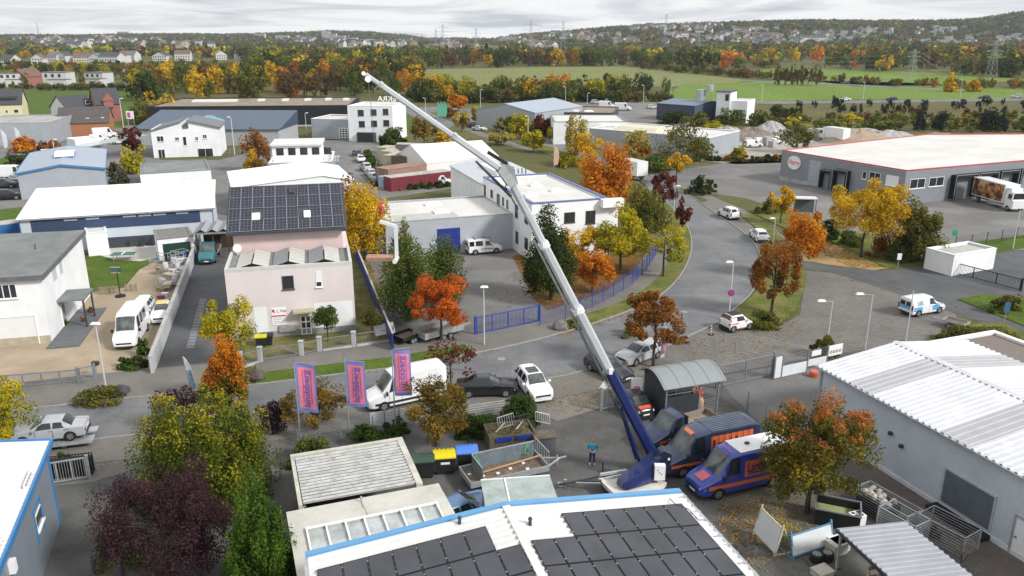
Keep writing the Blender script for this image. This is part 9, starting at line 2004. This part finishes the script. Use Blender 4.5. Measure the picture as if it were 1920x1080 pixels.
# ---------------- fallen leaves
def leaves():
 g=np.random.default_rng(77); P=[]
 def area(poly,n,dens=None):
  q=[G(*p) for p in poly]; xs=[a for a,_ in q]; ys=[b for _,b in q]; c=0
  while c<n:
   x=g.uniform(min(xs),max(xs)); y=g.uniform(min(ys),max(ys)); ins=False; j=len(q)-1
   for i in range(len(q)):
    if (q[i][1]>y)!=(q[j][1]>y) and x<(q[j][0]-q[i][0])*(y-q[i][1])/(q[j][1]-q[i][1])+q[i][0]: ins=not ins
    j=i
   if ins: P.append((x,y)); c+=1
 def blob(px,py,rx,ry,n):
  X,Y=G(px,py)
  for _ in range(n): a=g.normal(size=2); P.append((X+a[0]*rx,Y+a[1]*ry))
 area([(1340,950),(1440,930),(1520,985),(1440,1075),(1400,1060),(1350,990)],700); blob(1425,1000,1.3,1.5,520); blob(1500,945,1.8,1.3,300)
 area([(1040,720),(1130,705),(1160,720),(1120,765),(1050,780),(1010,750)],420); blob(1095,715,1.2,1.0,380)
 area([(290,735),(330,690),(470,700),(480,725),(380,735)],330); area([(1510,460),(1560,455),(1680,500),(1600,505)],1500); area([(960,480),(1150,480),(1230,470),(1220,500),(1140,560),(1035,590),(1000,570)],2600); area([(660,470),(705,470),(735,540),(700,560)],700)
 area([(480,705),(760,670),(930,655),(925,662),(760,695),(480,720)],420); area([(1040,620),(1200,560),(1270,530),(1280,520),(1180,590),(1050,635)],700); area([(160,840),(255,830),(255,860),(170,890)],120); area([(1250,655),(1400,600),(1500,600),(1500,650),(1350,690)],420); area([(900,630),(1010,600),(1040,625),(930,655)],150); area([(1150,660),(1240,640),(1230,690),(1180,700)],200); area([(940,520),(1010,500),(1000,560),(900,600)],200); area([(700,760),(1000,710),(1080,700),(1000,730),(720,780)],120); area([(1500,500),(1700,540),(1850,590),(1700,560)],120)
 P_=np.array([(x,y,.035) for x,y in P]); N_=np.tile(np.array([0,0,3.]),(len(P_),1)); P_[:,2]+=g.random(len(P_))*.03; dist=P_[:,1]
 V,F_=leaf_quads(P_,N_,.075+.0009*dist,g); V[:,2]=np.maximum(V[:,2],.024); o=npmesh('fallen_leaves',V,F_,leafmat('fallen_leaf_colours',[(.14,.08,.025),(.30,.17,.04),(.48,.32,.06),(.34,.15,.035)],patch=.6)); o['kind']='stuff'; tag(o,'fallen yellow and brown leaves strewn over paving and verges','fallen leaves')
leaves()
# ---------------- containers, tents and tanks in the middle
def storage():
 def bx(name,label,cat,a,c,D,h,m,rib=True,z=.1,group=None):
  A=Vector(G(*a,h)); C=Vector(G(*c,h)); s=Bld(name,label,cat,A,C,D,h,group); s.walls(m,h-.1,z0=0,name='container_shell')
  b=MB(); b.box(-.04,s.W+.04,-.04,D+.04,h-.1,h); b.build('roof',M_CONC if rib else m,s.o)
  if rib: b=MB(); [b.box(s.W*(i+.2)/24,s.W*(i+.7)/24,-.05,-.003,.3,h-.25) for i in range(24)]; b.build('ribs',m,s.o)
  return s
 bx('freight_container','long dark red freight container behind the grey workshop','container',(732,333),(845,320),2.6,2.5,mat('container_red',(.17,.022,.035),.6,var=.12))
 bx('flat_store','long low rusty-white roofed store behind the red container','store',(728,318),(800,308),4,3.0,mat('store_brown',(.30,.18,.14),.8,var=.2),False)
 bx('freight_container','bright blue container at the corner of the white roof hall','container',(-30,425),(37,416),2.4,2.4,mat('container_blue',(.03,.13,.36),.6)); bx('freight_container','green container behind the brown truck bodies','container',(722,284),(770,290),2.6,2.6,mat('container_green',(.05,.16,.06),.6)); bx('freight_container','dark blue container left of the white tent','container',(770,282),(800,280),2.6,2.8,mat('container_navy',(.03,.04,.12),.6)); bx('water_crate','pale blue crate at the end of the side street hedge','crate',(718,332),(733,330),1.6,2.0,mat('crate_blue',(.30,.42,.50),.6),False)
 for i,(x,y) in enumerate(((700,276),(706,283),(712,291))): bx('cargo_box','beige cargo box, %s in the row behind the hedge'%('farthest' if i==0 else 'middle' if i==1 else 'nearest'),'container',(x+6,y),(x+24,y+1),4,2.8,mat('box_beige',(.42,.38,.30),.8,var=.1),False)
 bx('truck_body','brown covered truck body beside the white tank','truck body',(733,292),(760,294),5,3.2,mat('canvas_brown',(.16,.11,.08),.9,var=.15),False); bx('open_rack','grey rack of pipes behind the containers','rack',(738,270),(800,272),3,2.4,mat('rack_grey',(.20,.20,.21),.7,var=.4,scale=1.5),True)
 o=thing('white_tank','white round-ended tank between truck body and tent','tank',(*G(786,314),0),R(-35)); b=MB(); b.tube([(-2.8,0,1.7),(-2.4,0,1.7),(2.4,0,1.7),(2.8,0,1.7)],[1.2,1.6,1.6,1.2],16); b.build('tank_shell',WH_,o,smooth=False); b=MB(); [b.box(x-.2,x+.2,-1.2,1.2,0,.6) for x in (-1.8,1.8)]; b.build('cradle',M_DARK,o)
 A=Vector(G(800,307,3.0)); C=Vector(G(880,300,3.0)); s=Bld('white_tent','large white storage tent behind the crane boom','tent',A,C,14,3.0); s.gable(mat('tent_white',(.72,.71,.67),.7,var=.04),mat('tent_white',(0,0,0)),2.6,'x',.05)
 A=Vector(G(880,300,3.0)); C=Vector(G(935,296,3.0)); s=Bld('white_tent','second white storage tent joined behind the boom','tent',A,C,16,3.2); s.gable(mat('tent_white',(0,0,0)),mat('tent_white',(0,0,0)),2.2,'x',.05)
 for i in range(7):
  t=i/6; px=688+t*30; py=290+t*54; tree(px,py+3,py-12-6*t,24+12*t,'thuja','section of tall green hedge along the side street','bush','hedge','hedge',n=420,leaf=.45,bare=0,K=14,group='hedge sections along the side street')
 for i in range(7):
  px=745+i*20; tree(px,356-i*1.2,344-i*1.2,26,'darkgreen','section of low dark hedge before the red container','bush','hedge','hedge',n=300,leaf=.4,bare=0,K=12,group='hedge sections before the red container')
 for i in range(11):
  px=1335+i*13; tree(px,303-abs(i-4)*.4,292-abs(i-4)*.4,20,random.choice(['darkgreen','olive','rust']),'section of mixed hedge along the dark fence of the stone yard','bush','hedge','hedge',n=240,leaf=.45,bare=0,K=12,group='hedge sections at the stone yard')
 for x,y,w in ((960,206,20),(975,210,22),(990,212,22)): tree(x,y+18,y+2,w,'brown','section of brown hedge along the grey gable hall','bush','hedge','hedge',n=240,leaf=.6,bare=0,K=12,group='brown hedge by the grey gable hall')
 def heap(px,yb,w,h,m,label,name='stone_heap'):
  o=thing(name,label,'heap',(*G(px,yb),0)); g=np.random.default_rng(px); b=MB(); n=18; V=[(math.cos(a)*r*w/2,math.sin(a)*r*w*.35,h*(1-r)**.8*(.8+.3*g.random())+(.25*g.random()*h*.5 if r<1 else -.1)) for r in (1.,.8,.6,.4,.2) for a in np.linspace(0,6.283,n+1)[:-1]]
  b.add(V+[(0,0,h)],[(k*n+j,k*n+(j+1)%n,(k+1)*n+(j+1)%n,(k+1)*n+j) for k in range(4) for j in range(n)]+[(4*n+j,4*n+(j+1)%n,5*n) for j in range(n)]); b.build('heap_body',m,o)
 gv=mat('grey_gravel_heap',(.36,.35,.34),.95,var=.3,scale=.8); sb=mat('sand_heap',(.33,.26,.19),.95,var=.15,scale=.5); db=mat('earth_heap',(.20,.17,.14),.95,var=.3,scale=.6)
 heap(1362,262,13,3.6,gv,'grey gravel heap in front of the earth bank'); heap(1405,262,16,3.4,db,'dark earth bank beside the gravel heap','earth_heap'); heap(1445,256,13,4.2,gv,'pale rubble heap at the depot corner'); heap(1500,262,12,3.4,db,'brown earth heap behind the round olive tree','earth_heap'); heap(1610,266,20,3.4,sb,'large sand heap behind the depot roof','sand_heap'); heap(1670,262,18,2.6,gv,'rubble heap right of the sand'); heap(1760,266,22,2.2,sb,'low sand heap behind the depot roof at right','sand_heap'); heap(1345,268,12,3.5,sb,'low brown heap at the left of the stone yard','sand_heap')
 for i in range(46):
  px=1350+random.random()*230; py=252+random.random()*24
  if i<26: px=1525+random.random()*150; py=248+random.random()*14
  o=thing('stone_pallet','pallet of grey stone slabs in the stone yard','pallet',(*G(px,py),0),random.random(),'stone pallets in the stone yard'); b=MB(); h=.8+1.4*random.random(); b.box(-.9,.9,-.7,.7,.15,h); b.build('slab_stack',mat('slab_grey',(.40,.395,.38),.9,var=.25,scale=1.5),o); b=MB(); b.box(-.95,.95,-.75,.75,0,.149); b.build('pallet_base',mat('pallet_wood',(0,0,0)),o)
storage()
# ---------------- pylons and wires
def pylon(px,yb,yt,label,arms=3):
 Y=G(px,yb)[1]; p=AT(px,yb,Y); X=p.x; H=AT(px,yt,Y).z; o=thing('electricity_pylon',label,'pylon',(X,Y,0),R(15),'electricity pylons'); b=MB(); w=H*.085; r=max(.12,Y/6500); lv=np.linspace(0,1,9)
 wd=lambda t: w*(1-t)**1.15+.5
 for sx in (-1,1):
  for sy in (-1,1):
   for a,c in zip(lv[:-1],lv[1:]): b.bar((sx*wd(a),sy*wd(a),a*H),(sx*wd(c),sy*wd(c),c*H),r)
 for a,c in zip(lv[:-1],lv[1:]):
  for s in (-1,1): b.bar((-wd(a),s*wd(a),a*H),(wd(c),s*wd(c),c*H),r*.7); b.bar((wd(a),s*wd(a),a*H),(-wd(c),s*wd(c),c*H),r*.7)
 b.build('lattice_tower',mat('pylon_steel',(.30,.33,.34),.6,.2,var=0),o)
 for i in range(arms): t=.62+.14*i; l=H*(.26-.05*abs(i-1)); b=MB(); b.bar((-l,0,t*H),(l,0,t*H),r*1.3); b.bar((-l,0,t*H),(0,0,t*H+H*.05),r*.8); b.bar((l,0,t*H),(0,0,t*H+H*.05),r*.8); b.build('cross_arm',mat('pylon_steel',(0,0,0)),o)
 return X,Y,H
PY=[pylon(1855,158,76,'large lattice pylon at the right above the gold tree'),pylon(1708,150,92,'lattice pylon in the right wood by the bright field'),pylon(1307,126,60,'lattice pylon right of the pale field'),pylon(1245,118,26,'tall lattice pylon on the hillside left of the right village'),pylon(1055,122,40,'lattice pylon above the far edge of the pale field'),pylon(995,112,38,'lattice pylon over the dark tree line'),pylon(831,100,46,'far pylon left of the central valley'),pylon(818,98,54,'smaller far pylon left of the central valley',2),pylon(893,98,52,'thin far pylon in the central valley',2)]
def wires(a,c,label):
 b=MB(); 
 for t in (.62,.76,.90):
  for s in (-1,1):
   P=[Vector((a[0]+s*a[2]*.22,a[1],a[2]*t)),Vector((c[0]+s*c[2]*.22,c[1],c[2]*t))]; pts=[]
   for k in range(13): f=k/12; q=P[0].lerp(P[1],f); q.z-=9*4*f*(1-f); pts.append(q)
   b.tube(pts,.05,3,cap=False)
 o=b.build('power_line',mat('wire_grey',(.25,.26,.27),.6,var=0)); tag(o,label,'power line')
wires(PY[0],PY[1],'power line between the two right pylons'); wires(PY[1],PY[2],'power line crossing the right wood'); wires(PY[2],PY[4],'power line over the pale field edge'); wires(PY[4],PY[5],'power line between the two central pylons')
o=thing('radio_mast','thin radio mast on the left skyline','mast',(*[AT(72,64,2600).x,2600],hill_z(AT(72,64,2600).x,2600))); b=MB(); b.tube([(0,0,0),(0,0,48)],[1.6,.8],5); b.build('mast_tube',mat('mast_red_grey',(.30,.26,.26),.6,var=0),o)
# ================================================================== AIR
def haze():
 b=MB(); b.box(-3450,3450,-160,4750,-25,170)
 m=bpy.data.materials.new('haze_air'); m.use_nodes=True; nt=m.node_tree; nt.nodes.clear(); out=nt.nodes.new('ShaderNodeOutputMaterial'); v=nt.nodes.new('ShaderNodeVolumePrincipled'); v.inputs['Color'].default_value=(.86,.91,.98,1); v.inputs['Density'].default_value=.00008; v.inputs['Anisotropy'].default_value=.2
 nt.links.new(v.outputs[0],out.inputs['Volume']); o=b.build('haze',m); o['kind']='stuff'; tag(o,'thin pale air haze over the whole valley','haze')
haze()
# ---- where a few look-alikes share a label, say which one by its order from the left
def order_labels():
 D={}
 for o in COL.objects:
  if o.parent is None and o.get('label'): D.setdefault(o['label'],[]).append(o)
 W_=['leftmost','second from left','third from left','fourth from left','fifth from left','sixth from left','seventh from left','eighth from left']
 for l,v in D.items():
  if 2<=len(v)<=8 and 'hedge' not in l:
   v.sort(key=lambda o:o.location.x/max(1,o.location.y))
   for i,o in enumerate(v):
    t=l+', '+('rightmost' if i==len(v)-1 else W_[i]); 
    if len(t.split())<=16: o['label']=t
order_labels()
